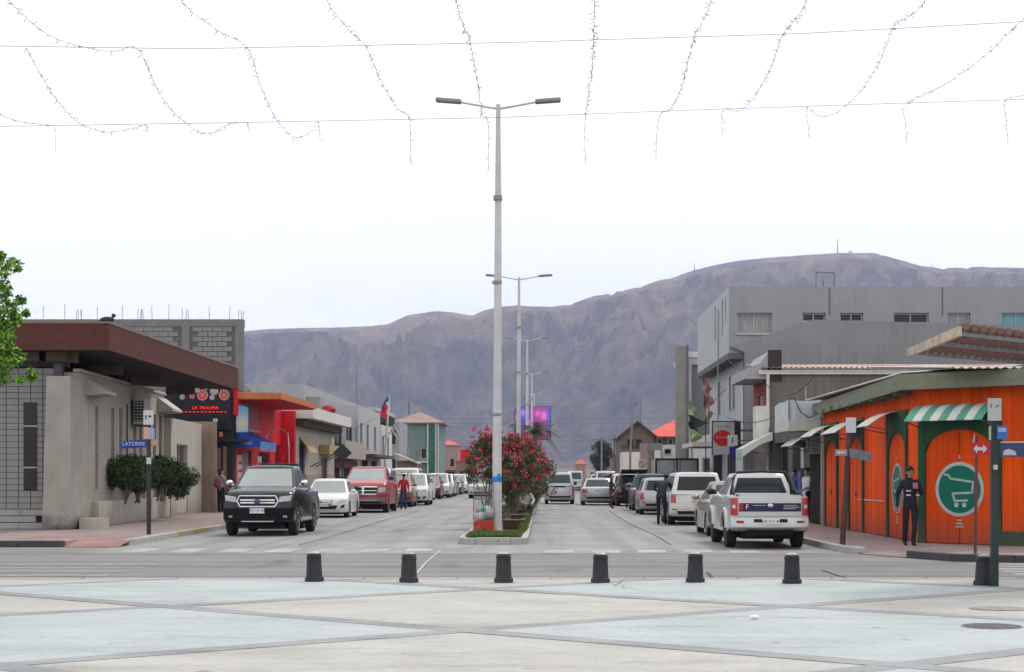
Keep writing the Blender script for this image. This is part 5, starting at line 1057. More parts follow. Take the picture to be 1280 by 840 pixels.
t = house('wooden_stall', 'small wooden stall with a slanting cream plank roof', 'stall', (XP(496,yk), yk), 0, 1.6, 4, 2.9, mat('weathered_planks',(0.24,0.17,0.11),0.85,0.3,3,stretch=(5,5,.5)), front=[(.3,.7,.9,2.2,dict(pane_m=M_DARK)),(.9,1.4,.9,2.2,dict(pane_m=M_DARK))])
mb = MB(); mb.add([(-.3,-.4,3.6),(1.9,-.4,2.7),(1.9,3.5,2.7),(-.3,3.5,3.6),(-.3,-.4,3.5),(1.9,-.4,2.6),(1.9,3.5,2.6),(-.3,3.5,3.5)],[(0,1,2,3),(4,7,6,5),(0,4,5,1),(1,5,6,2),(3,2,6,7),(0,3,7,4)]); mb.build('roof', mat('cream_plank_roof',(0.45,0.38,0.28),0.8), t)
M_SAL = mat('salmon_roof', (0.50,0.14,0.10), 0.75, 0.15, 1.0, streak=0.2)
t = house('salmon_house', 'small far house with salmon tiled roof beyond the green house', 'house', (XP(548,262), 262), 0, 3.1, 9, ZP(556,262), mat('dusty_pink_render',(0.30,0.22,0.19),0.85), front=[(.5,1.2,2.9,4.2,dict(pane_m=M_DARK)),(1.8,2.5,2.9,4.2,dict(pane_m=M_DARK)),(.4,2.6,0,2.2,dict(kind='door',pane_m=M_DARK))], roof='hip', roof_m=M_SAL, rise=.8)
mb = MB(); mb.box(-.2,3.5,-1.3,-.003,2.4,2.7); mb.build('porch_roof', M_SAL, t)
t = house('brown_house', 'low brown far house beside the red roadside board', 'house', (XP(570,240), 240), 0, 2.6, 9, 3.6, mat('brown_render',(0.2,0.13,0.10),0.85), front=[(.4,1.1,1,2.3,dict()),(1.5,2.2,1,2.3,dict())], roof='slab', roof_m=M_SAL)
t = thing('red_board', 'plain red roadside board on a post beyond the parked cars', 'sign', (XP(582,170), 170, 0)); mb = MB(); mb.box(-.55,.55,0,.08,ZP(577,170),ZP(562,170)); mb.build('panel', mat('board_red',(0.62,0.015,0.02),0.6), t); mb = MB(); mb.box(-.05,.05,.09,.19,0,ZP(563,170)); mb.build('post', M_STEEL, t)
for k, (px0, px1, yy, py, col) in enumerate(((592,606,300,583,(0.33,0.3,0.28)),(607,622,330,585,(0.4,0.38,0.36)),(623,640,360,586,(0.28,0.2,0.17)),(640,668,390,587,(0.36,0.33,0.3)))):
    house('far_house', ['grey far house past the brown house','pale far house at the end of the left side','brown far house close to the end of the avenue','beige far house at the end of the avenue behind the oleanders'][k], 'house', (XP(px0,yy),yy), 0, XP(px1,yy)-XP(px0,yy), 10, ZP(py,yy), mat('far_wall_%d'%k, col, 0.9), front=[(.6,1.4,1,2.2,dict())], roof='slab', roof_m=M_SAL if k == 2 else M_G1)
# ================================================================ right side of the avenue
XR = 8.2
M_OR = mat('orange_plank_paint', (0.74,0.075,0.003), 0.75, 0.16, 2.0, 0.15, 20, stretch=(4,4,0.5), streak=0.3, dirt=0.08, grime=0.55, vary=0.18, spec=0.12); M_OR2 = mat('orange_door_paint', (0.71,0.070,0.003), 0.75, 0.16, 2.0, stretch=(4,4,0.5), streak=0.25, dirt=0.08, grime=0.55, vary=0.13, spec=0.12)
M_GD = mat('dark_green_paint', (0.009,0.062,0.024), 0.65, 0.25, 2, streak=0.4, dirt=0.15, grime=0.6); M_GF = mat('faded_green_fascia', (0.175,0.195,0.14), 0.75, 0.18, 1.5, stretch=(1,1,4), streak=0.3); M_SIGNG = mat('sign_green', (0.0,0.125,0.088), 0.5); M_SIGNW = mat('sign_grey_white', (0.40,0.44,0.42), 0.6, 0.15, 5, dirt=0.2)
store = thing('orange_store', 'orange plank corner store with green arched doors and trolley roundels', 'shop', (XR, 36.5, ZS))
CH = Vector((1, -1, 0)).normalized()                      # chamfer direction
T_ = Matrix.Translation((0,0,0))
def frameM(o, u, n): o, u, n = Vector(o), Vector(u), Vector(n); return Matrix(((u.x,n.x,0,o.x),(u.y,n.y,0,o.y),(0,0,1,o.z),(0,0,0,1)))
HS = 3.62
# core walls
LS = 12.7; LC = 3.6; p2 = CH*LC
mb = MB()
for (o, u, ln) in (((0,LS,0),(0,-1,0),LS), ((0,0,0),tuple(CH),LC), (tuple(p2),(1,0,0),9)):
    o, u = Vector(o), Vector(u); q = o + u*ln; mb.quad(tuple(o), tuple(q), (q.x,q.y,HS), (o.x,o.y,HS))
mb.quad((p2.x+9,p2.y,0),(p2.x+9,LS,0),(p2.x+9,LS,HS),(p2.x+9,p2.y,HS)); mb.quad((p2.x+9,LS,0),(0,LS,0),(0,LS,HS),(p2.x+9,LS,HS))
mb.build('wall', mat('orange_backing',(0.30,0.03,0.008),0.8), store)
# arched doors: position along each wall, (centre, half width)
M_side = frameM((0,0,0), (0,1,0), (-1,0,0)); M_ch = frameM((0,0,0), CH, (-CH.y*-1 if False else -math.sqrt(.5), -math.sqrt(.5), 0))
M_fr = frameM(p2, (1,0,0), (0,-1,0))
side_d = [(YX(1123.5,XR)-36.5, .95, True), (YX(1072,XR)-36.5, .92, False), (YX(1041,XR)-36.5, .9, False)]
ch_d = [(.96, .83, True)]
pw = .245
def planks(M, L, doors):
    k = 0; x = 0.0
    while x < L - .02:
        w = min(pw, L-x); z0 = 0.02
        mid = x + w/2; skip = any(abs(mid - c) < hw + .17 for c, hw, _ in doors)
        mb = MB(); d_ = random.uniform(.028,.036); mb.box(x+.004, x+w-.004, .002, d_, 2.95 if skip else .02, HS-.01, 0, M); mb.build('plank', M_OR, store)
        x += w
planks(M_side, LS, side_d); planks(M_ch, LC, ch_d); planks(M_fr, 4, [])
def arch_door(M, c, hw, roundel, spring=1.93, green_to=2.95):
    mb = MB(); g = hw + .17; n_ = 14; D0, D1 = .045, .075     # green spandrel panel with an arched cut
    mb.box(c-g, c-hw, .002, D1, .0, green_to, 0, M); mb.box(c+hw, c+g, .002, D1, 0, green_to, 0, M)
    arc = [(c - hw*math.cos(PI*k/n_), spring + .52*math.sin(PI*k/n_)) for k in range(n_+1)]
    for (xa, za), (xb, zb) in zip(arc, arc[1:]):
        mb.add([(xa,D1-.01,za),(xb,D1-.01,zb),(xb,D1-.01,green_to),(xa,D1-.01,green_to),(xa,.002,za),(xb,.002,zb)], [(3,2,1,0),(0,1,5,4)], 0, M)
    fr = mb.build('door_surround', M_GD, store)
    nb = 6
    door = None
    for k in range(nb):
        xa = c-hw + 2*hw*k/nb; xb = xa + 2*hw/nb; zz_ = lambda x: spring + .52*math.sqrt(max(0, 1-((x-c)/hw)**2))
        mb = MB(); m_ = [(xa+.003, .02), (xb-.003, .02), (xb-.003, zz_(xb)+.02), ((xa+xb)/2, zz_((xa+xb)/2)+.02), (xa+.003, zz_(xa)+.02)]
        mb.add([(x,.03,z) for x,z in m_] + [(x,.002,z) for x,z in m_], [(4,3,2,1,0),(0,1,6,5),(1,2,7,6),(4,0,5,9)], 0, M); mb.build('door_board', M_OR2, fr)
    for sg_ in (() if roundel else (-1, 1)): mb = MB(); mb.box(c+sg_*.07-.015, c+sg_*.07+.015, .03, .06, .92, 1.06, 0, M); mb.build('door_handle', M_STEEL, fr)
    mb = MB(); mb.box(c-.008, c+.008, .028, .034, .03, spring+.45, 0, M); mb.build('door_gap', M_BLACK, fr)
    if roundel:
        zc = 1.17; r_ = .585; Mr = M @ Matrix.Translation((c, .032, zc)) @ Matrix.Rotation(-PI/2, 4, 'X')   # local z -> outward
        Mr = M @ Matrix(((1,0,0,c),(0,0,1,.032),(0,1,0,zc),(0,0,0,1)))
        mb = MB(); mb.lathe([(r_,0),(r_,.008)], 40, 0, Mr); rd = mb.build('roundel', M_SIGNW, fr)
        mb = MB(); mb.lathe([(r_*.87,0),(r_*.87,.012)], 40, 0, Mr); mb.build('roundel_disc', M_SIGNG, fr)
        def stroke(pts, w=.022):
            mb = MB()
            for a, b in zip(pts, pts[1:]):
                a, b = Vector(a), Vector(b); d_ = (b-a).normalized(); s_ = Vector((-d_.y, d_.x))*w; a = a - d_*w*.7; b = b + d_*w*.7
                mb.prism([tuple(a-s_), tuple(b-s_), tuple(b+s_), tuple(a+s_)], .011, .017, 0, Mr)
            mb.build('trolley_line', M_SIGNW, fr)
        sx = 1
        stroke([(-.36,.32),(-.26,.30),(-.22,.23),(.33,.155)]); stroke([(.33,.155),(.31,-.07),(-.16,-.09)]); stroke([(-.16,-.09),(-.11,-.25),(.19,-.235)])
        for q in (-.07, .12):
            mb = MB(); mb.lathe([(.052,.011),(.052,.018)], 14, 0, Mr @ Matrix.Translation((q,-.335,0))); mb.build('trolley_wheel', M_SIGNW, fr)
        mb = MB(); mb.box(-.012,.012,r_+.06,r_+.15,.0,.008,0,Mr); mb.build('door_mark', M_SIGNW, fr)
        for q, w_ in ((.07,.05),(.14,.075),(.21,.10)): mb = MB(); mb.box(-w_,w_,-r_-q-.02,-r_-q+.012,0,.006,0,Mr); mb.build('sign_line', M_SIGNW, fr)
for c_, hw_, rd_ in side_d: arch_door(M_side, c_, hw_, rd_)
for c_, hw_, rd_ in ch_d: arch_door(M_ch, c_, hw_, rd_)
mb = MB(); mb.box(1.85, LC, .037, .07, .0, .30, 0, M_ch); mb.build('plinth_board', M_GD, store)
mb = MB(); mb.box(YX(1107,XR)-36.5-.0, YX(1075,XR)-36.5, .037, .05, .83, .86, 0, M_side); mb.build('white_rail', M_SIGNW, store)
# eaves: fascia and soffit
E = .5; zt_, zb_ = 3.78-ZS, 3.44-ZS
nS, nC, nF = Vector((-1,0,0)), Vector((-math.sqrt(.5),-math.sqrt(.5),0)), Vector((0,-1,0))
c1 = Vector((-E, -E*math.tan(R(22.5)), 0)); c2 = p2 + Vector((-E*math.tan(R(22.5)), -E, 0)); f0 = Vector((-E+.2, LS+.3, 0)); f3 = p2 + Vector((9,-E,0)); zt_f = zt_ - .1
mb = MB()
def fas(a, b, za, zb2): mb.add([(a.x,a.y,za-.34),(b.x,b.y,zb2-.34),(b.x,b.y,zb2),(a.x,a.y,za),(a.x+.06,a.y+.05,za-.34),(b.x+.06,b.y+.05,zb2-.34),(b.x+.06,b.y+.05,zb2),(a.x+.06,a.y+.05,za)], [(0,1,2,3),(7,6,5,4),(4,5,1,0),(3,2,6,7)])
for (a, b, za, zb2, nm) in ((f0,c1,zt_f,zt_,'fascia'),(c1,c2,zt_,zt_,'fascia'),(c2,f3,zt_,zt_,'fascia')): mb = MB(); fas(a, b, za, zb2); mb.build(nm, M_GF, store)
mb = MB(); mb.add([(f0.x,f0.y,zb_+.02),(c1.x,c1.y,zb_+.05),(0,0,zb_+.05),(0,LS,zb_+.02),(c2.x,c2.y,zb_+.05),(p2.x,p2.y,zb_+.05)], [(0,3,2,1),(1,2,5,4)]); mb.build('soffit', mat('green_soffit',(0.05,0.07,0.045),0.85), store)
for k in range(9): mb = MB(); yy = .8 + k*1.4; mb.box(-E+.08,-.04,yy,yy+.1,zb_-.08,zb_+.015); mb.build('rafter_end', M_GF, store)
M_CORR = mat('pale_corrugated_roof', (0.44,0.40,0.36), 0.6, 0.2, 1.5, streak=0.2)
mb = MB(); corrugated(mb, 0, (f0-c1).length, 0, 5, zt_+.03, zt_+.35, M=Matrix(((0,1,0,c1.x),(1,0,0,c1.y),(0,0,1,0),(0,0,0,1)))); corrugated(mb, 0, 13, 0, 9, zt_+.03, zt_+.62, M=Matrix.Translation((c2.x-2.2, c2.y+1.0, 0))); mb.build('roof', M_CORR, store)
# awnings: thin curved shells, every stripe a part
M_AWG = mat('awning_green', (0.12,0.33,0.24), 0.7, 0.12, 3); M_AWW = mat('awning_white', (0.62,0.64,0.60), 0.7, 0.10, 3); M_AWC = mat('awning_cream', (0.58,0.56,0.47), 0.7, 0.12, 3)
def awning(label, M, x0, x1, ztop, proj, drop, cols, n, at):
    aw = thing('striped_awning', label, 'awning', at); prof = [(proj*(k/5)**.85, ztop - drop*(k/5)**1.5) for k in range(6)]
    Mw = Matrix.Translation((XR,36.5,ZS)) @ M; Ml = Matrix.Translation((-at[0],-at[1],-at[2])) @ Mw
    for k in range(n):
        xa = x0 + (x1-x0)*k/n; xb = x0 + (x1-x0)*(k+1)/n; mb = MB(); vs_ = []
        for y, z in prof: vs_ += [(xa,y+.04,z),(xb,y+.04,z),(xb,y+.04,z-.012),(xa,y+.04,z-.012)]
        fs_ = []
        for q in range(5): a = 4*q; fs_ += [(a,a+1,a+5,a+4),(a+3,a+7,a+6,a+2),(a,a+4,a+7,a+3),(a+1,a+2,a+6,a+5)]
        mb.add(vs_, fs_, 0, Ml); mb.build('stripe', cols[k % len(cols)], aw)
    for xq in (x0+.03, x1-.03):
        mb = MB(); mb.tube([(xq,.03,ztop-drop-.15),(xq,proj+.02,ztop-drop-.01)], .014, 5, 0, Ml); mb.tube([(xq,.03,ztop-.03),(xq,.03,ztop-drop-.15)],.014,5,0,Ml); mb.build('stay', M_STEEL, aw)
awning('green and white striped awning over the trolley door at the store corner', M_ch, -.02, 1.86, 2.99, .62, .36, [M_AWG, M_AWW], 9, (XR+.6, 36.0, 2.6))
awning('cream striped awning on the store wall beside the striped corner awning', M_side, side_d[0][0]-.2, side_d[0][0]+1.3, 2.95, .72, .34, [M_AWC, M_AWW], 6, (XR-.3, 36.5+side_d[0][0], 2.6))
awning('cream striped awning above the middle arch of the orange store', M_side, side_d[1][0]-1.1, side_d[1][0]+1.1, 2.9, .75, .34, [M_AWC, M_AWW], 8, (XR-.3, 36.5+side_d[1][0], 2.6))
awning('cream striped awning above the last arch of the orange store', M_side, side_d[2][0]-1.0, side_d[2][0]+1.0, 2.9, .75, .34, [M_AWC, M_AWW], 8, (XR-.3, 36.5+side_d[2][0], 2.6))
awning('cream striped awning over the roller shutter next to the orange store', M_side, 13.2, 15.4, 2.75, .85, .4, [M_AWC, M_AWW], 8, (XR-.3, 50.7, 2.5))

# ---------------------------------------------------------------- shop with a tarpaulin balcony, then a red fronted house with corrugated roof
y0, y1 = 49.3, 61.4; L_ = y1-y0                           # local x runs from the far end to the near end
t = house('dark_shop', 'low dark shop with roller shutter under a tarpaulin wrapped balcony', 'shop', (XR+.05, y1), RW, L_, 9, 3.2, mat('dark_shop_render',(0.10,0.095,0.095),0.85,0.25,1.5,streak=0.3),
   front=[(L_-2.9, L_-.5, 0, 2.7, dict(kind='door', frame_m=M_STEEL, pane_m=mat('lime_interior',(0.10,0.105,0.012),0.7,0.3,1))), (L_-6.5,L_-3.6,0,2.6,dict(kind='door',frame_m=M_STEEL,pane_m=M_DARK)), (1.0,4.6,0,2.6,dict(kind='door',frame_m=M_STEEL,pane_m=M_DARK))], z0=ZS, d=.35)
for k in range(7): mb = MB(); mb.box(L_-2.85,L_-.55,-.03-.0,.02,2.12+k*.085,2.19+k*.085); mb.build('shutter_slat', mat('shutter_grey',(0.14,0.145,0.155),0.6), t)
mb = MB(); mb.box(L_-4.3,L_-3.7,-.06,-.003,1.7,2.35); mb.build('notice_board', mat('grey_notice',(0.34,0.37,0.38),0.6), t)
mb = MB(); mb.box(L_-5.2,L_-4.4,-.05,-.003,0.2,1.6); mb.build('blue_poster', mat('blue_poster',(0.06,0.09,0.24),0.6,0.5,3), t)
mb = MB(); mb.box(L_-.3,L_-.1,-.08,-.003,0,2.9); mb.build('door_jamb', M_FRAME, t)
bt = thing('balcony_tarp', 'white canvas wrapped balcony with a slack black cable', 'balcony', (7.28, 50.0, 2.93)); M_TARP = mat('canvas_white', (0.50,0.53,0.58), 0.8, 0.15, 2.5, 0.6, 3, streak=0.25); M_BALW = mat('balcony_white', (0.52,0.50,0.46), 0.8, 0.12, 2, streak=0.35)
mb = MB(); mb.box(0,.965,0,3.0,0,.31); mb.build('slab', M_BALW, bt)
n_ = 10; vs_ = []; 
for k in range(n_+1): x_ = .965*k/n_; vs_ += [(x_, .02+.03*math.sin(k*2.1), .31), (x_, .015+.03*math.sin(k*1.7+1), .62), (x_, .02, .93-.05*math.sin(PI*k/n_))]
mb = MB(); mb.add(vs_, [(3*k+j,3*k+3+j,3*k+4+j,3*k+1+j) for k in range(n_) for j in range(2)]); mb.add([(.02,.0,.31),(.0,1.0,.31),(.03,2.0,.31),(.0,3.0,.31),(.02,0,.93),(.0,1.0,.88),(.03,2.0,.92),(0,3,.84)], [(0,4,5,1),(1,5,6,2),(2,6,7,3)]); mb.build('canvas', M_TARP, bt, 60)
mb = MB(); mb.tube([(.02,-.02,.95),(.15,-.06,.98),(.35,-.06,.55),(.6,-.06,.38),(.85,-.06,.48),(.97,-.06,.75)], .018, 6); mb.build('cable', M_BLACK, bt, 60)
for x_, y_ in ((.01,-.01),(.95,.05)): mb = MB(); mb.tube([(x_,y_,.31),(x_,y_,1.1)],.016,5); mb.build('rail_post', M_STEEL, bt)
mb = MB(); mb.tube([(.62,.6,.31),(.6,.6,1.35)],.018,5); mb.build('steel_rod', M_FRAME, bt)
y0, y1 = 61.5, 66.0
t = house('red_front_house', 'red fronted house with raw side wall and rusty corrugated roof', 'house', (XR+.05, y1), RW, y1-y0, 12, ZP(464,61.5)-ZS, mat('raw_side_render',(0.155,0.14,0.122),0.9,0.25,0.8,0.3,streak=0.5), z0=ZS,
   front=[(1.4,3.0,3.2,4.5,dict(frame_m=M_WHT,pane_m=M_CURTAIN,nx=2))])
mb = MB(); mb.box(.02,y1-y0-.02,-.05,-.003,2.9,5.2); 
mb = MB(); wallpanel(mb,(0,-.03,0),(1,0,0),(0,-1,0),y1-y0,5.2,[(1.4,3.0,3.2,4.5)],.03,z0=2.7); mb.build('red_cladding', mat('faded_red_paint',(0.32,0.05,0.035),0.8,0.2,2,streak=.3), t)
zr_ = ZP(455,61.5)-ZS; M_RUST, n, l, p = node_mat('rusty_corrugated'); tc = n.new('ShaderNodeTexCoord').outputs['Object']; l.new(ramp(n,l,tnoise(n,l,tc,0.55,6,.6),[(0.42,(0.45,0.42,0.39)),(0.55,(0.42,0.20,0.16))]), p.inputs['Base Color']); p.inputs['Roughness'].default_value = .7
mb = MB(); corrugated(mb, -.3, 11.5, 0, 5.0, ZP(464,61.5)-ZS+.12, ZP(464,61.5)-ZS+.55, .2, .025, M=Matrix(((0,-1,0,y1-y0+.25),(1,0,0,0),(0,0,1,0),(0,0,0,1)))); mb.build('roof', M_RUST, t)
mb = MB(); mb.box(y1-y0-.0, y1-y0+.12, -.4, 11.5, ZP(464,61.5)-ZS-.12, ZP(464,61.5)-ZS+.04); mb.build('eave_board', M_WHT, t)
mb = MB(); mb.add([(0,-.9,5.0),(y1-y0,-.9,5.0),(y1-y0,-.9,5.35),(0,-.9,5.35),(0,-.02,5.0),(y1-y0,-.02,5.0),(y1-y0,-.02,6.0),(0,-.02,6.0),(y1-y0,-.35,5.55),(0,-.35,5.55)], [(0,1,2,3),(1,5,6,8,2),(0,3,9,7,4),(3,2,8,9),(9,8,6,7),(0,4,5,1)]); mb.build('parapet_hood', mat('grey_hood',(0.33,0.33,0.34),0.8), t)
mb = MB(); mb.box(y1-y0+.002,y1-y0+.03,-.05,.45,4.9,6.05); mb.build('parapet_end', mat('dark_end',(0.05,0.035,0.035),0.8), t)
mb = MB(); mb.tube([(y1-y0+.08,-.06,0.0),(y1-y0+.08,-.06,5.2)],.06,8); mb.build('downpipe', M_WHT, t)
mb = MB(); mb.box(y1-y0-.8,y1-y0+.1,-.5,-.06,2.7,4.0); mb.build('white_sign_box', M_WHT, t)
# white scalloped shop awning and small orange roof
t = thing('scalloped_awning', 'white sloping shop awning with pale green scalloped valance', 'awning', (XR, 60.2, 2.0))
for k in range(4): mb = MB(); ya = k*.5; mb.add([(0,ya,1.15),(0,ya+.5,1.15),(-1.1,ya+.5,.55),(-1.1,ya,.55)],[(0,1,2,3)]); mb.add([(-1.1,ya,.55),(-1.1,ya+.5,.55),(-1.1,ya+.46,.2),(-1.1,ya+.25,.1),(-1.1,ya+.04,.2)],[(0,1,2,3,4)],1); mb.build('canvas_strip', [M_AWW, mat('valance_green',(0.33,0.42,0.38),0.8)], t)
mb = MB(); mb.tube([(0,.05,.3),(-1.08,.05,.55)],.018,5); mb.build('stay', M_STEEL, t); mb = MB(); mb.add([(0,0,1.14),(-1.1,0,.54),(-1.1,0,.25),(-.75,0,.5),(-.4,0,.72),(0,0,.85)],[(0,1,2,3,4,5)]); mb.build('side_flap', M_AWW, t)
t = thing('shop_sign', 'grey projecting board with a red drinks roundel', 'sign', (XP(891,66), 66.0, ZP(568,66))); w_ = XP(918,66)-XP(891,66); h_ = ZP(527,66)-ZP(568,66)
mb = MB(); mb.box(0,w_,0,.12,0,h_); o = mb.build('panel', mat('sign_grey',(0.36,0.37,0.39),0.5), t); mb = MB(); mb.box(-.03,0,-.02,.14,-.02,h_+.03); mb.box(0,w_,-.02,.14,h_,h_+.03); mb.box(w_,w_+.25,-.02,.14,-.02,h_+.03); mb.build('frame', M_BLACK, t)
mb = MB(); mb.lathe([(.33,0),(.33,.02)],28,0,Matrix.Translation((w_*.45,-.002,h_*.5)) @ Matrix.Rotation(PI/2,4,'X') @ Matrix.Diagonal((1.08,.95,1,1))); mb.build('roundel', mat('drinks_red',(0.42,0.012,0.02),0.45), t); text('Coca-Cola', .125, t, (w_*.45,-.026,h_*.52), (PI/2,0,0), M_SIGNW, ext=.001)
text('LA MEXICANA', .075, t, (w_*.5,-.004,h_*.84), (PI/2,0,0), M_PLT, ext=.001)
mb = MB(); mb.box(w_+.25,XR-XP(891,66),.03,.1,h_*.7,h_*.76); mb.build('bracket', M_STEEL, t)
t = thing('white_sign', 'small white box sign hung in front of the drinks board', 'sign', (XP(910,63), 63.0, ZP(557,63))); mb = MB(); mb.box(0,.36,0,.12,0,.4); mb.build('panel', M_SIGNW, t); mb = MB(); mb.box(.14,.2,-.006,0,.1,.3); mb.build('motif', M_SIGNG, t); mb = MB(); mb.box(.36,XR-XP(910,63),.04,.09,.17,.22); mb.build('bracket', M_STEEL, t)
t = thing('blue_sign', 'deep blue box sign below the small white sign', 'sign', (XP(912,64), 64.0, ZP(575,64))); mb = MB(); mb.box(0,.45,0,.1,0,.5); mb.build('panel', mat('sign_navy',(0.03,0.025,0.17),0.5), t); mb = MB(); mb.box(.45,XR-XP(912,64),.03,.08,.24,.29); mb.build('bracket', M_STEEL, t)
t = thing('orange_tile_hood', 'small orange tiled hood over a shop door', 'awning', (XR, 66.4, 2.6)); mb = MB(); mb.add([(0,0,.35),(0,2.5,.35),(-1,2.5,0),(-1,0,0),(0,0,.2),(0,2.5,.2),(-1,2.5,-.08),(-1,0,-.08)],[(0,1,2,3),(3,2,6,7),(0,3,7,4),(4,7,6,5)]); mb.build('tiles', mat('orange_tile',(0.42,0.11,0.05),0.8), t)

# ---------------------------------------------------------------- grey three storey building
M_GR = mat('grey_block_paint', (0.285,0.30,0.325), 0.85, 0.07, 0.6, streak=0.25); M_GRS = mat('grey_street_paint', (0.42,0.44,0.47), 0.85, 0.07, 0.8, streak=0.3); M_GRD = mat('dark_grey_gable', (0.245,0.248,0.262), 0.85, 0.10, 0.5, 0.15, streak=0.35)  # street faces get a lighter grey: the light on them is painted in
YN = 69.3; t = thing('grey_building', 'large grey three storey building with a sloping lower gable wall', 'building', (0, YN, 0)); XU = 7.62
zt_ = ZP(358.5,YN); zb_ = ZP(441,YN); xr_ = 24.0
wins = [(XP(a,YN),XP(b,YN),ZP(d_,YN),ZP(c_,YN)) for a,b,c_,d_ in ((921,965,391,417),(1003,1032,391,402),(1050,1079,391,402),(1117,1161,391,404),(1184,1213,391,406),(1252,1290,391,408))]
mb = MB(); wallpanel(mb,(0,0,0),(1,0,0),(0,-1,0),xr_,zt_,wins,.12,z0=zb_)
# cut the panel to start at XU: drop faces left of it
mb2 = MB(); wallpanel(mb2,(XU,0,0),(1,0,0),(0,-1,0),xr_-XU,zt_,[(a-XU,b-XU,c_,d_) for a,b,c_,d_ in wins],.22,z0=zb_)
sw = [(1.0,1.35,8.0,9.1),(2.2,2.7,7.6,9.1),(5.2,5.7,7.6,9.1)]
wallpanel(mb2,(XU,14,0),(0,-1,0),(-1,0,0),14,zt_,[(14-b,14-a,c_,d_) for a,b,c_,d_ in sw],.12,z0=zb_,mi=1)
mb2.quad((XU,0,zt_),(xr_,0,zt_),(xr_,14,zt_),(XU,14,zt_)); mb2.quad((XU,0,zb_),(XU,14,zb_),(xr_,14,zb_),(xr_,0,zb_)); mb2.quad((xr_,0,zb_),(xr_,14,zb_),(xr_,14,zt_),(xr_,0,zt_)); mb2.quad((xr_,14,zb_),(XU,14,zb_),(XU,14,zt_),(xr_,14,zt_),1)
mb2.build('upper_wall', [M_GR, M_GRS], t)
for i, q in enumerate(wins): opening(t,(0,0,0),(1,0,0),(0,-1,0),q,nx=2,d=.22,fw=.06,sill=True,pane_m=[M_CURTAIN,M_PANE,M_PANE,M_PANE,M_CURTAIN,mat('bluish_glass',(0.16,0.36,0.42),0.1,0.2,1,ior=1.5)][i])
for q in sw: opening(t,(XU,0,0),(0,1,0),(-1,0,0),q,d=.12,fw=.05,sill=False)
GP = [(XR+.05,ZS),(XR+.05,zb_+.02),(XU+.05,zb_+.25),(XP(1016,YN),ZP(400,YN)),(XP(1280,YN),ZP(407,YN)),(xr_,ZP(409,YN)),(xr_,ZS)]
mb = MB(); mb.prism_xz(GP[::-1], -.16, .0); mb.build('gable_wall', M_GRD, t)
mb = MB(); mb.box(XR+.05, xr_, .003, 14, ZS, zb_-.02); mb.build('lower_wall', M_GRS, t)
ops_ = [(3.0,3.7,4.4,6.0),(4.4,5.1,4.4,6.0),(9.0,9.8,4.4,6.0),(2.5,6,.0,2.6),(8,12,0,2.6)]
mb = MB(); wallpanel(mb,(XR+.02,14,0),(0,-1,0),(-1,0,0),14,zb_,[(14-b,14-a,c_,d_) for a,b,c_,d_ in ops_],.02,z0=ZS); mb.build('street_wall', M_GRS, t)
for q in ops_: opening(t,(XR+.02,0,ZS*0),(0,1,0),(-1,0,0),q,kind='window' if q[2] > 1 else 'door',d=.02,fw=.05,sill=False,pane_m=M_PANE if q[2] > 1 else M_DARK)
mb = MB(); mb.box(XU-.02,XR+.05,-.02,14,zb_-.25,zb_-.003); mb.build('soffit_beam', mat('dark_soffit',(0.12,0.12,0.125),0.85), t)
for x_ in (XP(1037,YN),XP(1178,YN)): mb = MB(); mb.box(x_-.02,x_+.02,-.02,-.002,ZP(398,YN)+.1,zt_-.02); mb.build('expansion_joint', MATS['dark_soffit'], t)
mb = MB(); mb.tube([(XP(1025,YN),1,zt_),(XP(1025,YN),1,ZP(337,YN)),(XP(1048,YN),1,ZP(337,YN)),(XP(1048,YN),1,zt_)],.03,5); mb.build('roof_frame', M_STEEL, t); mb = MB(); mb.tube([(XP(1035,YN),1.2,zt_),(XP(1035,YN),1.2,ZP(345,YN))],.02,5); mb.build('aerial', M_STEEL, t)
mb = MB(); mb.tube([(XU-.08,3.5,3.6),(XU-.08,3.5,zt_-.6)],.03,6); mb.build('drain_pipe', M_GR, t)
mb = MB(); mb.box(XU-.9,XU+.4,6.5,12.5,2.9,3.1); mb.build('shop_canopy', M_BALW, t)
# concrete party wall and pale grey block beyond the yard
YP = 100.0
t = thing('party_wall', 'tall narrow bare concrete wall end rising beyond the grey building', 'wall', (XP(845,YP), YP, 0)); w_ = XP(858,YP)-XP(845,YP)
mb = MB(); mb.box(0,w_,0,.6,0,ZP(433,YP)); mb.build('concrete', mat('party_concrete',(0.235,0.225,0.205),0.9,0.18,0.8,0.3,streak=0.5), t); mb = MB(); mb.box(w_,w_+.12,-.05,.3,0,ZP(431,YP)); mb.build('edge_strip', M_STEEL, t)
t = thing('pale_block', 'pale grey block with white roof band behind the feather flags', 'building', (XP(861,101), 101, 0)); k_ = lambda px: XP(px,101)-XP(861,101); kz = lambda py: ZP(py,101)
mb = MB(); mb.box(0,8,0,10,0,kz(447)); mb.build('wall', mat('grey_recess',(0.16,0.165,0.175),0.85,0.15,1), t); mb = MB(); mb.box(-.1,8,-.3,10,kz(447)+.003,kz(440)); mb.build('roof_band', M_WHT, t)
mb = MB(); mb.box(0,k_(864),-.2,-.003,0,kz(447)); mb.box(k_(864),8,-.2,-.003,kz(456),kz(447)); mb.build('white_frame', M_GRS, t)
mb = MB(); mb.box(0,k_(878),-.5,-.21,kz(560),kz(545)); mb.build('fascia_panel', M_WHT, t)
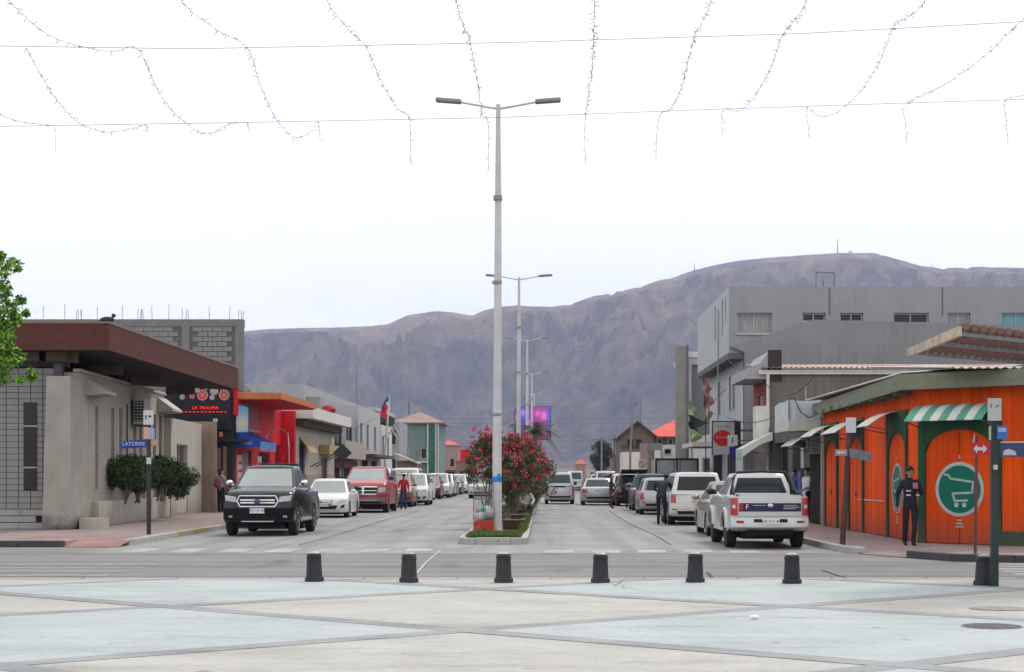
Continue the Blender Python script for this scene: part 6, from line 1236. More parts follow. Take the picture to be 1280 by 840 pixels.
# feather flags
def feather(label, px, Y, top, bot, pxt, cols, wpx):
    t = thing('feather_flag', label, 'flag', (XP(px,Y), Y, 0.0)); zT, zB = ZP(top,Y), ZP(bot,Y); dx = XP(pxt,Y)-XP(px,Y); w = wpx*Y/F
    mb = MB(); mb.tube([(0,0,ZS),(dx*.3,0,zB),(dx,0,zT)],[.03,.025,.012],6); mb.build('pole', M_BLACK, t)
    n_ = len(cols)*3
    for c_ in range(len(cols)):
        vs_ = []
        for k in range(c_*3, c_*3+4):
            f = k/n_; z = zT + (zB-zT)*f; ww = w*(.25+.75*math.sin(PI*min(1,f*.8+.12)))*(1 + .2*math.sin(k*1.9)); xb = dx*(1-f)+dx*.3*f
            j_ = .35*ww*math.sin(k*2.3+px); vs_ += [(xb-ww*.15+j_*.3,.05*math.sin(k),z-.05),(xb+ww*.3+j_,.16*math.sin(k*1.3+1),z-.1),(xb+ww*.85+j_*1.3,.12*math.sin(k*1.1),z-.25)]
        mb = MB(); mb.add(vs_, [(3*k+j,3*k+j+1,3*k+j+4,3*k+j+3) for k in range(3) for j in range(2)]); mb.build('cloth', cols[c_], t, 60)
M_LIME = mat('flag_lime',(0.16,0.28,0.05),0.8,0.7,3.5,col2=(0.45,0.5,0.36)); M_PINKF = mat('flag_salmon',(0.42,0.2,0.17),0.8,0.25,3); M_DKG = mat('flag_dark',(0.03,0.06,0.05),0.8)
feather('lime green and black feather flag on the right pavement', 866, 80.5, 499, 552, 862, [M_LIME, M_DKG, M_LIME], 15)
feather('faded salmon feather flag in front of the grey building', 883, 77.5, 467, 522, 879, [M_PINKF, M_PINKF, mat('flag_tan',(0.4,0.3,0.22),0.8)], 11)
# shop fronts in the yard gap, pylon
t = house('low_shop', 'low white shop front between the grey building and the party wall', 'shop', (XR+.4, 99.5), RW, 15.5, 8, 3.6, M_BALW, z0=ZS, front=[(2,5,0,2.4,dict(kind='door',pane_m=M_DARK)),(8,13,0,2.4,dict(kind='door',pane_m=M_DARK))])

for k, (pa, pb, sg_) in enumerate((((8.1,50.2,4.6),(8.15,61.4,4.9),.5),((8.0,61.6,5.6),(7.55,69.2,6.4),.35),((8.1,53.1,4.0),(7.2,66.2,3.9),.45),((7.58,70,5.2),(7.9,99.9,6.4),.8),((-12.6,68.3,5.6),(-12.1,101,5.0),.9),((-12.0,81,4.5),(-12.0,118,5.6),.8))):
    a_, b_ = Vector(pa), Vector(pb); mb = MB(); mb.tube([a_.lerp(b_, q/14) - Vector((0,0,sg_*4*(q/14)*(1-q/14))) for q in range(15)], .016, 5)
    tag(mb.build('facade_cable', M_BLACK), ['black cable sagging along the dark shop roof','black cable between the red fronted house and grey building','low black cable strung before the scalloped awning','long black cable from the grey building to the party wall','black cable sagging from the red shop to the brown shop','black cable strung along the cream and brown shops'][k], 'cable')
# ---------------------------------------------------------------- wooden chalet and the far end
Yc = 150.0; M_CHW = mat('chalet_boards',(0.15,0.115,0.085),0.85,0.25,2,stretch=(1,1,5)); M_CHB = mat('chalet_brown',(0.085,0.05,0.035),0.8)
x0, x1 = XP(777,Yc), XP(817,Yc); zE, zA = ZP(545,Yc), ZP(528,Yc)
t = house('wooden_chalet', 'old wooden chalet with brown gable and salmon side roof', 'house', (x0, Yc), 0, x1-x0, 12, zE, M_CHW, front=[(.5,1.1,ZP(560,Yc),ZP(549,Yc),dict(frame_m=M_CHB)),(1.25,1.8,ZP(560,Yc),ZP(549,Yc),dict(frame_m=M_CHB)),(.3,2.4,0,2.4,dict(kind='door',frame_m=M_CHB,pane_m=M_DARK))])
xm = (x1-x0)/2; mb = MB(); mb.prism_xz([(0,zE),(x1-x0,zE),(xm,zA)],.02,11.9); mb.build('gable', M_CHW, t)
mb = MB(); mb.add([(-.4,-.4,zE-.1),(xm,-.4,zA+.15),(xm,12,zA+.15),(-.4,12,zE-.1),(x1-x0+.4,-.4,zE-.1),(x1-x0+.4,12,zE-.1),(-.4,-.4,zE-.28),(xm,-.4,zA-.05),(x1-x0+.4,-.4,zE-.28)],[(0,1,2,3),(1,4,5,2),(0,6,7,1),(1,7,8,4)]); mb.build('roof', M_CHB, t)
mb = MB(); mb.box(-.15,x1-x0+.15,-.1,-.003,zE-1.0,zE-.85); mb.build('belt_board', M_CHB, t)
for a in (.6,1.5): mb = MB(); mb.tube([(a+.3,2,zA-.2),(a+.3,2,zA+1.9)],.03,5); mb.build('aerial', M_STEEL, t)
Y2 = 158.0
t = house('salmon_roof_house', 'wide house with a bright salmon hip roof beside the chalet', 'house', (XP(808,Y2), Y2), 0, 7, 9, ZP(545,Y2), M_CHB, front=[(1,1.5,ZP(556,Y2),ZP(548,Y2),dict()),(2,2.5,ZP(556,Y2),ZP(548,Y2),dict()),(3,3.5,ZP(556,Y2),ZP(548,Y2),dict())], roof='hip', roof_m=mat('bright_salmon_roof',(0.60,0.115,0.09),0.75,0.12,1.0), rise=1.9, eave=.3)
t = house('white_shed', 'white walled shed with dark opening below the salmon roof', 'shed', (XP(825,118), 118), 0, 2.6, 6, ZP(556,118), M_WHT, front=[(.3,.8,ZP(568,118),ZP(561,118),dict(pane_m=M_DARK))])
t = house('white_wall_house', 'plain white wall house in front of the wooden chalet', 'house', (XP(779,140), 140), 0, 1.45, 6, ZP(565,140), M_WHT, front=[(.2,1.1,0,1.6,dict(kind='door',frame_m=M_CHB,pane_m=M_CHB))])
t = house('grey_brown_house', 'low grey brown house with flat roof past the pine tree', 'house', (XP(765,175), 175), 0, 1.6, 6, ZP(571,175), mat('grey_brown_wall',(0.2,0.17,0.145),0.85), front=[(.3,1.2,.8,2,dict(pane_m=M_DARK))], roof='slab', roof_m=M_CHB)
t = thing('pink_pylon', 'faded pink advertising pylon beside the no parking sign', 'sign', (XP(800,112), 112, ZS)); mb = MB(); mb.box(0,.55,0,.25,0,ZP(554,112)-ZS); mb.build('body', mat('faded_pink',(0.42,0.30,0.27),0.8,0.15,2,streak=.3), t); mb = MB(); mb.box(.56,1.5,.05,.15,ZP(563,112)-ZS,ZP(554,112)-ZS); mb.build('top_beam', M_G1, t); mb = MB(); mb.box(1.42,1.52,.05,.15,0,ZP(563,112)-ZS); mb.build('post', M_G1, t)
for k, (px0, px1, yy, py, col, lb) in enumerate(((688,712,430,583,(0.40,0.38,0.35),'long pale wall closing the far end of the avenue'),(720,733,360,580,(0.30,0.2,0.17),'far house with small salmon roof right of the avenue end'),(734,745,330,584,(0.4,0.39,0.38),'far white house next to the small salmon roof house'),(745,760,300,583,(0.26,0.22,0.2),'far brown house behind the pine tree'))):
    house('far_house', lb, 'house', (XP(px0,yy),yy), 0, XP(px1,yy)-XP(px0,yy)+(0 if k else 4), 9, ZP(py,yy), mat('far_wall_r%d'%k, col, 0.9), front=[(.6,1.4,1,2.2,dict())], roof='hip' if k == 1 else 'slab', roof_m=M_SAL if k == 1 else M_G2, rise=1.2)
# ================================================================ street furniture
# ---- bollards
M_BOL = mat('bollard_iron', (0.022,0.023,0.028), 0.55, 0.3, 6, 0.25, 60, dirt=0.3, spec=0.3, place=True); M_BOLT = mat('bollard_worn_cap', (0.34,0.34,0.35), 0.35, 0.4, 8, spec=0.6, place=True)  # cap grey lightened: the sky's brightness on top is put into its colour
BL = ['squat black iron bollard with worn cap in the row along the plaza edge', 'squat black iron bollard with worn cap beside the green signpost on the plaza edge']
for i, (px, py) in enumerate(((393,727),(511,728),(629.5,728),(750.5,728.5),(869,728),(990,729.5),(1229,732))):
    x, y = ground(px, py, PLZ); t = thing('bollard', BL[0] if i < 6 else BL[1], 'bollard', (x, y, PLZ), random.uniform(0, 1), 'bollards along the plaza edge' if i < 6 else None); t.rotation_euler[0] = random.uniform(-.02,.02); t.rotation_euler[1] = random.uniform(-.025,.025)
    mb = MB(); mb.lathe([(.140,0),(.140,.055),(.134,.066),(.122,.07),(.118,.08),(.106,.32),(.104,.345),(.112,.348),(.113,.368),(.104,.374),(.108,.382),(.105,.398),(.09,.418)], 26); mb.build('post', M_BOL, t, 35)
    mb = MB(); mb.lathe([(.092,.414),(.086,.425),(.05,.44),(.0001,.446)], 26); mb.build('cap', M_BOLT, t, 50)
# ---- lamp posts on the median
M_LP = mat('white_lamp_pole', (0.56,0.56,0.57), 0.55, 0.10, 2, streak=0.3, dirt=0.25); M_LH = mat('lamp_head_grey', (0.26,0.26,0.265), 0.5); M_LB = mat('blue_paint_band', (0.03,0.25,0.62), 0.5, 0.3, 4)
LL = ['tall white twin arm street lamp with blue painted band at the head of the median', 'second twin arm street lamp standing among the oleanders', 'third twin arm street lamp beyond the oleanders', 'fourth twin arm street lamp near the lit billboard', 'far twin arm street lamp beyond the billboard']
for i, y in enumerate((43.2, 81.0, 117.8, 157.0, 196.0)):
    px = (621.3, 648, 658.5, 664.5, 667.5)[i]; t = thing('street_lamp', LL[i], 'street lamp', (XP(px,y), y, .12), 0, 'lamps along the median'); Hh = 11.02
    mb = MB(); mb.tube([(0,0,-.05),(0,0,2.2),(0.02,0,5.5),(0.03,0,8.4),(.03,0,Hh)], [.125,.115,.10,.085,.055], 12); mb.build('pole', M_LP, t, 40)
    mb = MB(); mb.lathe([(.20,0),(.20,.03),(.14,.05),(.13,.2)], 16); mb.build('base_plate', M_LP, t, 40)
    for z in (3.0, 6.4): mb = MB(); mb.lathe([(.125,z),(.128,z+.02),(.128,z+.06),(.12,z+.08)], 12); mb.build('joint_collar', M_LH, t, 40)
    mb = MB(); mb.box(-.09,.13,-.13,.1,8.55,8.66); mb.build('clamp', M_LH, t)
    for sg in (-1, 1):
        mb = MB(); mb.tube([(.03,0,Hh-.12),(.03+sg*.35,0,Hh-.06),(.03+sg*1.0,0,Hh+.06)], [.032,.03,.028], 8); arm = mb.build('arm', M_LP, t, 50)
        mb = MB(); M = Matrix.Translation((.03+sg*.95, 0, Hh+.055)) @ Matrix.Rotation(R(-4*sg), 4, 'Y'); mb.box(0 if sg > 0 else -.66, .66 if sg > 0 else 0, -.13, .13, -.04, .06, 0, M); mb.build('lamp_head', M_LH, arm, bevel=.03)
    if i == 0:
        mb = MB(); mb.tube([(0,0,1.15),(0,0,1.45)], .119, 12); mb.build('blue_band', M_LB, t, 40); mb = MB(); mb.box(.005,.10,-.128,-.02,1.42,1.52); mb.build('blue_smear', M_LB, t)
# ---- litter cage beside the first lamp
t = thing('litter_cage', 'wire litter cage with red base full of bags by the lamp post', 'litter bin', (-1.80, 42.9, .12)); M_REDB = mat('bin_red', (0.55,0.025,0.015), 0.6, 0.15, 3); M_WIRE = mat('wire_grey', (0.2,0.2,0.2), 0.5, metal=.5)
mb = MB(); mb.box(0,.50,0,.45,0,.30); mb.build('base_panel', M_REDB, t, bevel=.01)
mb = MB()
for k in range(9):
    a = .5*k/8; mb.tube([(a,0,.30),(a,0,1.38)],.004,4); mb.tube([(a,.45,.30),(a,.45,1.38)],.004,4)
for k in range(1,8): a = .45*k/8; mb.tube([(0,a,.30),(0,a,1.38)],.004,4); mb.tube([(.5,a,.30),(.5,a,1.38)],.004,4)
for z in (.85,1.1,1.38): mb.tube([(0,0,z),(.5,0,z),(.5,.45,z),(0,.45,z),(0,0,z)],.008,4)
tag(mb.build('mesh_side', M_WIRE, t), kind='stuff')
for (x, y, z, r, m_, lb) in ((.16,.15,.44,.17,mat('bag_white',(0.6,0.6,0.6),0.4,0.3,12,0.5,20),'white plastic rubbish bag in the litter cage'),(.36,.16,.52,.18,mat('bag_clear',(0.5,0.52,0.52),0.3,0.4,14,0.5,20),'grey plastic rubbish bag heaped in the litter cage'),(.25,.06,.60,.07,mat('bag_green',(0.03,0.35,0.14),0.5),'small green bag wedged in the litter cage'),(.12,.1,.55,.08,mat('bag_redwhite',(0.5,0.2,0.2),0.5,0.6,14),'small pink wrapper in the litter cage')):
    mb = MB(); mb.blob((0,0,0), r, r*.85, r*.95, 12, 8, jit=.14); tag(mb.build('rubbish_bag', m_, loc=(-1.80+x,42.9+y,.12+z), smooth=60), lb, 'rubbish bag')
# ---- wooden planter boxes on the median
M_SLP = mat('dark_sleeper', (0.055,0.035,0.026), 0.85, 0.3, 3, stretch=(1,4,6)); M_SLT = mat('worn_plank_top', (0.25,0.2,0.15), 0.85, 0.3, 3)  # rim paler than the boards: light on the box tops set into the colour
for k, (y, z1, x0) in enumerate(((45.6,.42,-1.10),(51.5,.42,-1.0),(59,.46,-.95))):
    t = thing('planter_box', ['dark timber planter box just behind the lamp post','dark timber planter box in the middle of the three on the median','dark timber planter box beside the crouching gardener'][k], 'planter', (x0, y, .12)); w_ = -.53 - x0
    for q, zz_ in enumerate((0,.13)): mb = MB(); mb.box(0,w_,0,.08,zz_+.003,zz_+.125); mb.build('board', M_SLP, t)
    for xx in (0,w_-.06): mb = MB(); mb.box(xx,xx+.06,.08,3.4,0,.25); mb.build('side_board', M_SLP, t)
    mb = MB(); mb.box(-.03,w_+.03,-.03,.12,.256,.29); mb.build('rim_plank', M_SLT, t); mb = MB(); mb.box(.06,w_-.06,.08,3.4,0,.2); mb.build('soil', M_SOIL, t)
# ---- lit screen on the median
yb_ = 166.0; t = thing('led_billboard', 'lit billboard screen in blue and magenta above the median', 'billboard', (XP(642,yb_), yb_, 0)); w_ = XP(688,yb_)-XP(642,yb_); z0, z1 = ZP(550,yb_), ZP(508,yb_)
M_SCR, n, l, p = node_mat('led_screen'); tc = n.new('ShaderNodeTexCoord').outputs['Object']; sx_ = n.new('ShaderNodeSeparateXYZ'); l.new(tc, sx_.inputs[0]); mr = n.new('ShaderNodeMapRange'); mr.inputs[1].default_value = .3; mr.inputs[2].default_value = w_; l.new(sx_.outputs[0], mr.inputs[0])
base_ = ramp(n, l, mr.outputs[0], [(0.0,(0.02,0.02,0.10)),(0.18,(0.02,0.12,0.75)),(0.30,(0.03,0.10,0.6)),(0.45,(0.45,0.05,0.30)),(0.85,(0.5,0.08,0.45)),(0.95,(0.05,0.12,0.8))])
vr = n.new('ShaderNodeTexVoronoi'); vr.inputs['Scale'].default_value = 1.1; l.new(tc, vr.inputs[0])
c_ = mixc(n, l, 0.45, base_, ramp(n, l, vr.outputs[0], [(0.1,(0.75,0.25,0.5)),(0.5,(0.16,0.02,0.12)),(0.8,(0.03,0.03,0.25))])); zr2 = n.new('ShaderNodeMapRange'); zr2.inputs[1].default_value = z0; zr2.inputs[2].default_value = z1; l.new(sx_.outputs[2], zr2.inputs[0])
c_ = mixc(n, l, 1.0, c_, ramp(n, l, zr2.outputs[0], [(0.0,(0.55,0.25,0.3)),(0.45,(0.6,0.45,0.5)),(0.62,(1,1,1))]), 'MULTIPLY')
l.new(c_, p.inputs['Emission Color']); p.inputs['Emission Strength'].default_value = .4; l.new(c_, p.inputs['Base Color'])
mb = MB(); mb.box(.32,w_,-.01,0,z0+.05,z1-.05); mb.build('screen', M_SCR, t); mb = MB(); mb.box(.28,w_+.05,.003,.4,z0,z1); mb.build('cabinet', M_BLACK, t); mb = MB(); mb.add([(.27,0,z0),(.27,0,z1),(-.02,.8,z1),(-.02,.8,z0)],[(0,1,2,3)]); mb.build('side_screen', M_SCR, t)
mb = MB(); mb.tube([(w_*.5,.2,0),(w_*.5,.2,z0)],.16,10); mb.build('post', M_STEEL, t)

# ---- string lights
M_GAR = mat('string_light_grey', (0.34,0.34,0.355), 0.6); M_CAB = mat('thin_cable', (0.16,0.16,0.17), 0.6)
YW = (13.6, 17.0, 20.6)
def wire_z(k, x): 
    px = CX + x/YW[k]*F
    if k == 1: py = float(np.interp(px, [-600,0,240,640,1000,1280,1900],[30,57.5,61,53,42,27,-14]))
    elif k == 2: py = float(np.interp(px, [-500,0,310,620,880,1280,1900],[165,158,153,147,137,124,100]))
    else: return 6.25
    return ZP(py, YW[k])
for k in range(3):
    xs = np.linspace(-10.5, 10.5, 60); mb = MB(); mb.tube([(x, YW[k], wire_z(k, x)) for x in xs], .0032, 4)
    tag(mb.build('span_wire', M_CAB), ['thin span wire just above the picture carrying string lights','upper thin span wire crossing the sky with string lights','lower thin span wire crossing the sky with string lights'][k], 'wire')
    for sg in (-1, 1):
        t = thing('festoon_post', 'slim steel post holding a span wire beside the plaza', 'post', (sg*10.5, YW[k], 0), 0, 'festoon posts'); mb = MB(); mb.tube([(0,0,0),(0,0,wire_z(k, sg*10.5)+.1)], [.06,.045], 8); mb.build('shaft', M_STEEL, t)
def garland(label, pts):
    """pts: (px, py, Y) control points of the light string"""
    P = [Vector((XP(a, y), y, ZP(b, y))) for a, b, y in pts]; C = []
    for i in range(len(P)-1):                              # Catmull-Rom
        p0, p1, p2_, p3 = P[max(0,i-1)], P[i], P[i+1], P[min(len(P)-1,i+2)]
        n_ = max(3, int((p2_-p1).length/.05))
        for k in range(n_):
            u = k/n_; C.append(0.5*((2*p1) + (p2_-p0)*u + (2*p0-5*p1+4*p2_-p3)*u*u + (3*p1-p0-3*p2_+p3)*u**3))
    C.append(P[-1]); mb = MB(); mb.tube(C, .003, 4)
    t = mb.build('string_lights', M_GAR); tag(t, label, 'string lights', 'string lights over the plaza')
    mb = MB()
    for c in C[::1]:
        if random.random() < .75:
            d = Vector((random.uniform(-1,1), random.uniform(-1,1), random.uniform(-1,.6))).normalized()*random.uniform(.025,.06); mb.tube([c, c+d], [.0028,.0042], 4)
    tag(mb.build('bulbs', M_GAR, t), kind='stuff')
y1_, y2_ = YW[1], YW[2]; Q = lambda f: y1_ + (y2_-y1_)*f
def up(px0, px1, py1): return [(px0*1.0-(px1-px0)*.2, -70, 14.4), (px0, -2, 15.4), ((px0*.45+px1*.55), py1*.62, 16.2)]
G_ = [('string of lights hooked on the lower wire over the hall roof and tree', [(33,60,y1_),(62,112,Q(.35)),(92,148,Q(.6)),(125,164,Q(.8)),(155,163,Q(.92)),(183,156.5,y2_),(184,165,y2_)]),
 ('string of lights looping down over the block house, hung on both wires', [(-15,-30,14.6),(10,0,15.2),(60,43,16.2),(115,61,16.7),(145,64,16.9),(172,62,y1_),(203,122,Q(.42)),(236,157,Q(.75)),(262,167,Q(.88)),(284,156,y2_),(309,153.5,y2_),(310,162,y2_)]),
 ('string of lights with a deep loop over the red shop', up(225,309,60)+[(309,60,y1_),(326,108,Q(.38)),(345,148,Q(.68)),(366,171,Q(.85)),(385,167,Q(.94)),(397,152,y2_),(400,174,y2_)]),
 ('string of lights falling to a straight tail over the parked cars', up(408,457,58)+[(457,58,y1_),(478,105,Q(.4)),(496,135,Q(.75)),(512,147,y2_),(513,175,y2_),(514,205,y2_)]),
 ('string of lights passing just beside the tall lamp head', up(570,588,54)+[(588,54,y1_),(597,105,Q(.5)),(603,143,Q(.95)),(609,148,y2_),(611,180,y2_),(610,215,y2_)]),
 ('nearly straight string of lights right of the tall lamp', up(743,742,50)+[(742,50,y1_),(739,95,Q(.5)),(732,143,y2_),(731,175,y2_),(732,205,y2_)]),
 ('string of lights curving left with a long tail above the silver van', up(889,868,46)+[(868,46,y1_),(858,85,Q(.4)),(848,120,Q(.75)),(836,138,Q(.93)),(825,142.5,y2_),(821,170,y2_),(820,199,y2_)]),
 ('string of lights curving left above the party wall', up(1009,979,42)+[(979,42,y1_),(963,85,Q(.4)),(945,118,Q(.7)),(925,138,Q(.92)),(904,138,y2_),(903,170,y2_)]),
 ('string of lights with a shallow loop above the grey building', up(1157,1117,34)+[(1117,34,y1_),(1098,80,Q(.4)),(1072,118,Q(.68)),(1045,141,Q(.86)),(1025,145,Q(.93)),(1009,136,y2_),(1012,171,y2_)]),
 ('string of lights stretched tight to the upper wire above the grey building', [(1340,-20,16.2),(1276,27,y1_),(1235,66,Q(.3)),(1185,103,Q(.65)),(1133,130.5,y2_),(1132,155,y2_),(1134,182,y2_)]),
 ('short end of a string of lights above the pergola', [(1400,60,17.6),(1330,105,19.2),(1280,119,20.1),(1257,125.5,y2_),(1258,150,y2_),(1260,176,y2_)]),
 ('short end of a string of lights above the leafy tree', [(-60,110,18.2),(0,143,19.6),(30,153,20.2),(67,158,y2_),(69,175,y2_),(70,187,y2_)])]
for lb, pts in G_: garland(lb, pts)

# ---- signposts
M_DPOLE = mat('dark_pole_paint', (0.035,0.04,0.038), 0.5, 0.3, 4, streak=0.3); M_GPOLE = mat('dark_green_pole', (0.028,0.045,0.042), 0.5, 0.25, 4, streak=0.4); M_SW = mat('sign_white', (0.52,0.53,0.55), 0.45, 0.08, 4); M_SB = mat('sign_street_blue', (0.015,0.05,0.30), 0.4, 0.15, 4); M_SRED = mat('sign_red', (0.50,0.02,0.025), 0.4, 0.1, 5); M_BRN2 = mat('brown_pole', (0.07,0.045,0.038), 0.7, 0.3, 4); M_INK = mat('sign_ink', (0.03,0.03,0.035), 0.6)
x, y = ground(186, 668, ZS); t = thing('street_sign', 'dark signpost with blue street name blade on the left pavement corner', 'street sign', (x, y, ZS)); zz_ = lambda py: ZP(py, y) - ZS
mb = MB(); mb.tube([(0,0,0),(0,0,zz_(530))], .055, 10); mb.build('pole', M_DPOLE, t, 40)
mb = MB(); mb.box(-.12,.13,-.07,-.05,zz_(531),zz_(513)); o = mb.build('sign_plate', M_SW, t); mb = MB(); mb.box(-.07,-.04,-.074,-.07,zz_(524),zz_(519)); mb.box(.0,.08,-.074,-.07,zz_(521.5),zz_(519.5)); mb.build('sign_mark', M_INK, o)
mb = MB(); mb.add([(-.66,-.10,zz_(561)),(-.06,-.02,zz_(559)),(-.06,-.02,zz_(549)),(-.66,-.10,zz_(551.5)),(-.66,-.08,zz_(561)),(-.06,0,zz_(559)),(-.06,0,zz_(549)),(-.66,-.08,zz_(551.5))],[(0,1,2,3),(7,6,5,4),(3,2,6,7),(0,4,5,1),(0,3,7,4)]); o = mb.build('name_blade', M_SB, t); text('LATORRE', .13, o, (-.36,-.065,zz_(555)), (PI/2,0,math.atan2(.08,.6)), M_SW, ext=.001)
mb = MB(); mb.lathe([(.085,0),(.085,.02)],14,0,Matrix.Translation((.14,-.03,zz_(553))) @ Matrix.Rotation(PI/2,4,'X')); mb.build('round_plate', mat('pink_plate',(0.5,0.28,0.26),0.5), t)
mb = MB(); mb.box(.02,.16,-.08,-.06,zz_(549),zz_(535)); mb.build('small_plate', mat('pale_blue_plate',(0.3,0.38,0.55),0.5), t); mb = MB(); mb.box(-.11,.02,-.08,-.06,zz_(549),zz_(534)); mb.build('small_plate', mat('salmon_plate',(0.55,0.33,0.27),0.5), t)
mb = MB(); mb.tube([(0,0,zz_(580)),(0,0,zz_(572))], .058, 10); mb.build('sticker_band', M_SW, t)
x, y = ground(1053, 681, ZS); t = thing('street_sign', 'leaning brown signpost with grey name blade on the right pavement', 'street sign', (x, y, ZS)); dx = XP(1062,y)-x
mb = MB(); mb.tube([(0,0,0),(dx,0,ZP(530,y)-ZS)], [.062,.055], 10); mb.build('pole', M_BRN2, t, 40)
mb = MB(); mb.box(dx-.09,dx+.12,-.08,-.06,ZP(541,y)-ZS,ZP(522,y)-ZS); mb.build('sign_plate', M_SW, t)
za = ZP(564,y)-ZS; mb = MB(); mb.add([(dx-.02,-.07,za-.12),(dx+.52,.3,za-.22),(dx+.52,.3,za-.02),(dx-.02,-.07,za+.06)],[(0,1,2,3)]); mb.add([(dx-.02,-.05,za-.12),(dx+.52,.32,za-.22),(dx+.52,.32,za-.02),(dx-.02,-.05,za+.06)],[(3,2,1,0)]); mb.build('name_blade', mat('blade_grey_blue',(0.20,0.22,0.26),0.5,0.25,5), t)
mb = MB(); mb.box(dx-.32,dx-.06,-.075,-.06,za-.10,za+.04); o = mb.build('arrow_plate', mat('plate_pinkish',(0.3,0.2,0.2),0.5), t); mb = MB(); mb.prism_xz([(dx-.30,za-.03),(dx-.22,za+.02),(dx-.22,za-.01),(dx-.10,za-.01),(dx-.10,za-.05),(dx-.22,za-.05),(dx-.22,za-.08)],-.085,-.076); mb.build('arrow', M_SW, o)
x, y = ground(1243, 733.5, PLZ); t = thing('street_sign', 'dark green square signpost beside a bollard with one way arrow and blue blade', 'street sign', (x, y, PLZ)); k_ = lambda px: XP(px,y)-x; zz_ = lambda py: ZP(py,y)-PLZ
mb = MB(); mb.box(-.05,.05,-.05,.05,0,zz_(525)); mb.build('pole', M_GPOLE, t, bevel=.008)
mb = MB(); mb.box(k_(1233),k_(1250),-.08,-.062,zz_(526),zz_(498)); o = mb.build('sign_plate', M_SW, t); mb = MB(); mb.box(k_(1236.5),k_(1237.5),-.084,-.08,zz_(510),zz_(505)); mb.build('sign_mark', M_INK, o); mb = MB(); mb.add([(k_(1242),-.083,zz_(510)),(k_(1246),-.083,zz_(508)),(k_(1247),-.083,zz_(506)),(k_(1243.5),-.083,zz_(507.5))],[(0,1,2,3)]); mb.build('sign_mark', M_INK, o)
mb = MB(); mb.box(k_(1244),k_(1257),-.09,-.075,zz_(549),zz_(532)); o = mb.build('small_blue_plate', mat('plate_blue',(0.05,0.16,0.5),0.4), t); mb = MB(); mb.box(k_(1245.5),k_(1255.5),-.094,-.09,zz_(540),zz_(535)); mb.build('plate_panel', mat('plate_pale',(0.4,0.5,0.7),0.5), o)
mb = MB(); mb.box(k_(1236),k_(1238.4),-.03,.0,zz_(550),zz_(533)); mb.build('side_plate', mat('plate_cream',(0.55,0.5,0.4),0.5), t)
mb = MB(); mb.box(k_(1214),k_(1237),-.03,-.01,zz_(569),zz_(553)); o = mb.build('arrow_plate', M_SRED, t)
mb = MB(); c0, c1_, zc = k_(1216), k_(1233), zz_(561); hh = .045; mb.prism_xz([(c0,zc),(c0+.055,zc+hh*1.4),(c0+.055,zc+hh*.5),(c1_-.055,zc+hh*.5),(c1_-.055,zc+hh*1.4),(c1_,zc),(c1_-.055,zc-hh*1.4),(c1_-.055,zc-hh*.5),(c0+.055,zc-hh*.5),(c0+.055,zc-hh*1.4)],-.037,-.031); mb.build('arrow', M_SW, o)
mb = MB(); mb.box(k_(1250),k_(1296),-.03,-.01,zz_(571),zz_(552)); o = mb.build('name_blade', mat('blade_navy',(0.05,0.06,0.15),0.4), t); mb = MB(); mb.add([(k_(1253),-.034,zz_(569)),(k_(1270),-.034,zz_(569)),(k_(1268),-.034,zz_(564)),(k_(1260),-.034,zz_(561)),(k_(1254),-.034,zz_(563))],[(0,1,2,3,4)]); mb.build('scuffed_patch', mat('scuff_white',(0.5,0.5,0.5),0.6), o); mb = MB(); mb.box(k_(1250),k_(1296),-.034,-.03,zz_(553.5),zz_(552)); mb.build('blade_border', M_SW, o)
mb = MB(); mb.box(-.03,.03,-.062,-.058,zz_(587),zz_(581)); mb.build('sticker', M_SW, t)
x, y = ground(1219, 692, ZS); t = thing('traffic_sign', 'thin reddish pole with a sign seen edge on before the trolley door', 'traffic sign', (x, y, ZS)); mb = MB(); mb.tube([(0,0,0),(.03,0,ZP(545,y)-ZS)],.03,8); mb.build('pole', mat('reddish_pole',(0.12,0.05,0.045),0.6), t)
zz_ = lambda py: ZP(py,y)-ZS; mb = MB(); mb.add([(-.02,-.05,zz_(541)),(.06,.3,zz_(541)),(.11,.3,zz_(556)),(.07,.1,zz_(572)),(-.03,-.05,zz_(572)),(-.09,-.1,zz_(556))],[(0,5,4,3,2,1)]); mb.build('sign_plate', mat('sign_back_grey',(0.28,0.26,0.27),0.5), t)
yd = 82.5; t = thing('warning_sign', 'dark back of a diamond warning sign on the left pavement', 'traffic sign', (XP(428,yd), yd, ZS)); zc = ZP(566,yd)-ZS; mb = MB(); mb.prism_xz([(0,zc-.46),(.46,zc),(0,zc+.46),(-.46,zc)],0,.02); mb.build('sign_plate', mat('sign_back_dark',(0.04,0.045,0.055),0.5), t); mb = MB(); mb.tube([(0,.05,0),(0,.05,zc+.3)],.04,8); mb.build('pole', M_DPOLE, t)
yd = 106; t = thing('no_parking_sign', 'round no parking sign on a plate by the right kerb', 'traffic sign', (XP(803,yd), yd, ZS)); zc = ZP(580,yd)-ZS; mb = MB(); mb.box(-.26,.26,0,.02,zc-.5,zc+.3); o = mb.build('sign_plate', M_SW, t); M = Matrix.Translation((0,-.004,zc)) @ Matrix.Rotation(PI/2,4,'X')
